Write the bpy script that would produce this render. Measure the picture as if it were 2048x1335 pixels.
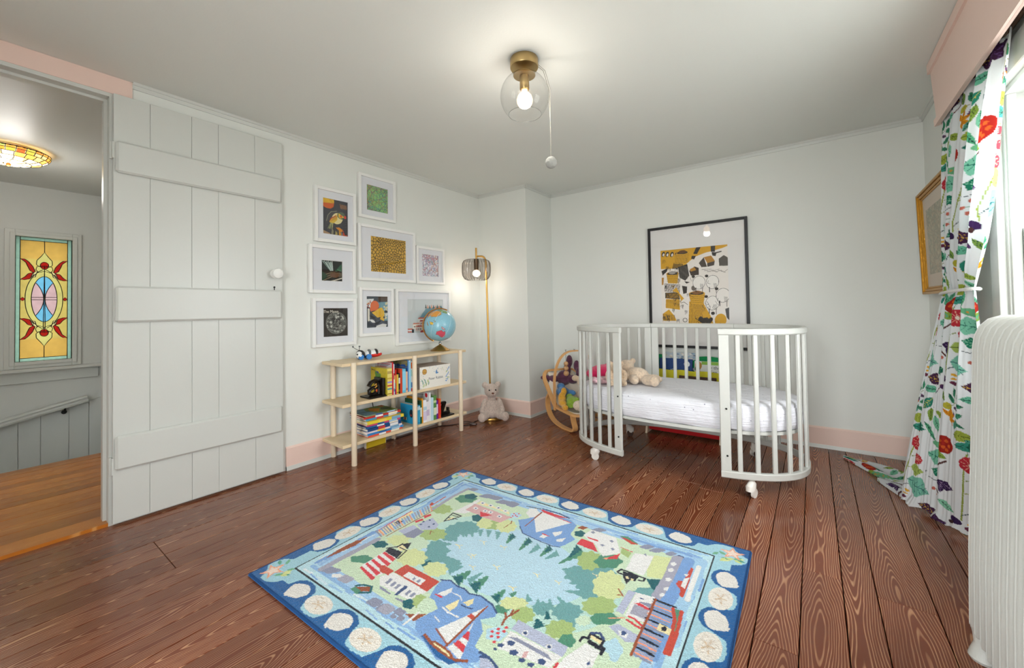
import bpy, bmesh, math, random
import numpy as np
from mathutils import Vector, Matrix, Euler
for o in list(bpy.data.objects): bpy.data.objects.remove(o)
SC = bpy.context.scene
COL = SC.collection
R = math.radians
random.seed(7)
# ------------------------------------------------------------------ camera
cam_d = bpy.data.cameras.new('camera'); cam = bpy.data.objects.new('camera', cam_d); COL.objects.link(cam)
F_ = Vector((-0.59530472, 0.80326914, 0.01926113)); RT_ = Vector((0.80312119, 0.59558908, -0.0164318)); UP_ = Vector((0.02467088, -0.0056871, 0.99967945))
M = Matrix((RT_, UP_, -F_)).transposed().to_4x4(); M.translation = Vector((2.63657, -3.47110, 0.96699))
cam.matrix_world = M
cam_d.sensor_width = 36; cam_d.sensor_fit = 'HORIZONTAL'; cam_d.lens = 36*812.386/2048; cam_d.shift_y = -(667.5-603.5)/2048
cam_d.clip_start = 0.02
SC.camera = cam
# ------------------------------------------------------------------ sky, daylight at the windows, exposure
W = bpy.data.worlds.new('world'); SC.world = W; W.use_nodes = True
SKY = 17.2
wn = W.node_tree; ws = wn.nodes.new('ShaderNodeSeparateXYZ'); wr = wn.nodes.new('ShaderNodeMapRange'); wm = wn.nodes.new('ShaderNodeMix'); wm.data_type = 'RGBA'
wtc = wn.nodes.new('ShaderNodeTexCoord'); wn.links.new(wtc.outputs['Generated'], ws.inputs[0]); wn.links.new(ws.outputs['Z'], wr.inputs['Value']); wr.inputs['From Min'].default_value = -.12; wr.inputs['From Max'].default_value = .04
wm.inputs['A'].default_value = (.45, .465, .45, 1); wm.inputs['B'].default_value = (.955, .985, 1.0, 1); wn.links.new(wr.outputs['Result'], wm.inputs['Factor']); wn.links.new(wm.outputs['Result'], wn.nodes['Background'].inputs[0])   # bright overcast above, sunlit ground below
wn.nodes['Background'].inputs[1].default_value = SKY
SC.view_settings.view_transform = 'Standard'; SC.view_settings.look = 'None'; SC.view_settings.gamma = 1.0
SC.view_settings.use_curve_mapping = False; SC.view_settings.exposure = -0.16
SC.cycles.max_bounces = 8; SC.cycles.diffuse_bounces = 4; SC.cycles.glossy_bounces = 4; SC.cycles.transmission_bounces = 10; SC.cycles.transparent_max_bounces = 16
SC.cycles.use_denoising = True; SC.cycles.use_adaptive_sampling = True; SC.cycles.adaptive_threshold = .10; SC.cycles.adaptive_min_samples = 16; SC.cycles.sample_clamp_indirect = 6; SC.cycles.caustics_reflective = False; SC.cycles.caustics_refractive = False
H = 2.10; XR = 3.20; YF = -4.40
def portal(name, loc, rot, sx, sy):
    l = bpy.data.lights.new(name, 'AREA'); l.shape = 'RECTANGLE'; l.size = sx; l.size_y = sy
    o = bpy.data.objects.new(name, l); COL.objects.link(o); o.location = loc; o.rotation_euler = rot; l.cycles.is_portal = True
WIN2 = (-2.12, -1.24, 0.62, 1.72)      # window in the right wall: y0,y1,z0,z1
FILL_WIN = [(1.75, 2.85)]     # unseen window added behind the camera for fill daylight: x ranges
FILL_WIN_Z = (0.14, 1.92)  # added window's height range, carried down near the floor to brighten low surfaces
portal('daylight_right', (XR+.13, (WIN2[0]+WIN2[1])/2, (WIN2[2]+WIN2[3])/2), (0, R(90), 0), WIN2[3]-WIN2[2], WIN2[1]-WIN2[0])
for i, (a, b) in enumerate(FILL_WIN): portal('daylight_front', ((a+b)/2, YF-.13, sum(FILL_WIN_Z)/2), (R(90), 0, 0), b-a, FILL_WIN_Z[1]-FILL_WIN_Z[0])
# ------------------------------------------------------------------ helpers
def lin(c):
    if isinstance(c, str): c = tuple(int(c[i:i+2], 16) for i in (0, 2, 4))
    return tuple(((v/255)/12.92 if v/255 <= .04045 else ((v/255+.055)/1.055)**2.4) for v in c)
MATS = {}
def mat(name, col, rough=.5, metal=0., spec=.5, var=0., vscale=8., bump=0., bscale=60., coat=0., stretch=None, sheen=0., emis=None, estr=0., trans=0., ior=1.45, alpha=1.):
    if name in MATS: return MATS[name]
    m = bpy.data.materials.new(name); m.use_nodes = True; nt = m.node_tree; b = nt.nodes['Principled BSDF']
    c = lin(col); b.inputs['Base Color'].default_value = (*c, 1); b.inputs['Roughness'].default_value = rough; b.inputs['Metallic'].default_value = metal
    b.inputs['Specular IOR Level'].default_value = spec; b.inputs['Coat Weight'].default_value = coat; b.inputs['Sheen Weight'].default_value = sheen
    b.inputs['Transmission Weight'].default_value = trans; b.inputs['IOR'].default_value = ior; b.inputs['Alpha'].default_value = alpha
    if emis: b.inputs['Emission Color'].default_value = (*lin(emis), 1); b.inputs['Emission Strength'].default_value = estr
    tc = nt.nodes.new('ShaderNodeTexCoord'); src = tc.outputs['Object']
    if stretch:
        mp = nt.nodes.new('ShaderNodeMapping'); mp.inputs['Scale'].default_value = stretch; nt.links.new(src, mp.inputs['Vector']); src = mp.outputs['Vector']
    if var:
        n = nt.nodes.new('ShaderNodeTexNoise'); n.inputs['Scale'].default_value = vscale; n.inputs['Detail'].default_value = 4; nt.links.new(src, n.inputs['Vector'])
        r = nt.nodes.new('ShaderNodeMapRange'); r.inputs['From Min'].default_value = .3; r.inputs['From Max'].default_value = .7; r.inputs['To Min'].default_value = 1-var; r.inputs['To Max'].default_value = 1+var
        nt.links.new(n.outputs['Fac'], r.inputs['Value'])
        h = nt.nodes.new('ShaderNodeVectorMath'); h.operation = 'SCALE'; h.inputs[0].default_value = c; nt.links.new(r.outputs['Result'], h.inputs['Scale']); nt.links.new(h.outputs['Vector'], b.inputs['Base Color'])
    if bump:
        n2 = nt.nodes.new('ShaderNodeTexNoise'); n2.inputs['Scale'].default_value = bscale; n2.inputs['Detail'].default_value = 3; nt.links.new(src, n2.inputs['Vector'])
        bp = nt.nodes.new('ShaderNodeBump'); bp.inputs['Strength'].default_value = bump; bp.inputs['Distance'].default_value = .01; nt.links.new(n2.outputs['Fac'], bp.inputs['Height']); nt.links.new(bp.outputs['Normal'], b.inputs['Normal'])
    MATS[name] = m
    return m
def print_mat(name, rough=.6, bump=0., bscale=300., spec=.3, translucent=0., sheen=0.):
    """material that takes its flat print from the mesh's colour attribute"""
    if name in MATS: return MATS[name]
    m = bpy.data.materials.new(name); m.use_nodes = True; nt = m.node_tree; b = nt.nodes['Principled BSDF']
    a = nt.nodes.new('ShaderNodeVertexColor'); a.layer_name = 'print'; nt.links.new(a.outputs['Color'], b.inputs['Base Color'])
    b.inputs['Roughness'].default_value = rough; b.inputs['Specular IOR Level'].default_value = spec; b.inputs['Sheen Weight'].default_value = sheen
    if bump:
        tc = nt.nodes.new('ShaderNodeTexCoord'); n2 = nt.nodes.new('ShaderNodeTexVoronoi'); n2.inputs['Scale'].default_value = bscale; nt.links.new(tc.outputs['Object'], n2.inputs['Vector'])
        bp = nt.nodes.new('ShaderNodeBump'); bp.inputs['Strength'].default_value = bump; bp.inputs['Distance'].default_value = .004; nt.links.new(n2.outputs['Distance'], bp.inputs['Height']); nt.links.new(bp.outputs['Normal'], b.inputs['Normal'])
    if translucent:
        t = nt.nodes.new('ShaderNodeBsdfTranslucent'); nt.links.new(a.outputs['Color'], t.inputs['Color']); mx = nt.nodes.new('ShaderNodeMixShader'); mx.inputs[0].default_value = translucent
        nt.links.new(b.outputs[0], mx.inputs[1]); nt.links.new(t.outputs[0], mx.inputs[2]); nt.links.new(mx.outputs[0], nt.nodes['Material Output'].inputs[0])
    MATS[name] = m
    return m
def glass_mat(name, tint=(1, 1, 1), fac=.12, rough=.03):
    if name in MATS: return MATS[name]
    m = bpy.data.materials.new(name); m.use_nodes = True; nt = m.node_tree; nt.nodes.remove(nt.nodes['Principled BSDF'])
    t = nt.nodes.new('ShaderNodeBsdfTransparent'); t.inputs[0].default_value = (*tint, 1); g = nt.nodes.new('ShaderNodeBsdfGlossy'); g.inputs['Roughness'].default_value = rough
    fr = nt.nodes.new('ShaderNodeLayerWeight'); fr.inputs['Blend'].default_value = .5; pw = nt.nodes.new('ShaderNodeMath'); pw.operation = 'POWER'; pw.inputs[1].default_value = 3.5; nt.links.new(fr.outputs['Facing'], pw.inputs[0])
    mr = nt.nodes.new('ShaderNodeMapRange'); mr.inputs['To Min'].default_value = .035; mr.inputs['To Max'].default_value = fac; nt.links.new(pw.outputs[0], mr.inputs['Value']); mx = nt.nodes.new('ShaderNodeMixShader')
    nt.links.new(mr.outputs[0], mx.inputs[0]); nt.links.new(t.outputs[0], mx.inputs[1]); nt.links.new(g.outputs[0], mx.inputs[2]); nt.links.new(mx.outputs[0], nt.nodes['Material Output'].inputs[0])
    MATS[name] = m
    return m
def tag(o, label=None, cat=None, group=None, kind=None):
    if label: o['label'] = label
    if cat: o['category'] = cat
    if group: o['group'] = group
    if kind: o['kind'] = kind
    return o
def thing(name, label, cat, loc=(0, 0, 0), rz=0., group=None):
    o = bpy.data.objects.new(name, None); COL.objects.link(o); o.location = loc; o.rotation_euler = (0, 0, rz); o.empty_display_size = .05
    return tag(o, label, cat, group)
class MB:
    def __init__(s): s.v = []; s.f = []; s.mi = []; s.cur = 0
    def add(s, vs, fs):
        n = len(s.v); s.v += [tuple(v) for v in vs]; s.f += [tuple(i+n for i in f) for f in fs]; s.mi += [s.cur]*len(fs); return s
    def box(s, lo, hi, m=None):
        x0, y0, z0 = lo; x1, y1, z1 = hi
        vs = [(x0, y0, z0), (x1, y0, z0), (x1, y1, z0), (x0, y1, z0), (x0, y0, z1), (x1, y0, z1), (x1, y1, z1), (x0, y1, z1)]
        if m is not None: vs = [tuple(m @ Vector(v)) for v in vs]
        return s.add(vs, [(0, 3, 2, 1), (4, 5, 6, 7), (0, 1, 5, 4), (1, 2, 6, 5), (2, 3, 7, 6), (3, 0, 4, 7)])
    def rbox(s, lo, hi, b, m=None, seg=1):
        """box with chamfered / rounded edges"""
        bm = bmesh.new(); bmesh.ops.create_cube(bm, size=1)
        for v in bm.verts: v.co = Vector([lo[i]+(v.co[i]+.5)*(hi[i]-lo[i]) for i in range(3)])
        bmesh.ops.bevel(bm, geom=bm.edges[:], offset=b, segments=seg, affect='EDGES', profile=.5)
        bm.verts.index_update()
        vs = [v.co.copy() for v in bm.verts]
        if m is not None: vs = [m @ v for v in vs]
        s.add(vs, [[v.index for v in f.verts] for f in bm.faces]); bm.free(); return s
    def tube(s, path, r, n=8, closed=False, cap=True, flat=None):
        P = [Vector(p) for p in path]; k = len(P); rr = r if isinstance(r, (list, tuple)) else [r]*k
        vs = []; up = None
        for i in range(k):
            if closed: t = P[(i+1) % k]-P[i-1]
            else: t = P[min(i+1, k-1)]-P[max(i-1, 0)]
            t.normalize()
            if up is None:
                up = Vector((0, 0, 1)) if abs(t.z) < .9 else Vector((1, 0, 0))
            a = up-t*up.dot(t); a.normalize(); up = a; b = t.cross(a)
            for j in range(n):
                th = 2*math.pi*(j+.5)/n; w = (1, 1) if flat is None else flat
                vs.append(P[i]+(a*math.cos(th)*w[0]+b*math.sin(th)*w[1])*rr[i])
        fs = []
        for i in range(k if closed else k-1):
            for j in range(n):
                a0 = i*n+j; b0 = i*n+(j+1) % n; i2 = (i+1) % k; fs.append((a0, b0, i2*n+(j+1) % n, i2*n+j))
        if cap and not closed: fs += [tuple(range(n))[::-1], tuple((k-1)*n+j for j in range(n))]
        return s.add(vs, fs)
    def cyl(s, p0, p1, r0, r1=None, n=16): return s.tube([p0, p1], [r0, r0 if r1 is None else r1], n)
    def lathe(s, prof, c=(0, 0, 0), n=24, m=None, cap=False):
        vs = []; k = len(prof)
        for (r, z) in prof:
            for j in range(n):
                th = 2*math.pi*j/n; v = Vector((r*math.cos(th), r*math.sin(th), z))
                if m is not None: v = m @ v
                vs.append(v+Vector(c))
        fs = [(i*n+j, i*n+(j+1) % n, (i+1)*n+(j+1) % n, (i+1)*n+j) for i in range(k-1) for j in range(n)]
        if cap: fs += [tuple(range(n))[::-1], tuple((k-1)*n+j for j in range(n))]
        return s.add(vs, fs)
    def ell(s, c, r, n=16, k=10, m=None):
        if not isinstance(r, (tuple, list)): r = (r, r, r)
        vs = []; fs = []
        for i in range(k+1):
            ph = -math.pi/2+math.pi*i/k
            for j in range(n):
                th = 2*math.pi*j/n; v = Vector((r[0]*math.cos(ph)*math.cos(th), r[1]*math.cos(ph)*math.sin(th), r[2]*math.sin(ph)))
                if m is not None: v = m @ v
                vs.append(v+Vector(c))
        for i in range(k):
            for j in range(n): fs.append((i*n+j, i*n+(j+1) % n, (i+1)*n+(j+1) % n, (i+1)*n+j))
        return s.add(vs, fs)
    def prism(s, pts, fn, t):
        """polygon pts (2d) mapped by fn(u,v,w) with w in {0,t}"""
        n = len(pts); vs = [fn(u, v, 0) for u, v in pts]+[fn(u, v, t) for u, v in pts]
        return s.add(vs, [tuple(range(n))[::-1], tuple(range(n, 2*n))]+[(i, (i+1) % n, n+(i+1) % n, n+i) for i in range(n)])
    def build(s, name, m, parent=None, smooth=False, fix=True):
        me = bpy.data.meshes.new(name); me.from_pydata(s.v, [], s.f)
        ms = m if isinstance(m, (list, tuple)) else [m]
        for q in ms: me.materials.append(q)
        if len(ms) > 1: me.polygons.foreach_set('material_index', s.mi)
        if fix:
            bm = bmesh.new(); bm.from_mesh(me); bmesh.ops.remove_doubles(bm, verts=bm.verts[:], dist=1e-6); bmesh.ops.recalc_face_normals(bm, faces=bm.faces[:]); bm.to_mesh(me); bm.free()
        me.update()
        if smooth:
            me.polygons.foreach_set('use_smooth', [True]*len(me.polygons))
            try: me.set_sharp_from_angle(angle=R(40))
            except Exception: pass
        o = bpy.data.objects.new(name, me); COL.objects.link(o)
        if parent: o.parent = parent
        return o
def struct(o): o['kind'] = 'structure'; return o
def sbox(name, boxes, m):
    b = MB()
    for lo, hi in boxes: b.box(lo, hi)
    return struct(b.build(name, m))
def copy_tree(o, parent=None):
    c = o.copy(); COL.objects.link(c); c.parent = parent
    for ch in list(o.children): copy_tree(ch, c)
    return c
# ---- plush / soft shapes: overlapping ellipsoids fused into one continuous skin
def plush(name, parts, m, parent=None, vox=.006, smooth_it=4):
    b = MB()
    for p in parts:
        c, r = p[0], p[1]; rot = Euler([R(a) for a in p[2]]).to_matrix() if len(p) > 2 else None
        b.ell(c, r, 14, 9, rot)
    me = bpy.data.meshes.new(name); me.from_pydata(b.v, [], b.f); tmp = bpy.data.objects.new('tmp', me); COL.objects.link(tmp)
    md = tmp.modifiers.new('r', 'REMESH'); md.mode = 'VOXEL'; md.voxel_size = vox; md.use_smooth_shade = True
    sm = tmp.modifiers.new('s', 'SMOOTH'); sm.iterations = smooth_it; sm.factor = .5
    dg = bpy.context.evaluated_depsgraph_get(); me2 = bpy.data.meshes.new_from_object(tmp.evaluated_get(dg)); bpy.data.objects.remove(tmp)
    me2.name = name; me2.materials.clear(); me2.materials.append(m); me2.polygons.foreach_set('use_smooth', [True]*len(me2.polygons))
    o = bpy.data.objects.new(name, me2); COL.objects.link(o)
    if parent: o.parent = parent
    return o
# ---- flat prints: a small raster drawn by code, carried as colours on a fine grid mesh
class Cv:
    def __init__(s, w, h, bg, W_, H_):
        s.w, s.h, s.W, s.H = w, h, W_, H_; s.a = np.empty((h, w, 3)); s.a[:] = lin(bg)
        s.X, s.Y = np.meshgrid((np.arange(w)+.5)/w*W_, (np.arange(h)+.5)/h*H_)
    def _bb(s, x0, x1, y0, y1):
        i0 = max(0, int(x0/s.W*s.w)-1); i1 = min(s.w, int(x1/s.W*s.w)+2); j0 = max(0, int(y0/s.H*s.h)-1); j1 = min(s.h, int(y1/s.H*s.h)+2)
        return (slice(j0, j1), slice(i0, i1)) if i1 > i0 and j1 > j0 else None
    def mask(s, pts):
        xs = [p[0] for p in pts]; ys = [p[1] for p in pts]; sl = s._bb(min(xs), max(xs), min(ys), max(ys))
        if sl is None: return None, None
        X = s.X[sl]; Y = s.Y[sl]; ins = np.zeros(X.shape, bool); n = len(pts)
        for i in range(n):
            x0, y0 = pts[i]; x1, y1 = pts[(i+1) % n]
            if y0 == y1: continue
            c = ((y0 > Y) != (y1 > Y)) & (X < (x1-x0)*(Y-y0)/(y1-y0)+x0); ins ^= c
        return sl, ins
    def poly(s, col, pts):
        sl, m = s.mask(pts)
        if sl: s.a[sl][m] = lin(col)
    def ell(s, col, x, y, rx, ry=None, rot=0.):
        ry = rx if ry is None else ry; q = max(rx, ry); sl = s._bb(x-q, x+q, y-q, y+q)
        if sl is None: return
        dx = s.X[sl]-x; dy = s.Y[sl]-y; c, si = math.cos(rot), math.sin(rot)
        s.a[sl][((dx*c+dy*si)/rx)**2+((-dx*si+dy*c)/ry)**2 <= 1] = lin(col)
    def line(s, col, w, pts):
        hw = w/2
        for (x0, y0), (x1, y1) in zip(pts[:-1], pts[1:]):
            sl = s._bb(min(x0, x1)-hw, max(x0, x1)+hw, min(y0, y1)-hw, max(y0, y1)+hw)
            if sl is None: continue
            dx, dy = x1-x0, y1-y0; L = dx*dx+dy*dy or 1e-9; t = np.clip(((s.X[sl]-x0)*dx+(s.Y[sl]-y0)*dy)/L, 0, 1)
            s.a[sl][(s.X[sl]-x0-t*dx)**2+(s.Y[sl]-y0-t*dy)**2 <= hw*hw] = lin(col)
    def rect(s, col, x0, y0, x1, y1): s.poly(col, [(x0, y0), (x1, y0), (x1, y1), (x0, y1)])
    def leaf(s, col, x, y, L, ang, w=.36, vein=None, lobes=0):
        a = R(ang); c, si = math.cos(a), math.sin(a); up = []; dn = []
        for i in range(13):
            t = i/12; ww = w*L*math.sin(math.pi*t**.85)*.5*(1+(.22*math.sin(t*lobes*2*math.pi) if lobes else 0)); up.append((t*L, ww)); dn.append((t*L, -ww))
        f = lambda p: (x+p[0]*c-p[1]*si, y+p[0]*si+p[1]*c)
        s.poly(col, [f(p) for p in up+dn[::-1]])
        if vein:
            s.line(vein, max(.0016, L*.022), [f((0, 0)), f((L*.93, 0))])
            for t in (.25, .42, .58, .74):
                for sg in (1, -1): s.line(vein, max(.0012, L*.014), [f((t*L, 0)), f(((t+.13)*L, sg*w*L*.30*math.sin(math.pi*t)))])
    def noise(s, amt, seed=1):
        r = np.random.default_rng(seed); s.a *= 1+amt*(r.random((s.h, s.w, 1))-.5)*2
    def scrib(s, col, w, seed, n=40, box=None, step=.25, smooth=True):
        r = random.Random(seed); x0, y0, x1, y1 = box or (0, 0, s.W, s.H); x = r.uniform(x0, x1); y = r.uniform(y0, y1); a = r.uniform(0, 6.28); k = 0; pts = [(x, y)]
        d = step*(x1-x0)*.12
        for i in range(n*6):
            k += r.uniform(-.5, .5); k *= .9; a += k*.6; x += d*math.cos(a); y += d*math.sin(a)
            if not (x0 < x < x1): a = math.pi-a; x = min(max(x, x0), x1)
            if not (y0 < y < y1): a = -a; y = min(max(y, y0), y1)
            pts.append((x, y))
        s.line(col, w, pts)
    def mesh(s, name, fn, m, parent=None, smooth=False):
        """fn(X,Y)->Nx3 world/local points for raster sample positions (y down from the top)"""
        w, h = s.w, s.h; U, V = np.meshgrid(np.linspace(0, s.W, w), np.linspace(0, s.H, h)); co = fn(U, V).reshape(-1, 3).astype(np.float32)
        return grid_mesh(name, co, w, h, s.a.reshape(-1, 3), m, parent, smooth)
def grid_mesh(name, co, w, h, cols, m, parent=None, smooth=False):
    me = bpy.data.meshes.new(name); i = np.arange((h-1)*(w-1)); r = i//(w-1); c = i % (w-1); a = r*w+c
    q = np.stack([a, a+w, a+w+1, a+1], 1).astype(np.int32)
    me.vertices.add(w*h); me.vertices.foreach_set('co', co.ravel()); me.loops.add(q.size); me.loops.foreach_set('vertex_index', q.ravel())
    me.polygons.add(len(q)); me.polygons.foreach_set('loop_start', np.arange(0, q.size, 4, dtype=np.int32)); me.polygons.foreach_set('loop_total', np.full(len(q), 4, np.int32))
    if smooth: me.polygons.foreach_set('use_smooth', np.ones(len(q), bool))
    at = me.color_attributes.new('print', 'FLOAT_COLOR', 'POINT'); at.data.foreach_set('color', np.concatenate([cols, np.ones((len(cols), 1))], 1).astype(np.float32).ravel())
    me.update(calc_edges=True); me.materials.append(m); o = bpy.data.objects.new(name, me); COL.objects.link(o)
    if parent: o.parent = parent
    return o
def lettering(name, txt, size, mtx, m, parent=None, extr=.0004):
    cu = bpy.data.curves.new(name, 'FONT'); cu.body = txt; cu.size = size; cu.extrude = extr; cu.resolution_u = 2; cu.align_x = 'CENTER'; cu.align_y = 'CENTER'
    t = bpy.data.objects.new('tmp', cu); COL.objects.link(t); dg = bpy.context.evaluated_depsgraph_get(); me = bpy.data.meshes.new_from_object(t.evaluated_get(dg)); bpy.data.objects.remove(t)
    me.name = name; me.materials.clear(); me.materials.append(m); o = bpy.data.objects.new(name, me); COL.objects.link(o); o.matrix_local = mtx
    if parent: o.parent = parent
    return o
# ================================================================== materials of the room
M_wall = mat('wall_paint', 'e3e5e0', .55, bump=.03, bscale=180)
M_ceil = mat('ceiling_paint', 'e3e5e0', .6, bump=.04, bscale=120)
M_trim = mat('white_gloss_paint', 'd1d3ce', .32, bump=.02, bscale=90)
M_pink = mat('pink_paint', 'ecd0c4', .5, bump=.03, bscale=120)
M_hall = mat('hall_paint', 'd3d5d1', .45, bump=.03, bscale=150)
M_black = mat('black_iron', '151515', .5)
def wood_floor(name, dark, light, rough=.24):
    m = bpy.data.materials.new(name); m.use_nodes = True; nt = m.node_tree; b = nt.nodes['Principled BSDF']; N = nt.nodes.new; Lk = nt.links.new
    tc = N('ShaderNodeTexCoord'); oi = N('ShaderNodeObjectInfo'); sx = N('ShaderNodeSeparateXYZ'); Lk(tc.outputs['Object'], sx.inputs[0])
    def math_(op, a, bb=None, c=None):
        n = N('ShaderNodeMath'); n.operation = op
        for i, v in enumerate((a, bb, c)):
            if v is None: continue
            if isinstance(v, (int, float)): n.inputs[i].default_value = v
            else: Lk(v, n.inputs[i])
        return n.outputs[0]
    rnd = math_('MULTIPLY', oi.outputs['Random'], 37.0)
    def vec(kx, ky):
        cb = N('ShaderNodeCombineXYZ'); Lk(math_('ADD', math_('MULTIPLY', sx.outputs['X'], kx), rnd), cb.inputs[0]); Lk(math_('ADD', math_('MULTIPLY', sx.outputs['Y'], ky), rnd), cb.inputs[1]); Lk(rnd, cb.inputs[2]); return cb.outputs[0]
    def noise(v, det=1.0, rough=.4):
        n = N('ShaderNodeTexNoise'); n.inputs['Scale'].default_value = 1; n.inputs['Detail'].default_value = det; n.inputs['Roughness'].default_value = rough; Lk(v, n.inputs['Vector']); return n.outputs['Fac']
    # growth rings cut along the board: straight at the edges, cathedral arches in the middle
    xo = math_('ADD', sx.outputs['X'], math_('MULTIPLY', math_('SUBTRACT', noise(vec(0, .9)), .5), .10))
    ab = math_('SQRT', math_('ADD', math_('MULTIPLY', xo, xo), .00012))
    v_ = math_('ADD', ab, math_('ADD', math_('MULTIPLY', noise(vec(.6, 1.5), .6), .15), math_('MULTIPLY', noise(vec(24, 4.5), 1.5), .022)))
    rings = math_('SINE', math_('MULTIPLY', v_, 2*math.pi/.0068))
    line = N('ShaderNodeMapRange'); line.interpolation_type = 'SMOOTHSTEP'; line.inputs['From Min'].default_value = .2; line.inputs['From Max'].default_value = 1.0; Lk(rings, line.inputs['Value'])
    n2 = N('ShaderNodeTexNoise'); n2.inputs['Scale'].default_value = 1; n2.inputs['Detail'].default_value = 3; Lk(vec(160, 5), n2.inputs['Vector'])
    n3 = N('ShaderNodeTexNoise'); n3.inputs['Scale'].default_value = 1; n3.inputs['Detail'].default_value = 2; Lk(vec(5, 1.3), n3.inputs['Vector'])
    amt = math_('MULTIPLY', line.outputs['Result'], math_('MULTIPLY', n2.outputs['Fac'], math_('ADD', math_('MULTIPLY', n3.outputs['Fac'], 1.6), .1)))
    mix = N('ShaderNodeMix'); mix.data_type = 'RGBA'; mix.inputs['A'].default_value = (*lin(dark), 1); mix.inputs['B'].default_value = (*lin(light), 1); Lk(amt, mix.inputs['Factor'])
    tone = math_('ADD', math_('MULTIPLY', oi.outputs['Random'], .28), math_('MULTIPLY', n3.outputs['Fac'], .7)); sc = N('ShaderNodeVectorMath'); sc.operation = 'SCALE'; Lk(mix.outputs['Result'], sc.inputs[0]); Lk(math_('ADD', tone, .48), sc.inputs['Scale'])
    Lk(sc.outputs['Vector'], b.inputs['Base Color']); b.inputs['Specular IOR Level'].default_value = .5
    rr = N('ShaderNodeMapRange'); rr.inputs['To Min'].default_value = rough-.07; rr.inputs['To Max'].default_value = rough+.12; n4 = N('ShaderNodeTexNoise'); n4.inputs['Scale'].default_value = 7; Lk(tc.outputs['Object'], n4.inputs['Vector']); Lk(n4.outputs['Fac'], rr.inputs['Value']); Lk(rr.outputs['Result'], b.inputs['Roughness'])
    bp = N('ShaderNodeBump'); bp.inputs['Strength'].default_value = .12; bp.inputs['Distance'].default_value = .004; Lk(amt, bp.inputs['Height']); Lk(bp.outputs['Normal'], b.inputs['Normal'])
    MATS[name] = m; return m
M_floor = wood_floor('stained_pine_floor', '703a24', 'd09c74', .19)
M_hfloor = wood_floor('hall_pine_floor', 'b4691f', 'e8b470', .28)
M_gap = mat('floor_gap', '1c0f0a', .8)
def planks(parent, xs, y0, y1, z, m, joints, rs, th=.02):
    for i in range(len(xs)-1):
        a, b = xs[i]+.0014, xs[i+1]-.0014; cuts = [y0]+sorted(j for (ja, jb, j) in joints if ja-.02 < (a+b)/2 < jb+.02)
        c = cuts[-1]
        while True:
            c += rs.uniform(2.2, 3.6)
            if c > y1-.5: break
            cuts.append(c)
        cuts = sorted(cuts)+[y1]
        for u, v in zip(cuts[:-1], cuts[1:]):
            dz = rs.uniform(-.0006, .0006)
            o = MB().rbox((-(b-a)/2, -(v-u)/2+.0008, -th), ((b-a)/2, (v-u)/2-.0008, dz), .0012).build('plank', m, parent); o.location = ((a+b)/2, (u+v)/2, z)
rs = random.Random(3)
floor = sbox('floor', [((-.02, YF, -.06), (XR+.02, .02, -.021))], M_gap)
xs = [0.0, .105, .235, .345, .50, .65, .765, .875, .99, 1.1, 1.215, 1.33, 1.44, 1.555, 1.67, 1.785, 1.9, 2.01, 2.125, 2.24, 2.357, 2.471, 2.581, 2.694, 2.783, 2.925, 3.05, XR]
planks(floor, xs, YF, 0, 0, M_floor, [(.345, .65, -2.982), (.345, .65, -2.248), (.345, .50, -1.10), (2.925, 3.2, -2.02)], rs)
# ------------------------------------------------------------------ walls and ceiling
DY0, DY1, DZ = -3.84, -3.07, 2.014        # doorway in the left wall
WT = .12
sbox('wall_left', [((-WT, DY1+.017, -.03), (0, 0, H)), ((-WT, YF, -.03), (0, DY0-.017, H)), ((-WT, DY0-.017, DZ), (0, DY1+.017, H))], M_wall)
sbox('wall_back', [((-WT, 0, -.03), (XR+WT, WT, H))], M_wall)
y0, y1, z0, z1 = WIN2
sbox('wall_right', [((XR, y1, -.03), (XR+WT, 0, H)), ((XR, YF, -.03), (XR+WT, y0, H)), ((XR, y0, -.03), (XR+WT, y1, z0)), ((XR, y0, z1), (XR+WT, y1, H))], M_wall)
fx = [0, FILL_WIN[0][0], FILL_WIN[0][1], XR]
sbox('wall_front', [((-WT, YF-WT, -.03), (XR+WT, YF, FILL_WIN_Z[0])), ((-WT, YF-WT, FILL_WIN_Z[1]), (XR+WT, YF, H))]+[((fx[i]-(WT if i == 0 else 0), YF-WT, FILL_WIN_Z[0]), (fx[i+1]+(WT if i == 2 else 0), YF, FILL_WIN_Z[1])) for i in (0, 2)], M_wall)
sbox('ceiling', [((-WT, YF-WT, H), (XR+WT, WT, H+.08))], M_ceil)
CW, CD = .5614, .4429
b = MB()      # chimney breast, its free corner leaning out a little towards the floor
b.add([(0, 0, -.02), (CW+.016, 0, -.02), (CW+.016, -CD-.004, -.02), (0, -CD-.004, -.02), (0, 0, H), (CW, 0, H), (CW, -CD, H), (0, -CD, H)], [(0, 3, 2, 1), (4, 5, 6, 7), (0, 1, 5, 4), (1, 2, 6, 5), (2, 3, 7, 6), (3, 0, 4, 7)])
struct(b.build('wall_chimney', M_wall))
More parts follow.
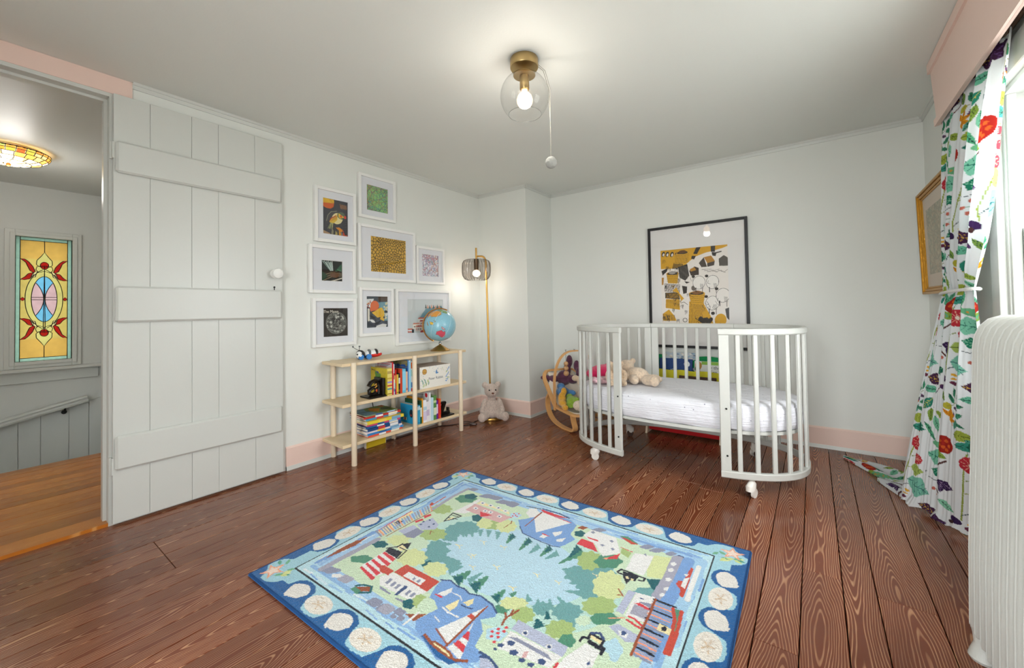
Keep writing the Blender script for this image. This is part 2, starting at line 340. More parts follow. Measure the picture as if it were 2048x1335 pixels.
# baseboards: pink board with a bevelled cap and a white shoe strip
def baseboard(name, runs):
    root = None
    for (p, q, nrm) in runs:
        p, q, n = Vector(p), Vector(q), Vector(nrm)
        def slab(z0_, z1_, t0, t1):
            bb = MB(); bb.add([p+Vector((0, 0, z0_)), q+Vector((0, 0, z0_)), q+n*t0+Vector((0, 0, z0_)), p+n*t0+Vector((0, 0, z0_)), p+Vector((0, 0, z1_)), q+Vector((0, 0, z1_)), q+n*t1+Vector((0, 0, z1_)), p+n*t1+Vector((0, 0, z1_))], [(0, 3, 2, 1), (4, 5, 6, 7), (0, 1, 5, 4), (1, 2, 6, 5), (2, 3, 7, 6), (3, 0, 4, 7)]); return bb
        o = slab(.0, .132, .011, .011).build(name if root is None else 'board', M_pink, root)
        if root is None: root = struct(o)
        slab(.132, .143, .013, .004).build('cap', M_pink, root); slab(.0, .024, .018, .014).build('shoe_strip', M_trim, root)
    return root
baseboard('baseboard_left', [((0, -2.285, 0), (0, -CD-.004, 0), (1, 0, 0))])
baseboard('baseboard_chimney', [((0, -CD-.004, 0), (CW+.028, -CD-.004, 0), (0, -1, 0)), ((CW+.016, -CD-.016, 0), (CW+.016, 0, 0), (1, 0, 0))])
baseboard('baseboard_back', [((CW+.016, 0, 0), (XR, 0, 0), (0, -1, 0))])
baseboard('baseboard_right', [((XR, 0, 0), (XR, YF, 0), (-1, 0, 0))])
# crown strips
def crown(name, p, q, n):
    p, q, n = Vector(p), Vector(q), Vector(n); bb = MB()
    for (za, zb, ta, tb) in ((H-.012, H, .016, .022), (H-.030, H-.012, .007, .011)):
        bb.add([p+Vector((0, 0, za)), q+Vector((0, 0, za)), q+n*ta+Vector((0, 0, za)), p+n*ta+Vector((0, 0, za)), p+Vector((0, 0, zb)), q+Vector((0, 0, zb)), q+n*tb+Vector((0, 0, zb)), p+n*tb+Vector((0, 0, zb))], [(0, 3, 2, 1), (4, 5, 6, 7), (0, 1, 5, 4), (1, 2, 6, 5), (2, 3, 7, 6), (3, 0, 4, 7)])
    return struct(bb.build(name, M_trim))
crown('trim_1', (0, -2.99, 0), (0, -CD, 0), (1, 0, 0)); crown('trim_2', (0, -CD, 0), (CW+.02, -CD, 0), (0, -1, 0)); crown('trim_3', (CW, -CD-.02, 0), (CW, 0, 0), (1, 0, 0)); crown('trim_4', (CW, 0, 0), (XR, 0, 0), (0, -1, 0)); crown('trim_5', (XR, 0, 0), (XR, -.74, 0), (-1, 0, 0))
# doorway: pink header board, jamb, head, stop
sbox('trim_6', [((0, DY0-.06, 2.017), (.008, -2.99, H-.001))], M_pink)
b = MB(); b.box((-WT-.005, DY1, -.0), (.004, DY1+.018, 2.017)); b.box((-WT-.005, DY0-.018, 0), (.004, DY0, 2.017)); b.box((-WT-.005, DY0, DZ-.014), (.004, DY1, 2.017)); jamb = struct(b.build('trim_7', M_trim))
b = MB(); b.box((-.085, DY1-.012, .0), (-.045, DY1, DZ-.026)); b.box((-.085, DY0, DZ-.026), (-.045, DY1, DZ-.014)); b.build('door_stop', M_trim, jamb)
b = MB(); b.box((-WT, DY0, -.02), (.0, DY1, .014)); b.build('threshold', M_hfloor, jamb)
# ------------------------------------------------------------------ plank door folded back against the left wall
door = struct(bpy.data.objects.new('door_1', None)); COL.objects.link(door); door.location = (0, -3.06, 0); tag(door, 'white board door with three cross battens, folded open against the wall')
ys = [0, .131, .298, .417, .598, .75]
for i in range(5):
    MB().rbox((.008, ys[i]+.0005, .012), (.030, ys[i+1]-.0005, 2.012), .0010).build('board', M_trim, door)
for (za, zb) in ((1.640, 1.788), (.938, 1.108), (.256, .412)): MB().rbox((.030, .006, za), (.052, .738, zb), .009).build('batten', M_trim, door)
for zc in (1.745, .275):
    h = MB().cyl((.014, -.006, zc-.04), (.014, -.006, zc+.04), .006, n=10).build('hinge', M_trim, door); MB().box((.008, -.004, zc-.038), (.0335, .012, zc+.038)).build('hinge_leaf', M_trim, h)
M_porc = mat('white_porcelain', 'f2f2ee', .15)
b = MB().lathe([(.0, .0), (.026, .0), (.026, .005), (.011, .009), (.010, .022), (.022, .030), (.030, .042), (.028, .054), (.015, .061), (0, .062)], (.030, .703, 1.207), 20, Euler((0, R(90), 0)).to_matrix()); b.build('knob', M_porc, door, True)
k = MB(); k.box((.030, .690, 1.098), (.0325, .712, 1.140)); kp = k.build('keyhole_plate', M_trim, door); MB().cyl((.0325, .701, 1.126), (.0335, .701, 1.126), .006, n=10).build('keyhole', M_black, kp); MB().box((.0325, .6985, 1.104), (.0335, .7035, 1.124)).build('keyhole_slot', M_black, kp)
# ------------------------------------------------------------------ hall beyond the doorway
HX = -2.75; HY0, HY1 = -4.7, -2.70
hf = sbox('floor_hall', [((-1.40, HY0, -.12), (-WT, HY1, -.012))], M_gap)
hx = [-1.40, -1.335, -1.272, -1.18, -1.087, -1.0, -.919, -.82, -.718, -.64, -.555, -.45, -.339, -.24, -WT]
planks(hf, hx, HY0, HY1, .014, M_hfloor, [], rs)
sbox('ceiling_hall', [((HX-.1, HY0-.1, H), (-WT, HY1+.1, H+.08))], M_hall)
GW = dict(y0=-3.219, y1=-2.890, z0=.595, z1=1.658)
sbox('wall_hall', [((HX-.08, HY0-.1, -1.6), (HX, GW['y0'], H)), ((HX-.08, GW['y1'], -1.6), (HX, HY1+.1, H)), ((HX-.08, GW['y0'], -1.6), (HX, GW['y1'], GW['z0'])), ((HX-.08, GW['y0'], GW['z1']), (HX, GW['y1'], H)), ((HX, HY1, -1.6), (-WT, HY1+.1, H)), ((HX, HY0-.1, -1.6), (-WT, HY0, H)), ((-1.44, HY0, -1.6), (-1.40, HY1, -.012)), ((HX, HY0, -1.66), (-1.4, HY1, -1.6))], M_hall)
# wainscot boards on the stair wall below the rail
wb = struct(bpy.data.objects.new('wall_wainscot', None)); COL.objects.link(wb)
wy = [-3.75, -3.62, -3.48, -3.335, -3.197, -3.073, -2.907, -2.782, HY1]
for i in range(len(wy)-1):
    pts = [(wy[i]+.0015, -.9), (wy[i+1]-.0015, -.9), (wy[i+1]-.0015, .20+.24*(wy[i+1]+2.777)), (wy[i]+.0015, .20+.24*(wy[i]+2.777))]
    MB().prism(pts, lambda u, v, w: (HX+.001+w, u, v), .014).build('board', M_hall, wb)
# sloping handrail
hr = thing('handrail', 'white sloping handrail fixed to the stair wall under the stained glass window', 'handrail')
b = MB(); pa = Vector((HX+.075, -4.2, .112+.236*(-4.2+3.294))); pb = Vector((HX+.075, -2.80, .112+.236*(-2.80+3.294)))
d = (pb-pa).normalized(); u_ = Vector((0, -d.z, d.y))
prof = [(-.03, -.026), (.03, -.026), (.034, -.012), (.022, -.004), (.022, .004), (.034, .014), (.026, .028), (-.026, .028), (-.034, .014), (-.022, .004), (-.022, -.004), (-.034, -.012)]
vs = [p+Vector((1, 0, 0))*x+u_*z for p in (pa, pb) for x, z in prof]; n = len(prof)
b.add(vs, [tuple(range(n))[::-1], tuple(range(n, 2*n))]+[(i, (i+1) % n, n+(i+1) % n, n+i) for i in range(n)]); b.build('rail', M_trim, hr)
br = MB(); br.cyl((HX+.015, -2.937, .125), (HX+.022, -2.937, .125), .018, n=12); br.tube([(HX+.02, -2.937, .122), (HX+.06, -2.937, .125), (HX+.075, -2.937, .165)], .007, 8); br.build('bracket', M_black, hr)
# window casing, sill and apron around the stained glass
w1 = struct(bpy.data.objects.new('window_1', None)); COL.objects.link(w1); tag(w1, 'stained glass window in a white frame on the stair wall')
gy0, gy1, gz0, gz1 = GW['y0'], GW['y1'], GW['z0'], GW['z1']
b = MB(); t = .058
for (a, c, d_, e) in ((gy0-t, gy0, gz0-t, gz1+t), (gy1, gy1+t, gz0-t, gz1+t), (gy0, gy1, gz1, gz1+t), (gy0, gy1, gz0-t, gz0)): b.rbox((HX-.02, a, d_), (HX+.022, c, e), .003)
b.build('casing', M_trim, w1)
b = MB(); t = .03
for (a, c, d_, e) in ((gy0-.004, gy0+.0, gz0, gz1), (gy1, gy1+.004, gz0, gz1)): b.box((HX+.022, a-t, d_-t), (HX+.034, c+t if c == gy0 else c, e+t)) if False else None
for (a, c, d_, e) in ((gy0-t, gy0, gz0-t, gz1+t), (gy1, gy1+t, gz0-t, gz1+t), (gy0, gy1, gz1, gz1+t), (gy0, gy1, gz0-t, gz0)): b.rbox((HX+.022, a, d_), (HX+.034, c, e), .003)
b.build('sash', M_trim, w1)
MB().rbox((HX, -3.9, .507), (HX+.075, HY1, .536), .006).build('sill', M_trim, w1); MB().rbox((HX, -3.9, .412), (HX+.02, HY1-.02, .507), .004).build('apron', M_trim, w1)
# ---- the leaded glass itself: pieces cut from one drawing, lead lines between
GWd, GHt = gy1-gy0, gz1-gz0; nu, nv = 110, 300
U, V = np.meshgrid((np.arange(nu)+.5)/nu-.5, (np.arange(nv)+.5)/nv); lab = np.zeros((nv, nu), int); lead = []
def inpoly(pts):
    ins = np.zeros(U.shape, bool); n = len(pts)
    for i in range(n):
        x0, y0_ = pts[i]; x1, y1_ = pts[(i+1) % n]
        if y0_ == y1_: continue
        ins ^= ((y0_ > V) != (y1_ > V)) & (U < (x1-x0)*(V-y0_)/(y1_-y0_)+x0)
    return ins
GC = ['e0b458', 'a8d0b8', 'd8cf7a', 'b01c12', 'e8d898', '74bfe0', 'd8b4b4', 'dcc468']
piece = [0]; pcol = {}
def glass(ci, pts, ld=True):
    piece[0] += 1; lab[inpoly(pts)] = piece[0]; pcol[piece[0]] = ci
    if ld: lead.append((list(pts), True))
def both(ci, pts, vflip=True):
    for sv in ((0, 1) if vflip else (0,)):
        for su in (1, -1): glass(ci, [(su*u, (1-v) if sv else v) for u, v in pts])
bw, bh = .085, .026
for su in (1, -1):            # amber background, cut by bars at the leaf levels
    lv = [bh, .175, .34, .5, .66, .825, 1-bh]
    for a, c in zip(lv[:-1], lv[1:]): glass(0 if a in (bh, .825) else 7, [(0, a), (su*(.5-bw), a), (su*(.5-bw), c), (0, c)], False)
    for a, c in zip([0, .175, .34, .5, .66, .825], [.175, .34, .5, .66, .825, 1]): glass(1, [(su*(.5-bw), a), (su*.5, a), (su*.5, c), (su*(.5-bw), c)])
    for v0_ in (0, 1-bh): glass(1, [(0, v0_), (su*(.5-bw), v0_), (su*(.5-bw), v0_+bh), (0, v0_+bh)])
ring = [(.33*math.sin(a), .5-.245*math.cos(a)*(1-.08*abs(math.sin(2*a)))) for a in np.linspace(0, 2*math.pi, 60)[:-1]]
for su in (1, -1): glass(2, [p for p in ring if p[0]*su >= -.001] if su > 0 else [p for p in ring if p[0] <= .001])
lens = [(.225*math.sin(a)*(1 if abs(math.cos(a)) < .8 else 1), .5-.185*math.cos(a)) for a in np.linspace(0, 2*math.pi, 60)[:-1]]
glass(5, [p for p in lens if p[1] <= .5]); glass(5, [p for p in lens if p[1] > .5])
for su in (1, -1):
    lobe = [(su*(.015+.0*t), .5) for t in (0,)]
    pts = []
    for t in np.linspace(-1, 1, 21): pts.append((su*(.012+.13*t*t), .5+.13*t))
    for t in np.linspace(1, -1, 21): pts.append((su*(.225*math.sqrt(max(0, 1-(t*.13/.185)**2))), .5+.13*t))
    glass(6, pts)
    glass(3, [(su*.415, .5), (su*.37, .485), (su*.325, .5), (su*.37, .515)])
both(3, [(.415, .175), (.33, .18), (.27, .20), (.20, .235), (.16, .275), (.185, .285), (.25, .27), (.29, .235), (.32, .205)])
both(3, [(.415, .345), (.34, .345), (.25, .335), (.18, .30), (.20, .285), (.28, .295), (.33, .32)])
both(4, [(.12, .27), (.2, .29), (.24, .33), (.16, .32)])
for v_ in (0, 1):
    f = (lambda q: 1-q) if v_ else (lambda q: q)
    glass(2, [(u, f(v)) for u, v in [(0, .115), (.06, .15), (.135, .185), (.14, .22), (.09, .235), (-.09, .235), (-.14, .22), (-.135, .185), (-.06, .15)]])
    for su in (1, -1): glass(2, [(su*u, f(v)) for u, v in [(0, .225), (.13, .235), (.15, .26), (.10, .285), (0, .27)]])
    glass(3, [(.075*math.cos(a), f(.225)+.029*math.sin(a)) for a in np.linspace(0, 2*math.pi, 20)[:-1]])
lead.append(([(0, bh), (0, .115)], False)); lead.append(([(0, 1-bh), (0, .885)], False))
def stained(ci):
    nm = 'stained_glass_%d' % ci
    if nm in MATS: return MATS[nm]
    m = bpy.data.materials.new(nm); m.use_nodes = True; nt = m.node_tree; nt.nodes.remove(nt.nodes['Principled BSDF'])
    tc = nt.nodes.new('ShaderNodeTexCoord'); n = nt.nodes.new('ShaderNodeTexNoise'); n.inputs['Scale'].default_value = 45 if ci == 1 else 20; nt.links.new(tc.outputs['Object'], n.inputs['Vector'])
    c = [v for v in lin(GC[ci])]; k = GLASS_T
    rp = nt.nodes.new('ShaderNodeMix'); rp.data_type = 'RGBA'; rp.inputs['A'].default_value = (*[v*k*.8 for v in c], 1); rp.inputs['B'].default_value = (*[min(1, v*k*1.25) for v in c], 1); nt.links.new(n.outputs['Fac'], rp.inputs['Factor'])
    t = nt.nodes.new('ShaderNodeBsdfTranslucent'); nt.links.new(rp.outputs['Result'], t.inputs['Color']); g = nt.nodes.new('ShaderNodeBsdfGlossy'); g.inputs['Roughness'].default_value = .15; mx = nt.nodes.new('ShaderNodeMixShader'); mx.inputs[0].default_value = .04
    nt.links.new(t.outputs[0], mx.inputs[1]); nt.links.new(g.outputs[0], mx.inputs[2]); nt.links.new(mx.outputs[0], nt.nodes['Material Output'].inputs[0]); MATS[nm] = m; return m
GLASS_T = .10
leaded = bpy.data.objects.new('leaded_panel', None); COL.objects.link(leaded); leaded.parent = w1
for k in range(1, piece[0]+1):
    jj, ii = np.nonzero(lab == k)
    if len(jj) < 6: continue
    idx = {}; b = MB()
    def vid(i, j):
        if (i, j) not in idx: idx[(i, j)] = len(b.v); b.v.append((HX-.002, gy0+i/nu*GWd, gz1-j/nv*GHt))
        return idx[(i, j)]
    for j, i in zip(jj, ii): b.f.append((vid(i, j), vid(i, j+1), vid(i+1, j+1), vid(i+1, j))); b.mi.append(0)
    b.build('pane', stained(pcol[k]), leaded, fix=False)
M_lead = mat('lead_came', '17130f', .5, .3); b = MB(); g3 = lambda u, v: (HX, (gy0+gy1)/2+u*GWd, gz1-v*GHt)
for pts, cl in lead: b.tube([g3(*p) for p in pts], .0028, 5, cl)
b.tube([g3(-.5, 0), g3(.5, 0), g3(.5, 1), g3(-.5, 1)], .006, 5, True); b.build('lead_lines', M_lead, leaded)
# ------------------------------------------------------------------ sash window in the right wall
def sash_window(name, label, org, ax, nrm, w, z0, z1, mid):
    """org: world point on the inner wall face at one jamb; ax: unit vector along the wall; nrm: into the room"""
    ax, nrm, org = Vector(ax), Vector(nrm), Vector(org); root = struct(bpy.data.objects.new(name, None)); COL.objects.link(root); tag(root, label)
    m = Matrix((ax, nrm, Vector((0, 0, 1)))).transposed().to_4x4(); m.translation = org
    c = .085
    b = MB(); b.rbox((-c, -.002, z0-.02), (0, .02, z1), .003, m); b.rbox((w, -.002, z0-.02), (w+c, .02, z1), .003, m); b.rbox((-c-.01, -.002, z1), (w+c+.01, .026, z1+.10), .004, m); b.build('casing', M_trim, root)
    b = MB(); b.rbox((-.018+.018, -.12, z0), (.018, -.0, z1), .001, m); b.rbox((w-.018, -.12, z0), (w, 0, z1), .001, m); b.rbox((0, -.12, z1-.018), (w, 0, z1), .001, m); b.build('jamb', M_trim, root)
    b = MB(); b.rbox((.018, -.03, z0), (.032, -.005, z1-.018), .002, m); b.rbox((w-.032, -.03, z0), (w-.018, -.005, z1-.018), .002, m); b.build('stop_bead', M_trim, root)
    MB().rbox((-c-.03, -.12, z0-.045), (w+c+.03, .055, z0-.012), .005, m).build('sill', M_trim, root)
    for nm, za, zb, d in (('lower_sash', z0, mid+.02, -.062), ('upper_sash', mid-.02, z1-.018, -.098)):
        b = MB(); s = .042
        b.rbox((.02, d, za), (.02+s, d+.03, zb), .003, m); b.rbox((w-.02-s, d, za), (w-.02, d+.03, zb), .003, m); b.rbox((.02+s, d, za), (w-.02-s, d+.03, za+(.07 if nm == 'lower_sash' else .038)), .003, m); b.rbox((.02+s, d, zb-.04), (w-.02-s, d+.03, zb), .003, m)
        sh = b.build(nm, M_trim, root); MB().box((.02+s, d+.012, za+.03), (w-.02-s, d+.015, zb-.03), m).build('pane', glass_mat('window_glass', (1, 1, 1), .05), sh)
    return root
sash_window('window_2', 'white double hung sash window beside the flowered curtain', (XR, WIN2[1], 0), (0, -1, 0), (-1, 0, 0), WIN2[1]-WIN2[0], WIN2[2], WIN2[3], 1.205)
for i, (a, c) in enumerate(FILL_WIN): sash_window('window_%d' % (i+3), 'unseen sash window added behind the viewpoint for fill daylight', (a, YF, 0), (1, 0, 0), (0, 1, 0), c-a, FILL_WIN_Z[0], FILL_WIN_Z[1], 1.15)
# ================================================================== picture frames on the left wall
M_wframe = mat('white_frame', 'efefec', .4, bump=.02, bscale=200)
M_mat = mat('picture_mat', 'e3e5ea', .8)
M_print = print_mat('paper_print', .55, spec=.35)
M_pane = glass_mat('picture_glass', (1, 1, 1), .04, .02)
def frame_left(label, y0, y1, z0, z1, art, draw, seed, inner=None, res=110):
    """frame hanging on the left wall; art = fractions u0,u1,v0,v1 from the top left"""
    root = thing('picture_frame', label, 'picture frame', (0.001, (y0+y1)/2, z0), 0, 'white framed pictures on the left wall')
    w, h = y1-y0, z1-z0; t, d = .021, .026
    b = MB()
    for (a, c, e, f) in ((-w/2, -w/2+t, 0, h), (w/2-t, w/2, 0, h), (-w/2+t, w/2-t, h-t, h), (-w/2+t, w/2-t, 0, t)): b.rbox((0, a, e), (d, c, f), .0015)
    b.build('frame', M_wframe, root)
    u0, u1, v0, v1 = art; ya, yb = -w/2+u0*w, -w/2+u1*w; zt, zb = h-v0*h, h-v1*h
    b = MB(); m_ = .0
    b.box((.006, -w/2+t, t), (.012, ya, h-t)); b.box((.006, yb, t), (.012, w/2-t, h-t)); b.box((.006, ya, zt), (.012, yb, h-t)); b.box((.006, ya, t), (.012, yb, zb)); b.build('mat_board', M_mat, root)
    W_, H_ = yb-ya, zt-zb; cv = Cv(res, int(res*H_/W_), 'ffffff', 1.0, H_/W_); draw(cv, H_/W_, seed)
    cv.mesh('print', lambda U, V: np.stack([np.full(U.shape, .008), ya+U*W_, zt-V*W_], -1), M_print, root)
    MB().box((.0155, -w/2+t, t), (.0165, w/2-t, h-t)).build('pane', M_pane, root)
    return root
def d_bird(c, h, s):
    c.poly('3c3d45', [(0, 0), (1, 0), (1, h), (0, h)]); c.noise(.35, s)
    for i in range(60):
        r = random.Random(i+s); x, y = r.random(), r.random()*h; c.line('55565c' if i % 2 else '2a2a30', .012, [(x, y), (x+.05, y+.08)])
    c.ell('e2b52f', .20, .10, .25); c.poly('d2622a', [(-.05, .2), (.45, .13), (.42, .28), (.3, .37), (.1, .36), (0, .3)]); c.scrib('c98a2a', .012, 3, 20, (0, 0, .4, .18))
    for i in range(14): c.line('a5724a', .012, [(.68+.02*i, .12+.012*(i % 4)), (.7+.02*i, .27+.02*(i % 3))])
    c.poly('4a4a4c', [(.14, .85), (.2, .62), (.35, .45), (.62, .42), (.6, .6), (.3, .85)]); c.line('9a9c84', .018, [(.14, .85), (.2, .62), (.33, .47), (.55, .42)])
    c.ell('e6d9a0', .57, .70, .23, .20, -.7); c.poly('dcb93a', [(.25, .88), (.36, .68), (.58, .56), (.57, .75), (.42, .9)])
    for i in range(5): c.line('b0562a', .012, [(.3+.05*i, .86-.03*i), (.46+.03*i, .62)])
    c.poly('b8452f', [(.25, .86), (.3, .72), (.55, .55), (.5, .62), (.36, .72)]); c.ell('5a6a55', .73, .56, .16, .14); c.poly('e8c838', [(.62, .48), (.85, .6), (.7, .68), (.62, .62)]); c.ell('d2622a', .72, .59, .055); c.ell('d8432f', .89, .60, .05, .06)
    for i in range(4): c.line('c9c38a' if i % 2 else '8fa06a', .022, [(.30+.03*i, .9), (.2+.055*i, 1.12)])
    for i, col in enumerate(['8f8a72', '3a3a3a', 'b0a060', '5a5048', 'd89a2a', '7a7a7a', 'c8432a', '2c2c30']): c.poly(col, [(.32+.08*i, h), (.36+.07*i, 1.06+.05*(i % 3)), (.48+.07*i, h)])
    c.poly('d8892a', [(.5, 1.05), (.65, 1.02), (.8, 1.12), (.72, 1.2)]); c.poly('a88a6a', [(0, 1.2), (.3, 1.3), (.25, h), (0, h)]); c.poly('c8501f', [(.65, 1.34), (.95, 1.28), (1, h), (.7, h)])
    for i in range(6): c.line('22242a', .02, [(.78, .8+.08*i), (.97, .75+.08*i)])
def d_green(c, h, s):
    c.poly('8fc47c', [(0, 0), (1, 0), (1, h), (0, h)]); c.noise(.12, s)
    for i, col in enumerate(['3f7fa8', 'b05a50', '4a4a68', '2f8a6a', 'c0785a', '386898', '8a4a68', '5a9a4a', 'a86a4a', '405878']): c.scrib(col, .011, s+i, 9, step=.9)
def d_cells(c, h, s):
    c.poly('5c4712', [(0, 0), (1, 0), (1, h), (0, h)]); r = np.random.default_rng(s); P = r.random((240, 2))*[1, h]
    for k in range(2):
        D = ((c.X[..., None]-P[:, 0])**2+(c.Y[..., None]-P[:, 1])**2); idx = D.argmin(-1); P = np.array([[c.X[idx == i].mean(), c.Y[idx == i].mean()] if (idx == i).any() else P[i] for i in range(len(P))])
    D = np.sort((c.X[..., None]-P[:, 0])**2+(c.Y[..., None]-P[:, 1])**2, -1); e = np.sqrt(D[..., 1])-np.sqrt(D[..., 0]); c.a[e > .015] = lin('d3a63c')
def d_palm(c, h, s):
    c.poly('e9e7de', [(0, 0), (1, 0), (1, h), (0, h)]); c.rect('181c1c', .02, .02, .98, h-.02)
    for i in range(16): c.line('c9d4d0' if i % 2 else '6f8a80', .03, [(.55, .62), (.05+.03*i, .05+.03*(i % 3))])
    for i in range(16): c.line(['1f4a38', '2f6a4c', '10241e', '5a8a68'][i % 4], .035, [(.95, .15+.02*i), (.45+.02*i, .7-.02*i)])
    for i in range(10): c.line(['3a2a1c', '8a7a5a', '20180f'][i % 3], .03, [(.1, .95-.04*i), (.5, .75-.03*i), (.95, .7-.02*i)])
    c.poly('6a4a34', [(.4, .62), (.6, .5), (.9, .62), (.7, .78), (.45, .75)]); c.line('cfc9b8', .05, [(.3, .98), (.6, .9), (.97, .78)]); c.poly('24452f', [(.02, .5), (.3, .7), (.1, .9), (.02, .9)])
def d_moon(c, h, s):
    c.poly('2c2520', [(0, 0), (1, 0), (1, h), (0, h)]); c.noise(.25, s); c.ell('8f9088', .53, .57, .42); c.ell('5a5b56', .53, .57, .405)
    r = random.Random(s)
    for i in range(130):
        a = r.uniform(0, 6.28); q = .40*math.sqrt(r.random()); x, y = .53+q*math.cos(a), .57+q*math.sin(a); rad = r.uniform(.008, .045); c.ell(r.choice(['a8a9a0', '7c7d76', '3c3a36', '2c2a28', 'c0c1b8', '6a6a64']), x, y, min(rad, max(.005, .40-q)))
    for x, y, q in [(.42, .42, .08), (.6, .45, .07), (.45, .62, .06), (.7, .6, .07), (.55, .72, .05)]: c.ell('302c28', x, y, q, q*.8)
    for i in range(60):
        a = r.uniform(0, 6.28); q = .38*math.sqrt(r.random()); c.ell('c4c5bc', .53+q*math.cos(a), .57+q*math.sin(a), .009)
def d_coll(c, h, s):
    c.poly('39424c', [(0, 0), (1, 0), (1, h), (0, h)]); c.noise(.2, s); c.poly('d8dcdc', [(0, .12), (.35, .1), (.2, .45), (.0, .4)]); c.poly('6f98a4', [(.5, .25), (1, .22), (1, 1.0), (.8, 1.0)]); c.rect('4a3a30', .55, 0, 1, .2); c.poly('d9d4c4', [(.05, .5), (.15, .5), (.14, 1.0), (.06, 1.0)])
    for i in range(22): r = random.Random(i); c.ell(r.choice(['d8cfa8', 'b04a34', 'e6e2d6', '2a2a30', 'cf7a30']), r.uniform(0, .3), r.uniform(.15, .55), .025)
    c.ell('d96a34', .38, .38, .20); c.poly('d96a34', [(.15, .5), (.3, .3), (.45, .55), (.2, .62)]); c.poly('e2b52f', [(.24, .66), (.4, .6), (.6, .48), (.72, .45), (.85, .65), (.82, 1.02), (.55, .9)])
    for i in range(6): c.line('c08a22', .014, [(.45+.06*i, .62-.01*i), (.5+.055*i, .95)])
    c.poly('4d5260', [(.15, .8), (.3, .74), (.8, 1.05), (.9, 1.1), (.5, 1.25), (.2, 1.15)]); c.line('23252c', .03, [(.4, .82), (.4, 1.45)]); 
    for i in range(7): c.leaf(['23252c', '3a3f4c', 'd9d9d6'][i % 3], .4, .9+.08*i, .3, -25 if i % 2 else 205, .35)
    for i in range(24): r = random.Random(i+90); c.ell(r.choice(['dfe3e0', 'd8cfa8', 'a8c0c0', '27323a']), r.uniform(.82, .98), r.uniform(.25, .9), .045)
    c.poly('d9d9d6', [(.45, 1.2), (.75, 1.12), (.95, 1.15), (.9, 1.3), (.6, 1.35)]); c.poly('e2c42f', [(.52, 1.33), (.68, 1.3), (.62, 1.45)]); c.poly('c8281f', [(0, 1.45), (.25, 1.42), (.25, h), (0, h)]); c.poly('d0502a', [(.85, 1.4), (1, 1.36), (1, h), (.85, h)])
def d_squig(c, h, s):
    c.poly('e6e4ea', [(0, 0), (1, 0), (1, h), (0, h)])
    for i, col in enumerate(['c4566a', '5a70b0', '6a9a70', 'b06a8a', '7a7aa8', 'cf8a5a', '4a6a9a', 'b04a5a', '6a5a90', '58a0a8', 'c06a6a']): c.scrib(col, .012, s+i*3, 10, step=.8)
def d_vill(c, h, s):
    c.poly('ccd2d2', [(0, 0), (1, 0), (1, h), (0, h)]); c.poly('6f9aa6', [(.3, .42), (.5, .2), (.95, .14), (1, .2), (.7, .4), (.3, .55)])
    for i in range(9): c.poly('d98a62' if i % 2 else '3f4a44', [(.48+.055*i, .2), (.5+.055*i, .10+.01*(i % 3)), (.53+.055*i, .19)])
    r = random.Random(s)
    for j in range(11):
        y = .36+j*.055
        for i in range(7):
            x = r.uniform(-.05, .95)
            if y < .5 and x < .25: continue
            c.rect(r.choice(['e9e4dc', 'dfe2e6', 'efe6d8', 'd9c8c0', 'c0ccd6']), x, y, x+.13, y+.09); c.poly(r.choice(['c8553c', 'd2705a', 'b8402f', 'd98a72']), [(x-.01, y), (x+.03, y-.035), (x+.12, y-.03), (x+.15, y)])
            c.rect(r.choice(['3a3f48', '6a7a88', 'a85a4a']), x+.03, y+.03, x+.055, y+.06); c.rect('3a3f48', x+.085, y+.03, x+.105, y+.06)
    c.rect('2c2f34', .12, .62, .17, .7); c.rect('31343a', .22, .72, .27, .9); c.poly('a83028', [(.35, .66), (.6, .62), (.6, .72), (.35, .76)]); c.rect('9fb0b4', .3, .78, .42, h)
frame_left('white frame with a yellow bird on a dark ground under a yellow sun', -2.104, -1.803, 1.442, 1.813, (.21, .81, .19, .84), d_bird, 1)
frame_left('topmost white frame, tangle of coloured lines on bright green', -1.781, -1.457, 1.659, 1.983, (.23, .80, .22, .80), d_green, 5)
frame_left('large white frame with a mustard pebble pattern, centre of the group', -1.786, -1.266, 1.199, 1.612, (.21, .83, .19, .83), d_cells, 9)
frame_left('white frame with a small dark palm leaf photograph', -2.143, -1.811, 1.099, 1.418, (.27, .72, .30, .74), d_palm, 4)
fm = frame_left('lowest left white frame with a grey moon on black', -2.122, -1.808, .741, 1.066, (.25, .81, .21, .80), d_moon, 8)
M_cream = mat('printed_cream', 'e9e4d4', .6)
lettering('lettering', 'The Moon', .026, Matrix.Translation((.0095, -.025, .234)) @ Matrix(((0, 0, 1, 0), (1, 0, 0, 0), (0, 1, 0, 0), (0, 0, 0, 1))), M_cream, fm, .0002)
frame_left('white frame with an orange and yellow bird collage, below the mustard print', -1.781, -1.486, .792, 1.148, (.22, .84, .18, .83), d_coll, 2)
frame_left('small white frame with pastel scribbles, nearest the floor lamp', -1.255, -.938, 1.196, 1.511, (.22, .80, .20, .78), d_squig, 20)
frame_left('white frame with a red roofed hill village, behind the globe', -1.463, -.872, .702, 1.146, (.20, .86, .18, .80), d_vill, 6)
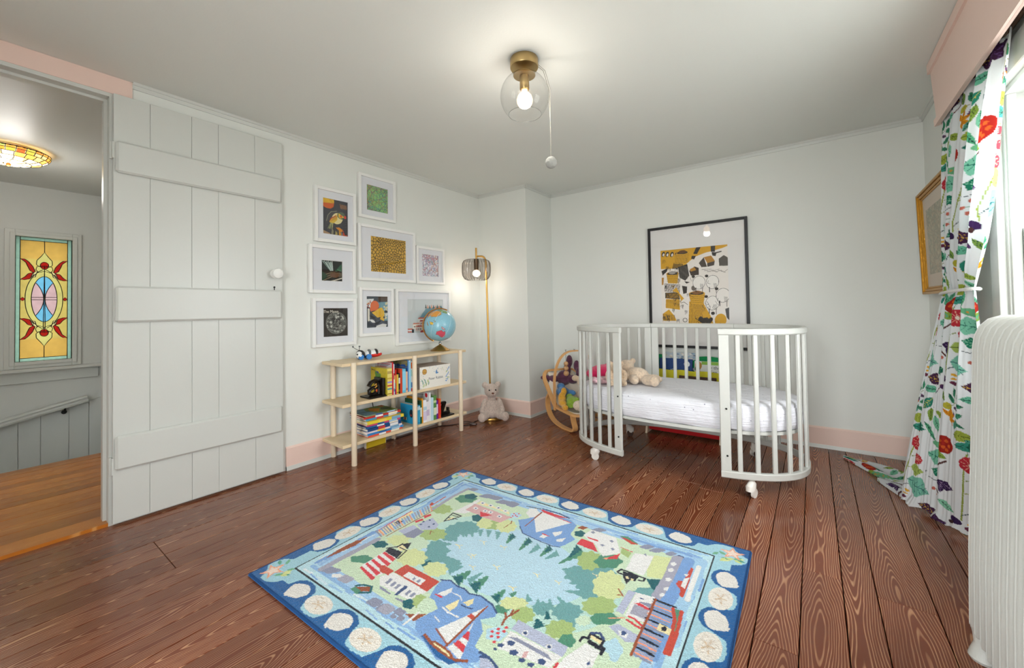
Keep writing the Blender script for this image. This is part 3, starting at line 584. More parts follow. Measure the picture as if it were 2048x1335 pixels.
# ================================================================== pale wooden shelf unit
def wood(name, c1, c2, stretch, rough=.45, sc=9):
    m = bpy.data.materials.new(name); m.use_nodes = True; nt = m.node_tree; b = nt.nodes['Principled BSDF']; tc = nt.nodes.new('ShaderNodeTexCoord'); mp = nt.nodes.new('ShaderNodeMapping'); mp.inputs['Scale'].default_value = stretch
    n = nt.nodes.new('ShaderNodeTexNoise'); n.inputs['Scale'].default_value = sc; n.inputs['Detail'].default_value = 5; n.inputs['Distortion'].default_value = .6; mx = nt.nodes.new('ShaderNodeMix'); mx.data_type = 'RGBA'; mx.inputs['A'].default_value = (*lin(c1), 1); mx.inputs['B'].default_value = (*lin(c2), 1)
    nt.links.new(tc.outputs['Object'], mp.inputs[0]); nt.links.new(mp.outputs[0], n.inputs['Vector']); nt.links.new(n.outputs['Fac'], mx.inputs['Factor']); nt.links.new(mx.outputs['Result'], b.inputs['Base Color']); b.inputs['Roughness'].default_value = rough; MATS[name] = m; return m
M_pine = wood('pale_pine', 'eddcbc', 'd9bd92', (12, 1.2, 12)); M_pinev = wood('pale_pine_upright', 'efe2cc', 'e0cbab', (14, 14, 1.2))
SO = Vector((.018, -1.985, 0)); SRZ = R(-2.8)
shelf = thing('shelf_unit', 'pale pine three shelf unit with six round legs under the pictures', 'shelf', SO, SRZ)
ZS = [(.118, .138), (.370, .390), (.626, .645)]
for za, zb in ZS: MB().rbox((-.008, -.07, za), (.258, .998, zb), .002).build('shelf_board', M_pine, shelf)
lg = None
for y in (0, .471, .923):
    for x in (0.004, .268):
        if lg is None: lg = MB().lathe([(0, .0), (.0155, .0), (.017, .003), (.017, .6465), (.016, .648), (0, .648)], (0, 0, 0), 18).build('leg', M_pinev, shelf, True); lg.location = (x, y, 0)
        else: q = lg.copy(); COL.objects.link(q); q.parent = shelf; q.location = (x, y, 0)
SM = Matrix.Translation(SO) @ Matrix.Rotation(SRZ, 4, 'Z')
def sy(Y): return (Y+1.985)/math.cos(SRZ)        # world Y -> along the shelf
M_page = mat('book_pages', 'efe9da', .8, var=.06, vscale=3, stretch=(200, 200, 200))
def cmat(hexc, rough=.4): return mat('cover_'+hexc, hexc, rough)
def book(label, col, size, mtx, spine=None, bands=(), cover=None, group=None, top=False):
    """size = (depth, thickness, height): spine faces local +x, covers face -y/+y"""
    d, t, h = size; root = thing('book', label, 'book', (0, 0, 0), 0, group); root.matrix_world = mtx
    b = MB(); c = min(.0022, t*.2); b.rbox((0, 0, 0), (d, c, h), c*.3); b.rbox((0, t-c, 0), (d, t, h), c*.3); b.rbox((d-c, c*.5, 0), (d, t-c*.5, h), c*.3)
    b.build('cover', cmat(col), root)
    MB().box((.003, c, .002), (d-c, t-c, h-.003)).build('pages', M_page, root)
    if spine: MB().box((d, .0004, .0005), (d+.0006, t-.0004, h-.0005)).build('spine_panel', cmat(spine), root)
    for (za, zb, bc) in bands: MB().box((d+.0004, .0003, za*h), (d+.0012, t-.0003, zb*h)).build('spine_print', cmat(bc), root)
    if cover:
        hgt = h-.006; cv = Cv(60, max(8, int(60*hgt/d)), cover[0], 1.0, hgt/d); cover[1](cv, hgt/d)
        cv.mesh('cover_print', lambda U, V: np.stack([.002+U*(d-.004), np.full(U.shape, t+.0003 if top else -.0003), h-.003-V*d], -1), M_print, root)
    return root
def stand(label, col, Y0, Y1, h, d, z, front=.246, **k):
    return book(label, col, (d, Y1-Y0, h), SM @ Matrix.Translation((front-d, sy(Y0), z+.0006)), **k)
zm = .390
def pt_grey(c, h):
    for i in range(9): c.line(['a8586a', '8a8a98'][i % 2], .03, [(.12, .08+.05*i), (.9-.1*(i % 3), .06+.05*i)])
def pt_yel(c, h):
    c.noise(.15, 3); c.poly('5e8f3c', [(.25, .12), (.62, .2), (.6, .42), (.3, .36)]); c.poly('4a4a9a', [(.28, .10), (.5, .14), (.46, .2)]); c.line('4a4020', .02, [(.05, .08), (.3, .1)])
    for i in range(9): r = random.Random(i); c.ell('8a6a20', r.uniform(.55, .95), r.uniform(.4, 1.0), .02)
    c.rect('7a7ab0', .62, .98, .85, 1.08)
def pt_green(c, h):
    c.rect('2a5aa8', 0, .16, 1, .24); c.noise(.3, 5)
    for i in range(40): r = random.Random(i); c.ell(r.choice(['8a8a5a', 'a89a6a', '6a7a4a']), r.random(), r.uniform(.0, h), .06)
    c.rect('2a5aa8', 0, .26, 1, .31); c.rect('2a5aa8', .93, .26, 1, h)
gm = 'books standing on the middle shelf'; gl = 'books standing on the lowest shelf'
stand('thick yellow picture book, first in the row by the black bookend', 'd9c638', -1.726, -1.689, .186, .205, zm, spine='e4d478', bands=((.05, .08, '8a6a20'), (.22, .27, '4f8fb0'), (.34, .39, 'c8432a'), (.46, .52, '9a8fd0'), (.60, .66, 'c8a848'), (.8, .9, 'b8a05a')), cover=('d5c137', pt_yel), group=gm)
stand('tall red book with a grey striped cover behind the yellow one', 'c4242c', -1.688, -1.676, .226, .205, zm, cover=('c9c4cc', pt_grey), group=gm)
stand('slim white book between two red spines', 'f0f0f0', -1.6755, -1.669, .212, .19, zm, bands=((.5, .7, 'c8323a'), (.1, .2, '5a8ab0')), group=gm)
stand('small green and yellow paperback with a purple foot', 'd9cf62', -1.6685, -1.661, .132, .14, zm, bands=((0, .28, '4a2a78'), (.3, .6, '7ab0a0')), group=gm)
stand('bright red book right of the slim white one', 'cf2a26', -1.6605, -1.653, .172, .16, zm, group=gm)
stand('short mustard book with plain spine', 'dcb93c', -1.6525, -1.636, .136, .15, zm, bands=((.06, .1, '6a5a2a'),), group=gm)
stand('thin black book with white spine lettering', '1c1a1a', -1.6355, -1.623, .142, .15, zm, bands=((.5, .78, 'd9d9d9'), (.1, .2, '8a4a3a')), group=gm)
stand('orange red book beside the thin black one', 'c9421f', -1.6225, -1.604, .172, .16, zm, group=gm)
stand('light blue book with a white edge on the middle shelf', '69bfdd', -1.6035, -1.575, .168, .16, zm, bands=((.1, .9, '8ed0e8'),), group=gm)
stand('peach coloured book left of the tall blue edged one', 'e8b795', -1.5745, -1.558, .146, .15, zm, bands=((.1, .2, 'c87a5a'),), group=gm)
stand('tall olive cover book with blue border and spine', '2f78ba', -1.5575, -1.549, .228, .215, zm, cover=('93906a', pt_green), group=gm)
stand('tall white book with a pale blue line on its spine', 'eef2f4', -1.5485, -1.531, .222, .2, zm, bands=((.02, .98, '8fc6dd'),), group=gm)
stand('tall book with orange, white, blue and red spine bands by the middle leg', 'f0f0ee', -1.5305, -1.510, .214, .2, zm, bands=((.76, .97, 'e8762a'), (.5, .72, 'bfe0d8'), (.12, .3, '5a8ac0'), (0, .1, 'cf3a2a')), group=gm)
# ---- lying stack on the lowest shelf
cols = [('orange red book at the very bottom of the lying stack', 'e0563a', .012), ('sky blue book second from the bottom of the lying stack', '3a86c4', .014), ('white and pink book in the lower half of the lying stack', 'e9d9dc', .013), ('navy book in the middle of the lying stack', '1f4a80', .018), ('dark blue striped book above the navy one in the stack', '2a5f96', .010), ('pink spined book in the middle of the lying stack', 'd2507a', .013), ('yellow book with red end in the lying stack', 'e6cf3a', .020), ('blue and green book third from the top of the stack', '4a90b8', .013), ('red spined book second from the top of the stack', 'c8352c', .013), ('landscape covered book on top of the lying stack', '7d8f6a', .009)]
z = .1388; rs2 = random.Random(5)
def pt_land(c, h):
    c.poly('6d93a4', [(0, 0), (1, 0), (1, .5), (0, .7)]); c.poly('7a8f4a', [(0, .5), (.4, .35), (1, .5), (1, h), (0, h)]); c.poly('d08a30', [(.1, .62), (.5, .45), (.8, .6), (.4, .9)]); c.poly('3c4a2a', [(.3, 1.0), (.6, .8), (.9, 1.1), (.5, 1.2)]); c.line('20180f', .03, [(.45, 0), (.5, .6)]); c.poly('b8622a', [(0, 1.0), (.3, 1.05), (.2, h), (0, h)]); c.noise(.25, 2)
for i, (lb, c, t) in enumerate(cols):
    L, D = rs2.uniform(.245, .285), rs2.uniform(.185, .205)
    if i == 9: L, D = .25, .2
    m = SM @ Matrix.Translation((.246-rs2.uniform(0, .012)-(.02 if i > 6 else 0), sy(-1.742)+rs2.uniform(-.008, .008), z)) @ Matrix.Rotation(R(rs2.uniform(-4, 3)), 4, 'Z') @ Matrix.Translation((-D, L/2, 0)) @ Matrix.Rotation(R(90), 4, 'X')
    o = book(lb, c, (D, t, L), m @ Matrix.Identity(4), bands=((.1, .35, ['f2e6d0', '9fc4dd', '7aa8c8', 'e6e6e6'][i % 4]), (.5, .7, ['e8e8e8', '2f5f9a', 'f0d060', 'd04040'][i % 4])), group='books lying in a stack on the lowest shelf', cover=('7d8f6a', pt_land) if i == 9 else None, top=(i == 9))
    z += t+.0007
# ---- standing on the lowest shelf
def pt_sky(c, h):
    c.poly('23a0d4', [(0, 0), (1, 0), (1, h), (0, h)]); c.ell('12303c', .72, .45*h, .12, .16); c.ell('d04a3a', .7, .55*h, .04); c.rect('e8dccb', .2, .72*h, .42, .86*h); c.ell('b04a2a', .31, .79*h, .06)
zl = .138
stand('thick bright blue book, first in the lowest row', '3fb4e0', -1.492, -1.452, .138, .185, zl, cover=('23a0d4', pt_sky), bands=((.75, .95, 'd0eef8'), (.05, .1, '2a8ab8')), group=gl)
stand('dark green book rising above the blue one', '1c5a3c', -1.4515, -1.436, .168, .185, zl, bands=((.3, .7, 'd8e4d8'),), group=gl)
stand('orange book rising behind the dark green one', 'e29a24', -1.4355, -1.424, .182, .185, zl, group=gl)
stand('white book with pastel spine dots in the lowest row', 'eceef0', -1.4235, -1.392, .166, .16, zl, bands=((.1, .5, 'd9cfe6'), (.55, .7, 'b8d4e0')), group=gl)
stand('cream book with a lilac spine label in the lowest row', 'e8e4e6', -1.3915, -1.366, .150, .15, zl, bands=((.3, .6, 'c8b8d0'),), group=gl)
def pt_soc(c, h):
    c.ell('c4202c', .8, .12, .09); c.line('9aa0a8', .03, [(.1, .14), (.6, .12)]); c.line('b8bcc4', .02, [(.1, .22), (.7, .2)]); c.line('b8bcc4', .02, [(.1, .28), (.6, .26)])
stand('tall white book with a red disc on its cover', 'e6eaec', -1.3655, -1.352, .214, .18, zl, cover=('e2e6e8', pt_soc), group=gl)
stand('pale blue slim book left of the green spine', 'bfdcea', -1.3515, -1.326, .172, .16, zl, group=gl)
stand('green book with white spine marks in the lowest row', '5b8f48', -1.3255, -1.298, .184, .16, zl, bands=((.2, .5, 'dfe8c8'), (.7, .8, 'c8d8a0')), group=gl)
stand('purple slim book in the lowest row', '5a2a98', -1.2975, -1.283, .142, .14, zl, bands=((.3, .8, 'e6dcf0'),), group=gl)
stand('red slim book left of the orange one in the lowest row', 'c8283a', -1.2825, -1.270, .146, .14, zl, group=gl)
stand('orange slim book against the right bookend', 'e8602a', -1.2695, -1.254, .150, .14, zl, bands=((.2, .8, 'd83a2a'),), group=gl)
# ---- book standing on the floor under the unit
ub = book('white and yellow book on the floor under the shelf unit', 'e9e4d8', (.095, .02, .17), Matrix.Translation((.052, -1.775, .0012)) @ Matrix.Rotation(R(4), 4, 'Y') @ Matrix(((0, 1, 0, 0), (0, 0, 1, 0), (-1, 0, 0, .096), (0, 0, 0, 1))), bands=())
MB().box((.05, .02, .004), (.0945, .0207, .166)).build('yellow_band', cmat('e8c82e'), ub)
# ---- letter bookends
M_bk = mat('black_lacquer', '17120f', .3)
def bookend(label, ch, m, tilt=0):
    root = thing('bookend', label, 'bookend'); root.matrix_world = m
    MB().rbox((-.06, -.075, 0), (.06, .055, .010), .002).build('base', M_bk, root)
    if ch == 'a':
        MB().rbox((-.055, .030, .010), (.055, .045, .125), .002).build('upright', M_bk, root)
        b = MB(); b.tube([(0, -.045, .075), (0, -.03, .098), (0, -.002, .108), (0, .02, .095), (0, .026, .07), (0, .026, .016)], .0125, 10, flat=(1, 1.6)); b.tube([(0, .02, .066), (0, -.02, .060), (0, -.042, .045), (0, -.04, .025), (0, -.015, .016), (0, .015, .03)], .0115, 10, flat=(1, 1.6)); l = b.build('letter', M_bk, root, True)
        b = MB(); b.tube([(.018, -.012, .078), (.019, .002, .088), (.018, .006, .072), (.018, -.008, .062)], .004, 6); b.build('painted_mark', mat('ochre_paint', 'd29a3c', .5), l); MB().ell((.018, .004, .042), (.003, .007, .010)).build('painted_dot', mat('orange_paint', 'c8501f', .5), l)
    else:
        b = MB(); b.rbox((-.012, -.055, .010), (.012, .05, .028), .002); b.rbox((-.012, -.055, .090), (.012, .01, .108), .002); b.add([(-.012, -.01, .10), (.012, -.01, .10), (.012, -.05, .02), (-.012, -.05, .02), (-.012, .015, .10), (.012, .015, .10), (.012, -.022, .02), (-.012, -.022, .02)], [(0, 1, 2, 3), (4, 7, 6, 5), (0, 4, 5, 1), (3, 2, 6, 7), (0, 3, 7, 4), (1, 5, 6, 2)]); b.rbox((-.012, .03, .028), (.012, .045, .055), .002); b.build('letter', M_bk, root)
    return root
bookend('black letter a bookend on the middle shelf', 'a', SM @ Matrix.Translation((.185, sy(-1.786), .3905)))
bookend('black letter z bookend on the lowest shelf', 'z', SM @ Matrix.Translation((.19, sy(-1.172), .1385)))
# ---- printed gift box
bx = thing('gift_box', 'white printed boxed book set on the middle shelf', 'box'); bx.matrix_world = SM @ Matrix.Translation((.05, sy(-1.455), .3905))
MB().rbox((0, 0, 0), (.20, .298, .160), .0015).build('carton', mat('box_board', 'c9beb4', .6), bx)
cv = Cv(150, 80, 'edeae0', .298, .160); r = random.Random(11)
for i in range(150):
    x, y = r.uniform(0, .298), r.uniform(0, .16)
    if .04 < x < .25 and y > .05: continue
    cv.ell(r.choice(['8fb0c8', 'b8c89a', '9fb47a', 'd8c0a0', '6a94c4', 'a8c0a0']), x, y, r.uniform(.001, .003))
cv.ell('9a6a34', .045, .036, .021); cv.ell('c89a4a', .045, .036, .017); cv.line('6a4420', .002, [(.03, .03), (.06, .03)]); cv.line('6a4420', .002, [(.032, .04), (.058, .04)]); cv.line('b8b4a8', .0012, [(0, .082), (.298, .082)])
for i in range(8): cv.leaf(r.choice(['9fb47a', 'b8c88a', '8fb0a0']), .03+.025*(i % 3), .15-.006*i, .03, -60-10*i, .4)
for i in range(9): cv.leaf(r.choice(['8fb0d8', '7aa0d0', '9fb47a', 'b0c48a']), .285-.01*(i % 3), .02+.014*i, .024, 100+12*i, .4)
cv.leaf('5f8fc0', .155, .065, .035, -80, .45); cv.leaf('5f8fc0', .16, .06, .02, -20, .5)
cv.mesh('front_print', lambda U, V: np.stack([np.full(U.shape, .2008), U, .160-V], -1), M_print, bx)
lettering('lettering', 'Peter Rabbit', .028, Matrix.Translation((.2012, .152, .066)) @ Matrix(((0, 0, 1, 0), (1, 0, 0, 0), (0, 1, 0, 0), (0, 0, 0, 1))), mat('grey_ink', '5a6068', .6), bx, .0002)
# ================================================================== globe
GZ = .6455
gl_ = thing('globe', 'small world globe on a brass base at the right end of the shelf top', 'globe', (.178, -1.150, GZ), R(-38))
M_brass = mat('brass', 'c79a52', .28, .9); M_brassd = mat('aged_brass', '9a6a2e', .4, .6)
MB().lathe([(0, 0), (.078, 0), (.080, .004), (.070, .010), (.022, .040), (.010, .046), (0, .047)], (0, 0, 0), 32).build('base', M_brass, gl_, True)
MB().ell((0, 0, .058), .013, 14, 10).build('pivot', mat('chrome_pivot', 'c0c0c0', .2, 1), gl_, True)
GR = .138*.93; gc = np.array([0, 0, .072+GR+.004]); n_, k_ = 200, 120
th = np.linspace(0, 2*np.pi, n_); ph = np.linspace(np.pi/2, -np.pi/2, k_); T, Pn = np.meshgrid(th, ph)
cg = Cv(n_, k_, '8fc4d6', 360, 180)
def land(col, pts): cg.poly(col, pts); cg.line('8a6a50', 1.2, pts+[pts[0]])
off = 0
# x: degrees across (180 faces the room), y: degrees down from the pole
land('e6a04a', [(98, 58), (120, 40), (150, 38), (160, 50), (150, 66), (128, 74), (118, 70), (112, 82), (104, 72)]); land('7fa86a', [(90, 20), (150, 16), (190, 22), (186, 34), (150, 38), (110, 36)]); land('d98aa0', [(60, 40), (96, 40), (98, 58), (80, 60)]); land('a890c8', [(92, 60), (104, 72), (100, 84), (92, 76)])
land('d8566a', [(172, 116), (186, 104), (196, 108), (200, 102), (206, 110), (214, 120), (210, 130), (198, 130), (184, 126), (174, 128)]); land('e6c04a', [(132, 92), (150, 90), (152, 98), (140, 100)]); land('d9a04a', [(118, 92), (128, 102), (134, 108), (124, 104)]); land('9ab870', [(148, 80), (154, 84), (150, 90)]); land('d8a0a8', [(182, 92), (198, 96), (194, 100), (184, 98)]); land('d0788a', [(232, 130), (238, 122), (240, 130), (234, 138)]); land('e0c070', [(300, 40), (340, 60), (330, 90), (310, 70)]); land('c0a0d0', [(20, 60), (50, 60), (40, 110), (20, 90)])
for y in range(30, 180, 30): cg.line('b8d8e0', .8, [(0, y), (360, y)])
for x in range(0, 360, 30): cg.line('b8d8e0', .8, [(x, 0), (x, 180)])
cg.rect('b4b8b4', 0, 166, 360, 180); cg.noise(.08, 4)
tilt = Matrix.Rotation(R(-24), 3, 'X'); tm = np.array(tilt)
sp = np.stack([np.cos(Pn)*np.cos(T-np.pi), np.cos(Pn)*np.sin(T-np.pi), np.sin(Pn)], -1)*GR
sp = sp @ tm.T + gc
grid_mesh('sphere', sp.reshape(-1, 3), n_, k_, cg.a.reshape(-1, 3), print_mat('globe_print', .25, spec=.5), gl_, True)
axn = Vector(tilt @ Vector((0, 0, 1))); side = Vector(tilt @ Vector((0, -1, 0))); gcv = Vector(gc)
MB().tube([gcv+(axn*math.cos(a)+side*math.sin(a))*(GR+.008) for a in np.linspace(R(2), R(178), 30)], .0055, 8, flat=(1, .7)).build('meridian_arm', M_brassd, gl_, True)
for s_ in (1, -1): MB().cyl(gcv+axn*s_*(GR-.001), gcv+axn*s_*(GR+.014), .005, n=10).build('axis_pin', M_brass, gl_, True)
# ================================================================== toy bug on the shelf top
tb = thing('toy_bug', 'black, white and red plastic toy bug with feelers on the shelf top', 'toy', (.16, -1.812, GZ), R(-18))
MW, MK, MR, MBl = mat('toy_white', 'e8e8e6', .3), mat('toy_black', '2a2a2c', .3), mat('toy_red', 'c8241f', .3), mat('toy_blue', '2a78c0', .3)
MB().ell((0, .035, .036), (.034, .058, .026)).build('body', MW, tb, True)
MB().ell((0, .042, .028), (.036, .058, .020)).build('belly', MR, tb, True)
for s_ in (0, 1):
    b = MB(); b.ell((0, .055-.045*s_, .040), (.037, .012+.004*(1-s_), .027)); b.build('stripe', MK if s_ == 0 else mat('toy_grey', '6a6e70', .3), tb, True)
hd = MB().ell((0, -.048, .034), (.032, .030, .030)).build('head', MK, tb, True); MB().ell((.010, -.056, .032), (.027, .024, .026)).build('face', MW, hd, True)
for s_ in (1, -1): MB().ell((.030, -.062+.014*s_, .038), .0055).build('eye', MK, hd, True)
for x, y in ((.026, -.05), (.032, .0), (-.026, -.05), (-.03, .0)): MB().cyl((x-.008, y, .018), (x+.008, y, .018), .018, n=18).build('wheel', MBl, tb, True)
for s_ in (1, -1):
    f_ = MB().tube([(.0, -.055, .060), (.005*s_, -.068+.012*s_, .075), (.006*s_, -.075+.02*s_, .086)], .0018, 6).build('feeler', MK, tb); MB().ell((.006*s_, -.075+.02*s_, .089), .006).build('feeler_tip', mat('toy_grey', '6a6e70', .3), f_, True)
# ================================================================== floor lamp in the corner
lp = thing('floor_lamp', 'slim brass floor lamp with a ribbed glass shade in the corner', 'lamp', (.285, -.642, 0))
MB().lathe([(0, 0), (.118, 0), (.120, .003), (.120, .020), (.117, .024), (0, .024)], (0, 0, 0), 48).build('base', M_brass, lp, True)
pr = Vector((-.803, -.596, 0)); off_ = pr*.026
top = Vector(off_)+Vector((0, 0, 1.40)); sc_ = Vector((.205-.285, -.722+.642, 0))     # shade centre relative to the base
arm = [Vector((0, 0, .024)), Vector(off_)*.5+Vector((0, 0, .7)), top]
hd = (sc_-Vector((off_.x, off_.y, 0))); 
for a in np.linspace(15, 90, 6): arm.append(top+Vector((hd.x, hd.y, 0))*.45*(1-math.cos(R(a)))+Vector((0, 0, .055*math.sin(R(a)))))
arm.append(Vector((sc_.x, sc_.y, arm[-1].z)))
MB().tube(arm, .0085, 12).build('pole', M_brass, lp, True)
zs0, zs1, Rs = 1.238, 1.425, .127
MB().cyl((sc_.x, sc_.y, zs1-.03), (sc_.x, sc_.y, 1.53), .0085, n=14).build('stem', M_brass, lp, True)
MB().lathe([(0, zs1-.092), (.018, zs1-.092), (.024, zs1-.02), (.024, zs1+.002), (0, zs1+.002)], (sc_.x, sc_.y, 0), 20).build('socket', mat('dark_brass', '6a5540', .35, .8), lp, True)
# ribbed smoke glass drum, open below
nr = 40; vs = []; fs = []; prof = [(.028, zs1), (.085, zs1-.001), (.112, zs1-.012), (.124, zs1-.035), (Rs, zs1-.07), (Rs, zs0+.07), (.122, zs0+.04), (.105, zs0+.012), (.075, zs0)]
nn = nr*4
for (r_, z_) in prof:
    for j in range(nn):
        t = 2*math.pi*j/nn; rr_ = r_+(.0032 if r_ > .05 else 0)*math.cos(nr*t); vs.append((sc_.x+rr_*math.cos(t), sc_.y+rr_*math.sin(t), z_))
for i in range(len(prof)-1):
    for j in range(nn): fs.append((i*nn+j, i*nn+(j+1) % nn, (i+1)*nn+(j+1) % nn, (i+1)*nn+j))
M_smoke = glass_mat('smoke_ribbed_glass', (.78, .76, .75), .5, .1)
MB().add(vs, fs).build('shade', M_smoke, lp, True)
rb = None
for k_ in range(28):
    if rb is None: rb = MB().tube([(r_+.002, 0, z_) for r_, z_ in prof[1:]], .0022, 5).build('rib', glass_mat('rib_glass', (.80, .79, .78), .5, .1), lp, True)
    else: c_ = rb.copy(); COL.objects.link(c_); c_.parent = lp; rb = c_
    rb.location = (sc_.x, sc_.y, 0); rb.rotation_euler = (0, 0, 2*math.pi*k_/28)
M_bulb = mat('lit_bulb', 'ffffff', .3, emis='ffd8a8', estr=14)
MB().ell((sc_.x, sc_.y, zs1-.125), (.034, .034, .030)).build('bulb', M_bulb, lp, True)
pl = bpy.data.lights.new('lamp_light', 'POINT'); pl.energy = 2.1; pl.color = (1, .92, .83); pl.shadow_soft_size = .05; po = bpy.data.objects.new('lamp_light', pl); COL.objects.link(po); po.parent = lp; po.location = (sc_.x, sc_.y, zs0+.01)
M_cord = mat('black_cord', '1a1512', .5)
cw = lambda x, y, z=.004: (x-.285, y+.642, z)
cp = [cw(.245, -.755), cw(.255, -.82), cw(.28, -.90)]+[cw(.262+.05*math.cos(a), -.945+.05*math.sin(a), .004+.0008*i) for i, a in enumerate(np.linspace(R(60), R(60+560), 26))]+[cw(.18, -.98), cw(.10, -1.10), cw(.07, -1.30), cw(.06, -1.45), cw(.052, -1.62), cw(.040, -1.66, .10), cw(.034, -1.69, .30), cw(.032, -1.72, .40)]
co_ = MB().tube(cp, .0032, 6).build('cord', M_cord, lp, True)
MB().rbox((-.03, -.015, 0), (.03, .015, .020), .006, Matrix.Translation(cw(.315, -.915, 0)) @ Matrix.Rotation(R(35), 4, 'Z'), 2).build('foot_switch', mat('brown_switch', '3a241c', .35), co_, True)
# ================================================================== teddy bear on the lamp base
def fur(name, c, b=.6, sc=220, var=.18): return mat(name, c, .95, var=var, vscale=90, bump=b, bscale=sc, sheen=.4, spec=.1)
M_fur = fur('grey_beige_fur', 'c6b4a8')
tbear = thing('teddy_bear', 'grey beige curly teddy bear sitting on the brass lamp base', 'teddy bear', (.352, -.712, .0245), R(-43))
plush('body', [((0, 0, .085), (.062, .066, .085)), ((.0, 0, .05), (.07, .078, .05)), ((.005, 0, .175), (.035, .038, .03)), ((.012, 0, .240), (.066, .066, .062)), ((.055, 0, .222), (.036, .036, .030)), ((.0, .058, .290), (.016, .028, .028)), ((.0, -.058, .290), (.016, .028, .028)),
               ((.022, .074, .125), (.026, .024, .055), (20, 0, 0)), ((.04, .088, .078), (.026, .024, .036), (10, -20, 0)), ((.022, -.074, .125), (.026, .024, .055), (-20, 0, 0)), ((.04, -.088, .078), (.026, .024, .036), (-10, -20, 0)),
               ((.065, .066, .036), (.070, .036, .036), (0, 0, 28)), ((.115, .098, .036), (.030, .036, .040)), ((.065, -.066, .036), (.070, .036, .036), (0, 0, -28)), ((.115, -.098, .036), (.030, .036, .040))], M_fur, tbear, .0065, 3)
M_nose = mat('brown_nose', '6b4030', .4); MB().ell((.092, 0, .232), (.008, .012, .008)).build('nose', M_nose, tbear, True)
for s_ in (1, -1): MB().ell((.070, .027*s_, .255), .0065).build('eye', M_black, tbear, True)
MB().tube([(.088, -.012, .212), (.091, 0, .209), (.088, .012, .212)], .0018, 5).build('mouth', M_nose, tbear)
# ================================================================== oval crib, front side removed
CX, CY, CA, CB, CN = 1.945, -.772, .648, .376, 2.5
def se(t, d=0.):
    c, s = math.cos(t), math.sin(t); return Vector((CX+(CA-d)*math.copysign(abs(c)**(2/CN), c), CY+(CB-d)*math.copysign(abs(s)**(2/CN), s), 0))
def dense(d=0., n=2000): return [se(2*math.pi*i/n, d) for i in range(n)]
ring_ = dense()
arc = [0]
for i in range(1, len(ring_)+1): arc.append(arc[-1]+(ring_[i % len(ring_)]-ring_[i-1]).length)
TOT = arc[-1]
import bisect
def at_s(s):
    s %= TOT; i = min(bisect.bisect_right(arc, s)-1, len(ring_)-1); a, b_ = ring_[i], ring_[(i+1) % len(ring_)]; t = (s-arc[i])/max(1e-9, arc[i+1]-arc[i]); p = a.lerp(b_, t); tg = (ring_[(i+3) % len(ring_)]-ring_[i-3]).normalized(); return p, tg
def s_near(x, front): return min(range(len(ring_)), key=lambda i: abs(ring_[i].x-x)+(0 if (ring_[i].y < CY) == front else 9))
sFL, sFR, sBL, sBR = arc[s_near(1.705, True)], arc[s_near(2.232, True)], arc[s_near(1.660, False)], arc[s_near(2.212, False)]
M_crib = mat('white_crib_paint', 'c4c5bf', .35, bump=.02, bscale=100)
crib = thing('crib', 'white oval slatted crib on casters with one side open', 'crib', (0, 0, 0))
def rail(name, s0, s1, z0, z1, w):
    n = max(4, int((s1-s0)/.02)); b = MB(); vs = []; ch = .005; h2 = w/2
    prof = [(-h2, z0+ch), (-h2+ch, z0), (h2-ch, z0), (h2, z0+ch), (h2, z1-ch), (h2-ch, z1), (-h2+ch, z1), (-h2, z1-ch)]
    for i in range(n+1):
        p, tg = at_s(s0+(s1-s0)*i/n); nr_ = Vector((tg.y, -tg.x, 0)); vs += [p+nr_*a+Vector((0, 0, z)) for a, z in prof]
    k = len(prof); fs = [tuple(range(k))[::-1], tuple(n*k+j for j in range(k))]+[(i*k+j, i*k+(j+1) % k, (i+1)*k+(j+1) % k, (i+1)*k+j) for i in range(n) for j in range(k)]
    return b.add(vs, fs).build(name, M_crib, crib, True)
ZB0, ZB1, ZT0, ZT1 = .086, .122, .818, .850
secs = [(sFR, sBR+TOT), (sBL, sFL)] if sBR < sFR else [(sFR, sBR), (sBL, sFL)]
secs = secs+[(sBR+.002 if sBR < sBL else sBR+.002, sBL-.002)]
for (a, b_) in secs:
    if b_ < a: b_ += TOT
    rail('top_rail', a, b_, ZT0, ZT1, .030); rail('bottom_rail', a, b_, ZB0, ZB1, .026)
    pw = .024
    for s_ in (a+pw, b_-pw):
        p, tg = at_s(s_); m = Matrix.Translation(p) @ Matrix.Rotation(math.atan2(tg.y, tg.x), 4, 'Z'); po_ = MB().rbox((-pw, -.010, ZB1-.004), (pw, .010, ZT0+.004), .003, m).build('post', M_crib, crib)
        if a < 10 and (abs(s_-a-pw) < .001 or True):
            for zz in (.20, .44):
                MB().cyl(m @ Vector((.006, .010, zz)), m @ Vector((.006, .0125, zz)), .005, n=10).build('bolt', mat('dark_bolt', '2a2a28', .4, .6), po_) ; MB().cyl(m @ Vector((.006, -.0125, zz)), m @ Vector((.006, -.010, zz)), .005, n=10).build('bolt', MATS['dark_bolt'], po_)
    ns = int(round((b_-a-2*pw*2)/.079)); sl = None
    for i in range(ns):
        s_ = a+2*pw+(b_-a-4*pw)*(i+.5)/ns; p, tg = at_s(s_)
        if sl is None:
            sl = MB().rbox((-.011, -.008, 0), (.011, .008, ZT0-ZB1+.006), .0035).build('slat', M_crib, crib)
        else: c_ = sl.copy(); COL.objects.link(c_); c_.parent = crib; sl = c_
        sl.location = (p.x, p.y, ZB1-.003); sl.rotation_euler = (0, 0, math.atan2(tg.y, tg.x))
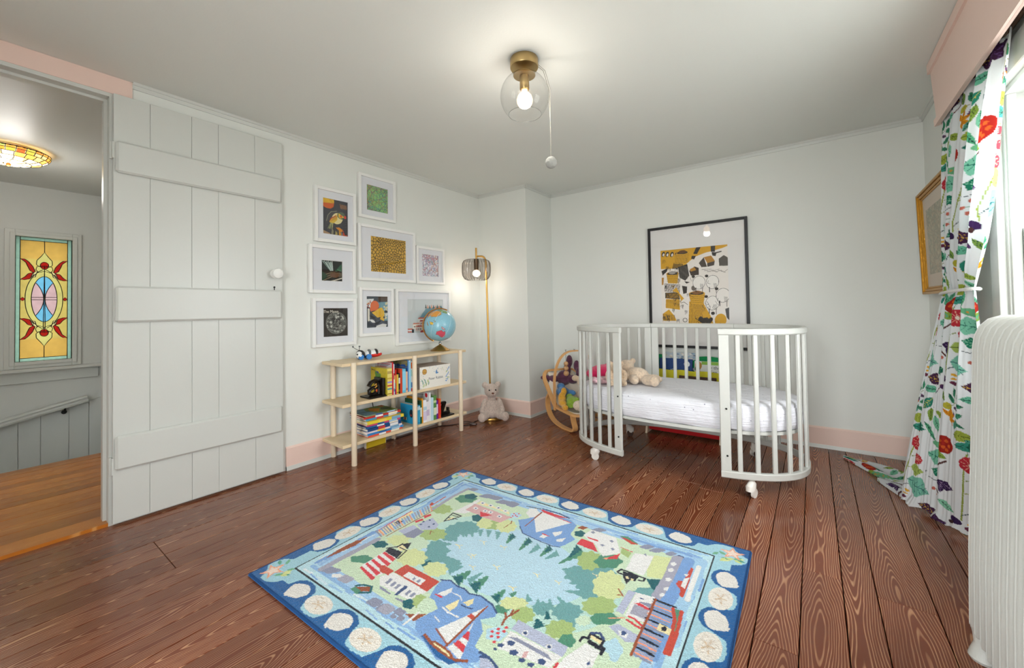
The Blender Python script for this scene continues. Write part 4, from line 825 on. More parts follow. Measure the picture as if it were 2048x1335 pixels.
# mattress base board
pts = dense(.022, 90); b = MB(); n = len(pts); b.add([(p.x, p.y, .306) for p in pts]+[(p.x, p.y, .322) for p in pts], [tuple(range(n))[::-1], tuple(range(n, 2*n))]+[(i, (i+1) % n, n+(i+1) % n, n+i) for i in range(n)]); b.build('mattress_board', M_crib, crib)
M_cast = mat('white_caster', 'e6e2da', .35); M_tyre = mat('brown_tyre', '4a342a', .5)
for (x, y, a) in ((1.507, -1.040, 200), (2.369, -1.070, 250), (1.480, -.470, 30), (2.303, -.455, 60)):
    m = Matrix.Translation((x, y, 0)) @ Matrix.Rotation(R(a), 4, 'Z'); c_ = MB(); c_.cyl(m @ Vector((0, 0, .062)), m @ Vector((0, 0, .090)), .009, n=12)
    c_.tube([m @ Vector((0, 0, .066)), m @ Vector((.012, 0, .060)), m @ Vector((.024, 0, .046)), m @ Vector((.028, 0, .028))], [.017, .021, .026, .022], 14, flat=(1.2, .9)); ca = c_.build('caster', M_cast, crib, True)
    for s_ in (1, -1): MB().cyl(m @ Vector((.020, .008*s_, .0235)), m @ Vector((.020, .019*s_, .0235)), .0235, n=24).build('wheel', M_cast if s_ > 0 else M_tyre, ca, True)
# ---- mattress with a muslin sheet
def sheet_mat():
    m = bpy.data.materials.new('muslin_sheet'); m.use_nodes = True; nt = m.node_tree; b = nt.nodes['Principled BSDF']; b.inputs['Roughness'].default_value = .9; tc = nt.nodes.new('ShaderNodeTexCoord')
    v = nt.nodes.new('ShaderNodeTexVoronoi'); v.inputs['Scale'].default_value = 26; nt.links.new(tc.outputs['Object'], v.inputs['Vector']); r = nt.nodes.new('ShaderNodeMapRange'); r.inputs['From Min'].default_value = .07; r.inputs['From Max'].default_value = .10; nt.links.new(v.outputs['Distance'], r.inputs['Value'])
    mx = nt.nodes.new('ShaderNodeMix'); mx.data_type = 'RGBA'; mx.inputs['A'].default_value = (*lin('8a8a9a'), 1); mx.inputs['B'].default_value = (*lin('dcdce2'), 1); nt.links.new(r.outputs['Result'], mx.inputs['Factor']); nt.links.new(mx.outputs['Result'], b.inputs['Base Color'])
    mp = nt.nodes.new('ShaderNodeMapping'); mp.inputs['Scale'].default_value = (6, 6, 130); nt.links.new(tc.outputs['Object'], mp.inputs[0]); n = nt.nodes.new('ShaderNodeTexNoise'); n.inputs['Scale'].default_value = 1; n.inputs['Detail'].default_value = 3; nt.links.new(mp.outputs[0], n.inputs['Vector'])
    n2 = nt.nodes.new('ShaderNodeTexNoise'); n2.inputs['Scale'].default_value = 30; n2.inputs['Detail'].default_value = 4; nt.links.new(tc.outputs['Object'], n2.inputs['Vector']); ad = nt.nodes.new('ShaderNodeMath'); ad.operation = 'ADD'; nt.links.new(n.outputs['Fac'], ad.inputs[0]); nt.links.new(n2.outputs['Fac'], ad.inputs[1])
    bp = nt.nodes.new('ShaderNodeBump'); bp.inputs['Strength'].default_value = .5; bp.inputs['Distance'].default_value = .012; nt.links.new(ad.outputs[0], bp.inputs['Height']); nt.links.new(bp.outputs['Normal'], b.inputs['Normal']); return m
mt = thing('mattress', 'white mattress in a speckled muslin sheet inside the crib', 'mattress', (CX, CY, .323))
b = MB(); n = 120; lays = [(.030, 0), (.022, .008), (.018, .03), (.016, .07), (.018, .105), (.026, .128), (.045, .139), (.09, .143), (.2, .145)]
vs = []
for li, (d, z) in enumerate(lays):
    for i in range(n):
        p = se(2*math.pi*i/n, d); wob = .0035*math.sin(i*1.7+li*.9)+.002*math.sin(i*.61-li*2.3); q = Vector((p.x-CX, p.y-CY, 0)); q *= 1+wob/max(.2, q.length); vs.append((q.x, q.y, z+.0012*math.sin(i*.9+li)))
b.add(vs, [tuple(range(n))[::-1], tuple((len(lays)-1)*n+j for j in range(n))]+[(i*n+j, i*n+(j+1) % n, (i+1)*n+(j+1) % n, (i+1)*n+j) for i in range(len(lays)-1) for j in range(n)]); b.build('sheet', sheet_mat(), mt, True)
MTZ = .4685
# ---- soft toys at the left end of the crib
M_tan = fur('tan_fur', 'd9bfa2'); M_tan2 = fur('light_tan_fur', 'dcc6ae')
t1 = thing('plush_bear', 'light tan plush bear lying on the crib mattress', 'soft toy', (1.685, -.80, MTZ+.002), R(-20))
plush('body', [((0, 0, .05), (.085, .06, .052)), ((-.11, .02, .085), (.055, .055, .055)), ((-.135, -.02, .10), (.03, .028, .028)), ((-.085, .06, .13), (.018, .022, .02)), ((-.14, .07, .11), (.018, .022, .02)), ((.03, -.07, .03), (.055, .028, .03), (0, 0, -30)), ((-.05, -.07, .035), (.03, .045, .03), (0, 0, 10)), ((.11, -.03, .03), (.065, .032, .033), (0, 0, -15)), ((.165, -.04, .034), (.03, .034, .034)), ((.09, .05, .03), (.06, .03, .03), (0, 0, 15))], M_tan2, t1, .0065, 3)
MB().ell((-.150, -.040, .112), .007).build('nose', M_black, t1, True)
t2 = thing('small_plush_bear', 'small tan plush bear tucked beside the larger one in the crib', 'soft toy', (1.595, -.945, MTZ+.001), R(-60))
plush('body', [((0, 0, .045), (.045, .05, .045)), ((.0, .0, .105), (.042, .042, .042)), ((.0, .036, .138), (.012, .018, .018)), ((.0, -.036, .138), (.012, .018, .018)), ((.05, .035, .022), (.045, .022, .022), (0, 0, 20)), ((.05, -.035, .022), (.045, .022, .022), (0, 0, -20)), ((.035, 0, .10), (.02, .022, .018)), ((.02, .05, .06), (.022, .02, .04)), ((.02, -.05, .06), (.022, .02, .04))], M_tan, t2, .0055, 3)
for s_ in (1, -1): MB().ell((.038, .017*s_, .118), .004).build('eye', M_black, t2, True)
t3 = thing('pink_cushion', 'bright pink knitted cushion in the left end of the crib', 'cushion', (1.445, -.76, MTZ+.001), R(25))
plush('cover', [((0, 0, .05), (.12, .10, .05)), ((.05, .02, .075), (.07, .07, .04)), ((-.07, -.03, .04), (.07, .07, .04))], mat('pink_knit', 'd8205c', .9, var=.1, vscale=60, bump=.4, bscale=160, sheen=.3), t3, .008, 3)
t4 = thing('patterned_blanket', 'crumpled pink and green patterned blanket in the crib', 'blanket', (1.50, -.955, MTZ+.001), R(30))
plush('cloth', [((0, 0, .018), (.075, .032, .018)), ((.045, .01, .03), (.035, .03, .022)), ((-.05, .005, .025), (.03, .028, .02)), ((.01, -.01, .035), (.04, .02, .016))], mat('pattern_cloth', 'cfa9b0', .9, var=.5, vscale=45, bump=.3, bscale=90), t4, .0055, 2)
# ================================================================== wooden baby rocker with toys
RK = (1.10, -.43, 0); RKZ = math.atan2(-.482, .876)
M_ply = wood('bent_beech_ply', 'e3b277', 'cf9354', (3, 20, 20), .4)
rk = thing('baby_rocker', 'bent beech wood baby rocker with a toy arch, left of the crib', 'rocker', RK, RKZ)
def seat_z(x):
    if x < -.13: return .155+(-.13-x)/.25*.265
    return .155-(x+.13)*.045
loop = []
hw = .19
for x in np.linspace(.12, -.30, 9): loop.append((x, -hw, seat_z(x)))
for a in np.linspace(0, 90, 5)[1:]: loop.append((-.30-.08*math.sin(R(a)), -hw+.09*(1-math.cos(R(a))), seat_z(-.30-.08*math.sin(R(a)))))
for a in np.linspace(90, 0, 5)[:-1]: loop.append((-.30-.08*math.sin(R(a)), hw-.09*(1-math.cos(R(a))), seat_z(-.30-.08*math.sin(R(a)))))
for x in np.linspace(-.30, .12, 9): loop.append((x, hw, seat_z(x)))
for a in np.linspace(0, 180, 9)[1:-1]: loop.append((.12+.08*math.sin(R(a)), hw*math.cos(R(a)), seat_z(.12+.08*math.sin(R(a)))))
b = MB(); k = len(loop); vs = []
for i in range(k):
    t = Vector(loop[(i+1) % k])-Vector(loop[i-1]); t.normalize(); s_ = t.cross(Vector((0, 0, 1))).normalized(); u2 = s_.cross(t)
    for (p_, q_) in ((-.016, -.008), (.016, -.008), (.016, .008), (-.016, .008)): vs.append(Vector(loop[i])+s_*p_+u2*q_)
b.add(vs, [(i*4+j, i*4+(j+1) % 4, ((i+1) % k)*4+(j+1) % 4, ((i+1) % k)*4+j) for i in range(k) for j in range(4)]); b.build('seat_frame', M_ply, rk)
b = MB(); xs_ = np.linspace(-.36, .18, 14); ys_ = np.linspace(-.17, .17, 9); vs = []
for x in xs_:
    wv = 1.0 if -.28 < x < .1 else (.75 if x < 0 else .65)
    for y in ys_: vs.append((x, y*wv, seat_z(x)-.05*(1-(y/.17)**2)*math.sin(math.pi*min(1, max(0, (x+.40)/.6)))+.008))
nv_ = len(vs); vs += [(x, y, z-.02) for x, y, z in vs]; nx, ny = 14, 9
fs = [(i*ny+j, i*ny+j+1, (i+1)*ny+j+1, (i+1)*ny+j) for i in range(nx-1) for j in range(ny-1)]; fs += [tuple(v+nv_ for v in f[::-1]) for f in fs]
per = [i*ny for i in range(nx)]+[(nx-1)*ny+j for j in range(1, ny)]+[i*ny+ny-1 for i in range(nx-2, -1, -1)]+[j for j in range(ny-2, 0, -1)]
fs += [(per[i], per[(i+1) % len(per)], per[(i+1) % len(per)]+nv_, per[i]+nv_) for i in range(len(per))]
b.add(vs, fs); b.build('seat_pad', mat('cream_cotton', 'efe3d3', .9, bump=.2, bscale=60), rk, True)
def band(name, path, w, t, ydir):
    P_ = [Vector(p) for p in path]; kk = len(P_); vs = []
    for i in range(kk):
        tg = (P_[min(i+1, kk-1)]-P_[max(0, i-1)]).normalized(); yv = Vector(ydir); nn_ = tg.cross(yv).normalized()
        vs += [P_[i]+yv*w/2*a+nn_*t/2*c for a, c in ((-1, -1), (1, -1), (1, 1), (-1, 1))]
    return MB().add(vs, [(0, 1, 2, 3), tuple((kk-1)*4+j for j in (3, 2, 1, 0))]+[(i*4+j, i*4+(j+1) % 4, (i+1)*4+(j+1) % 4, (i+1)*4+j) for i in range(kk-1) for j in range(4)])
def smooth_path(ctrl, n=6):
    out = []; c = [Vector(p) for p in ctrl]
    for i in range(len(c)-1):
        p0, p1, p2, p3 = c[max(0, i-1)], c[i], c[i+1], c[min(len(c)-1, i+2)]
        for j in range(n):
            t = j/n; out.append(.5*((2*p1)+(p2-p0)*t+(2*p0-5*p1+4*p2-p3)*t*t+(3*p1-p0-3*p2+p3)*t**3))
    return out+[c[-1]]
for y in (-.175, .175):
    band('rocker', smooth_path([(-.235, y, .262), (-.285, y, .185), (-.275, y, .10), (-.20, y, .035), (-.08, y, .0095), (.04, y, .0085), (.115, y, .018), (.135, y, .045), (.115, y, .09), (.10, y, .142)]), .042, .013, (0, 1, 0)).build('rocker_band', M_ply, rk)
arch = [(-.125, -.203, .13)]+[(-.125, -.203*math.copysign(abs(math.cos(R(a)))**.75, math.cos(R(a))), .34+.27*math.sin(R(a))) for a in np.linspace(8, 172, 22)]+[(-.125, .203, .13)]
band('arch', arch, .026, .011, (1, 0, 0)).build('toy_arch', M_ply, rk)
M_bead = wood('wood_bead', 'cba275', 'b98a5c', (4, 4, 4), .5)
for y in (-.085, .0, .085):
    if y == -.085: MB().tube([(-.125, y, .612), (-.125, y, .52)], .0015, 5).build('string', M_black, rk)
    MB().tube([(-.125, y-.006, .624), (-.125, y, .612), (-.125, y+.006, .624)], .002, 5).build('string_knot', M_black, rk)
for z_, r_ in ((.506, .0195), (.467, .0205), (.424, .0225)): MB().ell((-.125, -.085, z_), r_, 18, 12).build('bead', M_bead, rk, True)
rw = lambda x, y, z: tuple(Matrix.Translation(RK) @ Matrix.Rotation(RKZ, 4, 'Z') @ Vector((x, y, z)))
def sit(name, label, l, rz, parts, m, vox=.006):
    o = thing(name, label, 'soft toy', rw(*l), RKZ+R(rz)); parts = [tuple([tuple(v*TS for v in q[0]), tuple(v*TS for v in q[1])]+list(q[2:])) for q in parts]; plush('body', parts, m, o, vox, 3); return o
TS = 1.12
SZ = lambda x, y: seat_z(x)-.05*(1-(y/.17)**2)*math.sin(math.pi*min(1, max(0, (x+.40)/.6)))+.012
M_pur = mat('purple_stripe_plush', '5c3048', .95, var=.45, vscale=14, stretch=(1, 1, 14), bump=.4, bscale=140, sheen=.3)
sit('plush_octopus', 'purple striped long armed plush in the head end of the rocker', (-.285, -.03, SZ(-.285, 0)-.012), 0, [((.0, .02, .06), (.05, .06, .06)), ((-.03, .07, .12), (.03, .03, .055)), ((-.02, .085, .185), (.026, .026, .05)), ((-.04, -.06, .05), (.04, .05, .03)), ((-.06, -.115, .065), (.025, .045, .02)), ((.05, .07, .05), (.035, .05, .035)), ((.06, .12, .10), (.025, .025, .05)), ((.03, .12, .15), (.025, .025, .045))], M_pur)
sit('blue_plush', 'blue plush toy slumped in the rocker', (-.185, -.085, SZ(-.185, .08)+.02), 20, [((0, 0, .045), (.05, .055, .035)), ((.03, -.03, .065), (.03, .03, .025)), ((-.04, .03, .075), (.032, .03, .028)), ((.06, .03, .04), (.04, .022, .022))], fur('blue_fur', '4a7fb4'))
sit('lamb_plush', 'tan plush lamb with a black bow sitting in the rocker', (-.115, .085, SZ(-.115, .08)+.02), -25, [((0, 0, .065), (.05, .055, .065)), ((.01, 0, .175), (.055, .055, .058)), ((.05, 0, .155), (.03, .032, .028)), ((-.005, .065, .20), (.018, .028, .024)), ((-.005, -.065, .20), (.018, .028, .024)), ((.05, .04, .03), (.04, .025, .025)), ((.05, -.04, .03), (.04, .025, .025)), ((-.01, .02, .245), (.03, .03, .02))], M_tan)
lb_ = bpy.data.objects['lamb_plush']
b = MB(); b.ell((.062, .021, .139), (.008, .021, .012)); b.ell((.062, -.021, .139), (.008, .021, .012)); b.ell((.064, 0, .139), (.009, .008, .008)); b.build('bow', M_black, lb_, True)
for s_ in (1, -1): MB().ell((.071, .026*s_, .222), .006).build('eye', M_black, lb_, True)
sit('green_plush', 'lime green plush dinosaur lying in the rocker', (-.055, -.07, SZ(-.055, .07)+.02), 15, [((0, 0, .05), (.055, .05, .04)), ((.05, -.01, .06), (.035, .032, .032)), ((.0, -.045, .03), (.05, .022, .022)), ((-.05, .02, .07), (.03, .03, .03))], fur('green_fur', '8fb03a'))
sit('yellow_plush', 'yellow and orange plush hanging over the near edge of the rocker', (-.085, -.155, .165), 0, [((0, 0, .055), (.028, .03, .05)), ((.03, -.015, .03), (.04, .026, .026)), ((.075, -.022, .008), (.035, .02, .022)), ((-.005, .02, .105), (.022, .022, .03))], fur('yellow_fur', 'dfa63a'))
sit('grey_plush', 'small grey plush with white spots between the other toys in the rocker', (.0, .075, SZ(.0, .07)+.03), 0, [((0, 0, .03), (.04, .045, .03)), ((-.03, .03, .045), (.025, .025, .025))], fur('grey_fur', '8a8690'))
sit('cream_plush', 'fluffy cream plush curled in the foot end of the rocker', (.095, -.03, SZ(.095, .03)+.008), 0, [((0, 0, .045), (.065, .085, .045)), ((.01, .06, .06), (.04, .04, .035)), ((-.02, -.06, .05), (.045, .04, .036))], fur('cream_fur', 'e6d4bf', 1.0, 120))
# ================================================================== sling book rack against the back wall
sr = thing('sling_bookrack', 'child book rack with green, yellow and red canvas slings behind the crib', 'bookrack', (1.835, -.03, 0))
for x in (-.258, .258):
    MB().prism([(-.30, 0), (-.005, 0), (-.005, .60), (-.055, .60), (-.18, .36)], lambda u, v, w, x=x: (x-.007+w, u, v), .014).build('side_panel', M_pinev, sr)
def sling(col, y, z, h):
    vs = []; n = 9; m_ = 21
    for i in range(n):
        t = i/(n-1); yy = y-.05*math.sin(math.pi*t)**.8*(.5)-.0*t; zz = z+h*(1-t)-.0
        for j in range(m_): u = -.249+.498*j/(m_-1); vs.append((u, yy+.002*math.sin(j*1.9+i), zz+.003*math.sin(j*.9)*(1-t)))
    nv_ = len(vs); fs = [(i*m_+j, i*m_+j+1, (i+1)*m_+j+1, (i+1)*m_+j) for i in range(n-1) for j in range(m_-1)]; vs2 = vs+[(a, c+.003, e) for a, c, e in vs]; fs2 = fs+[tuple(v+nv_ for v in f[::-1]) for f in fs]
    MB().add(vs2, fs2).build('sling', mat('canvas_'+col, col, .85, bump=.15, bscale=400), sr, True)
sling('0d8a4e', -.030, .42, .160); sling('c9c02c', -.135, .32, .158); sling('2f7fbf', -.19, .20, .12); sling('c41d22', -.245, .02, .17)
def rackbook(label, col, x, w, z, h, y, draw, lean=10):
    root = thing('book', label, 'book', (1.835+x, -.03+y, z), 0, 'books in the sling rack'); root.rotation_euler = (R(-lean), 0, 0)
    MB().rbox((-w/2, 0, 0), (w/2, .012, h), .002).build('cover', cmat(col), root)
    cv = Cv(80, max(10, int(80*h/w)), col, 1.0, h/w); draw(cv, h/w); cv.mesh('cover_print', lambda U, V: np.stack([-w/2+.002+U*(w-.004), np.full(U.shape, -.0006), h-.002-V*(w-.004)], -1), M_print, root); return root
def p_blue(c, h):
    c.noise(.3, 4); c.ell('9ab4d0', .25, .75*h, .12, .2*h); c.line('cfd8e6', .012, [(.35, .5*h), (.45, .46*h), (.6, .52*h)]); c.line('cfd8e6', .012, [(.4, .66*h), (.5, .6*h), (.62, .68*h)]); c.ell('e8ecef', .84, .22*h, .085); c.ell('8a4a3a', .84, .22*h, .03); c.line('cfd8e6', .02, [(.4, .85*h), (.55, .8*h), (.7, .86*h)])
rackbook('dark blue night picture book in the sling rack behind the crib', '22427c', -.085, .25, .385, .178, -.108, p_blue)
def p_sea(c, h):
    for i in range(40): r = random.Random(i); c.ell(r.choice(['8fb0c8', 'c8c0b0', '6a7f98', 'e6e2d8']), r.random(), r.random()*h*.4, .04, .02)
rackbook('grey and blue patterned book topmost in the sling rack', 'b8c0c8', -.07, .26, .47, .138, -.056, p_sea, 8)
def p_garden(c, h):
    c.rect('8fc04a', .25, 0, 1, .12); c.ell('b8863a', .14, .2*h, .12, .16); c.ell('d8a080', .12, .55*h, .12, .14); c.ell('4a6a3a', .1, .35*h, .1)
gb = rackbook('cream and green picture book with dark lettering in the sling rack', 'dfe0dc', .155, .20, .385, .168, -.108, p_garden)
for i, tx in enumerate(('By the', 'Sea')): lettering('lettering', tx, .034, Matrix.Translation((.035, -.0014, .122-.034*i)) @ Matrix.Rotation(R(90), 4, 'X'), mat('dark_ink', '2e2c2a', .6), gb, .0002)
def p_dark(c, h):
    c.noise(.3, 2)
    for i in range(30): r = random.Random(i); c.ell(r.choice(['d8762a', 'c8a03a', '3a2a1c', 'e0902a']), r.uniform(.2, 1), r.uniform(.5*h, h), .06)
rackbook('dark brown book with orange flowers in the yellow sling', '4a3226', .09, .26, .30, .145, -.186, p_dark, 8)
def p_red(c, h): c.rect('d8d8d0', .1, .1, .9, .2)
rackbook('pale book in the yellow sling at the left of the rack', 'e6e4de', -.13, .2, .30, .112, -.186, p_red, 8)
# ================================================================== black framed sheep print on the back wall
bf = thing('poster_frame', 'large black framed yellow and black woodcut print above the crib', 'picture frame', (1.892, -.002, .638))
w, h, t, d = .735, .994, .020, .026; M_bfr = mat('black_frame', '17171a', .4, bump=.05, bscale=120)
b = MB()
for (a, c, e, f) in ((-w/2, -w/2+t, 0, h), (w/2-t, w/2, 0, h), (-w/2+t, w/2-t, h-t, h), (-w/2+t, w/2-t, 0, t)): b.rbox((a, -d, e), (c, 0, f), .0015)
b.build('frame', M_bfr, bf)
pu0, pu1, pv0, pv1 = .135, .815, .195, .80
xa, xb, zt, zb = -w/2+pu0*w, -w/2+pu1*w, h-pv0*h, h-pv1*h
b = MB(); b.box((-w/2+t, -.012, t), (xa, -.006, h-t)); b.box((xb, -.012, t), (w/2-t, -.006, h-t)); b.box((xa, -.012, zt), (xb, -.006, h-t)); b.box((xa, -.012, t), (xb, -.006, zb)); b.build('mat_board', mat('poster_mat', 'eceae8', .8), bf)
pw_, ph_ = xb-xa, zt-zb; cv = Cv(260, int(260*ph_/pw_), 'f0e9e2', 568, 1e-9+568*ph_/pw_)
Y_, K_ = 'd9a31f', '2b2522'
S = lambda pts: [(x-264, y-330-(x-264)*-.0-(0)) for x, y in pts]
def sh(pts):   # drawing coordinates measured on the print, its top edge rising to the right
    return [((x-264)/568*568, (y-(388-(x-264)*.10))*1.06) for x, y in pts]
cv.poly(Y_, sh([(264, 388), (830, 330), (830, 345), (700, 400), (600, 440), (540, 460), (470, 520), (380, 545), (264, 552)])); cv.poly('f0e9e2', sh([(560, 440), (660, 400), (700, 390), (830, 350), (830, 520), (560, 480)]))
for x in (290, 326, 368, 410): cv.ell(K_, *sh([(x, 420)])[0], 15, 24, .3); cv.ell('efe8e0', *sh([(x+2, 424)])[0], 8, 14, .3)
for a, c in (((600, 350), (570, 410)), ((715, 340), (715, 390))): 
    for i in range(6): cv.line(K_, 7, sh([(a[0]+i*6-14, a[1]), (c[0]+i*5-12, c[1])]))
cv.poly(K_, sh([(540, 430), (575, 430), (560, 460), (535, 455)])); cv.line(K_, 10, sh([(710, 410), (780, 390)])); cv.poly(K_, sh([(705, 395), (745, 400), (735, 430), (710, 425)]))
cv.poly('4a4038', sh([(598, 490), (640, 440), (665, 520), (620, 525)])); cv.poly('b8822a', sh([(640, 440), (700, 425), (730, 470), (668, 490)])); cv.poly('4a4038', sh([(665, 490), (728, 470), (722, 505), (668, 520)])); cv.poly('55504a', sh([(760, 450), (800, 420), (832, 440), (832, 505), (762, 510)]))
for i in range(9): cv.line('8a8078', 3, sh([(620+22*i, 545+8*(i % 3)), (700+16*i, 535+9*(i % 4))]))
def basket(x, y, rx, ry, top):
    cv.poly(Y_, sh([(x-rx, y), (x+rx, y), (x+rx*.75, y+ry*2), (x-rx*.75, y+ry*2)])); cv.ell(Y_, *sh([(x, y)])[0], rx, ry*.5); cv.ell(K_, *sh([(x, y-2)])[0], rx*.85, ry*.32); cv.ell(top, *sh([(x, y-10)])[0], rx*.6, ry*.35)
    for i in range(5): cv.line('8a6a14', 3.5, sh([(x-rx+4, y+10+ry*.36*i), (x+rx-4, y+10+ry*.36*i)]))
basket(460, 405, 55, 40, '6a4420'); 
for i in range(10): cv.line(K_, 6, sh([(395+8*i, 470), (370+9*i, 545)])); 
cv.poly(K_, sh([(420, 530), (500, 500), (515, 600), (480, 645), (430, 620)])); cv.noise(.04, 3)
for i in range(8): cv.line('6a6058', 3, sh([(440+9*i, 520), (436+9*i, 630)]))
cv.poly(Y_, sh([(395, 420), (510, 420), (470, 500), (385, 500)])); 
for i in range(6): cv.line('7a5a14', 3, sh([(395, 430+12*i), (500, 428+12*i)]))
basket(368, 590, 55, 42, 'a8a09a')
for i in range(14): cv.line(K_, 5, sh([(300+10*i, 680), (296+10*i, 750)]))
cv.poly(K_, sh([(300, 760), (420, 750), (430, 810), (300, 810)])); 
for i in range(4): cv.line(Y_, 4, sh([(310, 770+11*i), (420, 765+11*i)]))
cv.poly(Y_, sh([(305, 815), (425, 810), (428, 900), (300, 895)])); 
for i in range(11): cv.line('8a6a14', 3, sh([(310+11*i, 820), (308+11*i, 890)]))
cv.poly(Y_, sh([(365, 740), (400, 705), (430, 760), (465, 800), (440, 825), (420, 760)]))
cv.poly(Y_, sh([(272, 950), (330, 905), (380, 960), (395, 1000), (272, 1010)])); 
for i in range(8): cv.line(K_, 4, sh([(280+14*i, 950), (278+14*i, 1000)]))
cv.poly(Y_, sh([(510, 820), (620, 810), (690, 940), (712, 1020), (498, 1020)]))
for i in range(12): cv.line('7a5a14', 3.5, sh([(520+9*i, 830), (505+16*i, 1015)]))
basket(575, 750, 68, 45, '8a5a2a'); cv.ell('6a6058', *sh([(550, 705)])[0], 20, 24)
for i in range(7): cv.ell(K_, *sh([(600+14*i, 960+10*(i % 3))])[0], 16, 22, .5)
cv.ell(Y_, *sh([(640, 920)])[0], 24, 30); cv.line(K_, 5, sh([(560, 960), (620, 1000), (690, 980)]))
def sheep(x, y, s, flip=1):
    cv.ell(K_, *sh([(x, y)])[0], 52*s, 60*s, .2); cv.ell('f3eee8', *sh([(x, y)])[0], 49*s, 57*s, .2); cv.ell(K_, *sh([(x-46*s*flip, y-48*s)])[0], 14*s, 12*s)
    for dx in (-25, 28): cv.line(K_, 5, sh([(x+dx*s, y+45*s), (x+dx*s, y+85*s)]))
    for i in range(4): cv.line('6a6460', 2.5, sh([(x+10*s+7*i, y+10*s), (x+14*s+7*i, y+50*s)]))
sheep(595, 655, 1.0); sheep(705, 645, 1.0); sheep(700, 820, 1.05); sheep(785, 750, 1.05); cv.ell(Y_, *sh([(762, 955)])[0], 46, 56, .2); cv.ell(K_, *sh([(703, 905)])[0], 16, 14); cv.poly('4a4a4c', sh([(800, 860), (832, 845), (832, 950), (810, 930)]))
cv.poly(K_, sh([(450, 690), (495, 695), (490, 750), (460, 760)])); cv.poly(K_, sh([(470, 650), (520, 655), (490, 670)])); cv.poly('3a2a22', sh([(515, 560), (560, 520), (595, 530), (595, 590), (530, 600)])); cv.poly('b8822a', sh([(520, 545), (560, 525), (575, 550), (530, 565)])); cv.ell('efe8e0', *sh([(465, 880)])[0], 30, 45); cv.line(K_, 4, sh([(440, 840), (465, 830), (495, 850)])); cv.poly(K_, sh([(270, 570), (330, 540), (320, 570), (280, 610)])); cv.poly('b8822a', sh([(270, 630), (290, 628), (285, 690), (270, 695)])); cv.ell(K_, *sh([(470, 985)])[0], 20, 20); cv.ell('efe8e0', *sh([(470, 985)])[0], 15, 15)
for i in range(26):
    r = random.Random(i+300); x, y = r.uniform(270, 500), r.uniform(470, 1000)
    for k in range(5): cv.line(K_ if i % 3 else '8a6a14', 2.6, sh([(x+5*k, y), (x+5*k+r.uniform(-6, 6), y+r.uniform(14, 34))]))
for i in range(16):
    r = random.Random(i+500); x, y = r.uniform(520, 820), r.uniform(560, 1000); cv.line(K_, 2.6, sh([(x, y), (x+r.uniform(-20, 20), y+r.uniform(10, 26)), (x+r.uniform(-20, 30), y+r.uniform(26, 40))]))
cv.mesh('print', lambda U, V: np.stack([xa+U/568*pw_, np.full(U.shape, -.0085), zt-V/568*pw_], -1), M_print, bf)
MB().box((-w/2+t, -.0165, t), (w/2-t, -.0155, h-t)).build('pane', M_pane, bf)
# ================================================================== gilt frame on the right wall
gf = thing('gilt_frame', 'gilt framed drawing on the right wall, half behind the curtain', 'picture frame', (XR-.012, -.40, 1.018), 0); gf.rotation_euler = (0, R(-1.5), 0)
M_gilt = mat('gilt', 'b5832c', .35, .75, bump=.2, bscale=90); w, h = .60, .585
b = MB()
for t0, t1, d0, d1 in ((0, .014, .0, .032), (.014, .030, .0, .024), (.030, .040, .0, .018)):
    for (a, c, e, f) in ((-w/2+t0, -w/2+t1, t0, h-t0), (w/2-t1, w/2-t0, t0, h-t0), (-w/2+t1, w/2-t1, h-t1, h-t0), (-w/2+t1, w/2-t1, t0, t1)): b.rbox((-d1, a, e), (-d0, c, f), .003)
b.build('frame', M_gilt, gf)
MB().box((-.010, -w/2+.04, .04), (-.004, w/2-.04, h-.04)).build('mat_board', mat('beige_mat', 'd8cabb', .8), gf)
cv = Cv(60, 60, 'c4bca6', 1, 1); 
for i, c in enumerate(['a8a890', '9aa090', 'b8a890', 'a09a88']): cv.scrib(c, .015, i+40, 30, step=1.2)
cv.mesh('print', lambda U, V: np.stack([np.full(U.shape, -.011), w/2-.11-U*(w-.22), h-.11-V*(h-.22)], -1), M_print, gf)
MB().box((-.0145, -w/2+.04, .04), (-.0138, w/2-.04, h-.04)).build('pane', M_pane, gf)
# ================================================================== pink valance above the window
va = thing('window_valance', 'pink painted wooden valance box over the window', 'valance', (XR, -.745, 1.80))
def vbox(x0t, x0b, x1t, x1b, ya, yb, za, zb):
    return MB().add([(x0b, ya, za), (x1b, ya, za), (x1b, yb, za), (x0b, yb, za), (x0t, ya, zb), (x1t, ya, zb), (x1t, yb, zb), (x0t, yb, zb)], [(0, 3, 2, 1), (4, 5, 6, 7), (0, 1, 5, 4), (1, 2, 6, 5), (2, 3, 7, 6), (3, 0, 4, 7)])
hz = .2985
vbox(-.093, -.073, -.085, -.065, -1.75, 0, 0, hz).build('front_board', M_pink, va)
vbox(-.081, -.061, -.001, -.001, -.012, 0, 0, hz).build('end_board', M_pink, va)
vbox(-.081, -.061, -.001, -.001, -1.75, -1.738, 0, hz).build('end_board', M_pink, va)
vbox(-.101, -.100, -.0915, -.0895, -1.756, .006, hz-.045, hz-.001).build('top_moulding', M_pink, va); vbox(-.084, -.082, -.0755, -.0735, -1.756, .006, .0, .030).build('bottom_moulding', M_pink, va)
vbox(-.06, -.06, -.002, -.002, -1.73, -.02, hz-.02, hz-.002).build('top_board', M_pink, va)
rod = thing('curtain_rod', 'brown wooden curtain rod under the pink valance', 'rod', (3.172, -.77, 1.852)); M_rod = mat('brown_rod', '5c4334', .45)
MB().cyl((0, 0, 0), (0, -1.70, 0), .008, n=14).build('pole', M_rod, rod, True)
for y in (-.01, -1.69): MB().box((-.006, y-.006, -.006), (.026, y+.006, .006)).build('bracket', M_rod, rod)
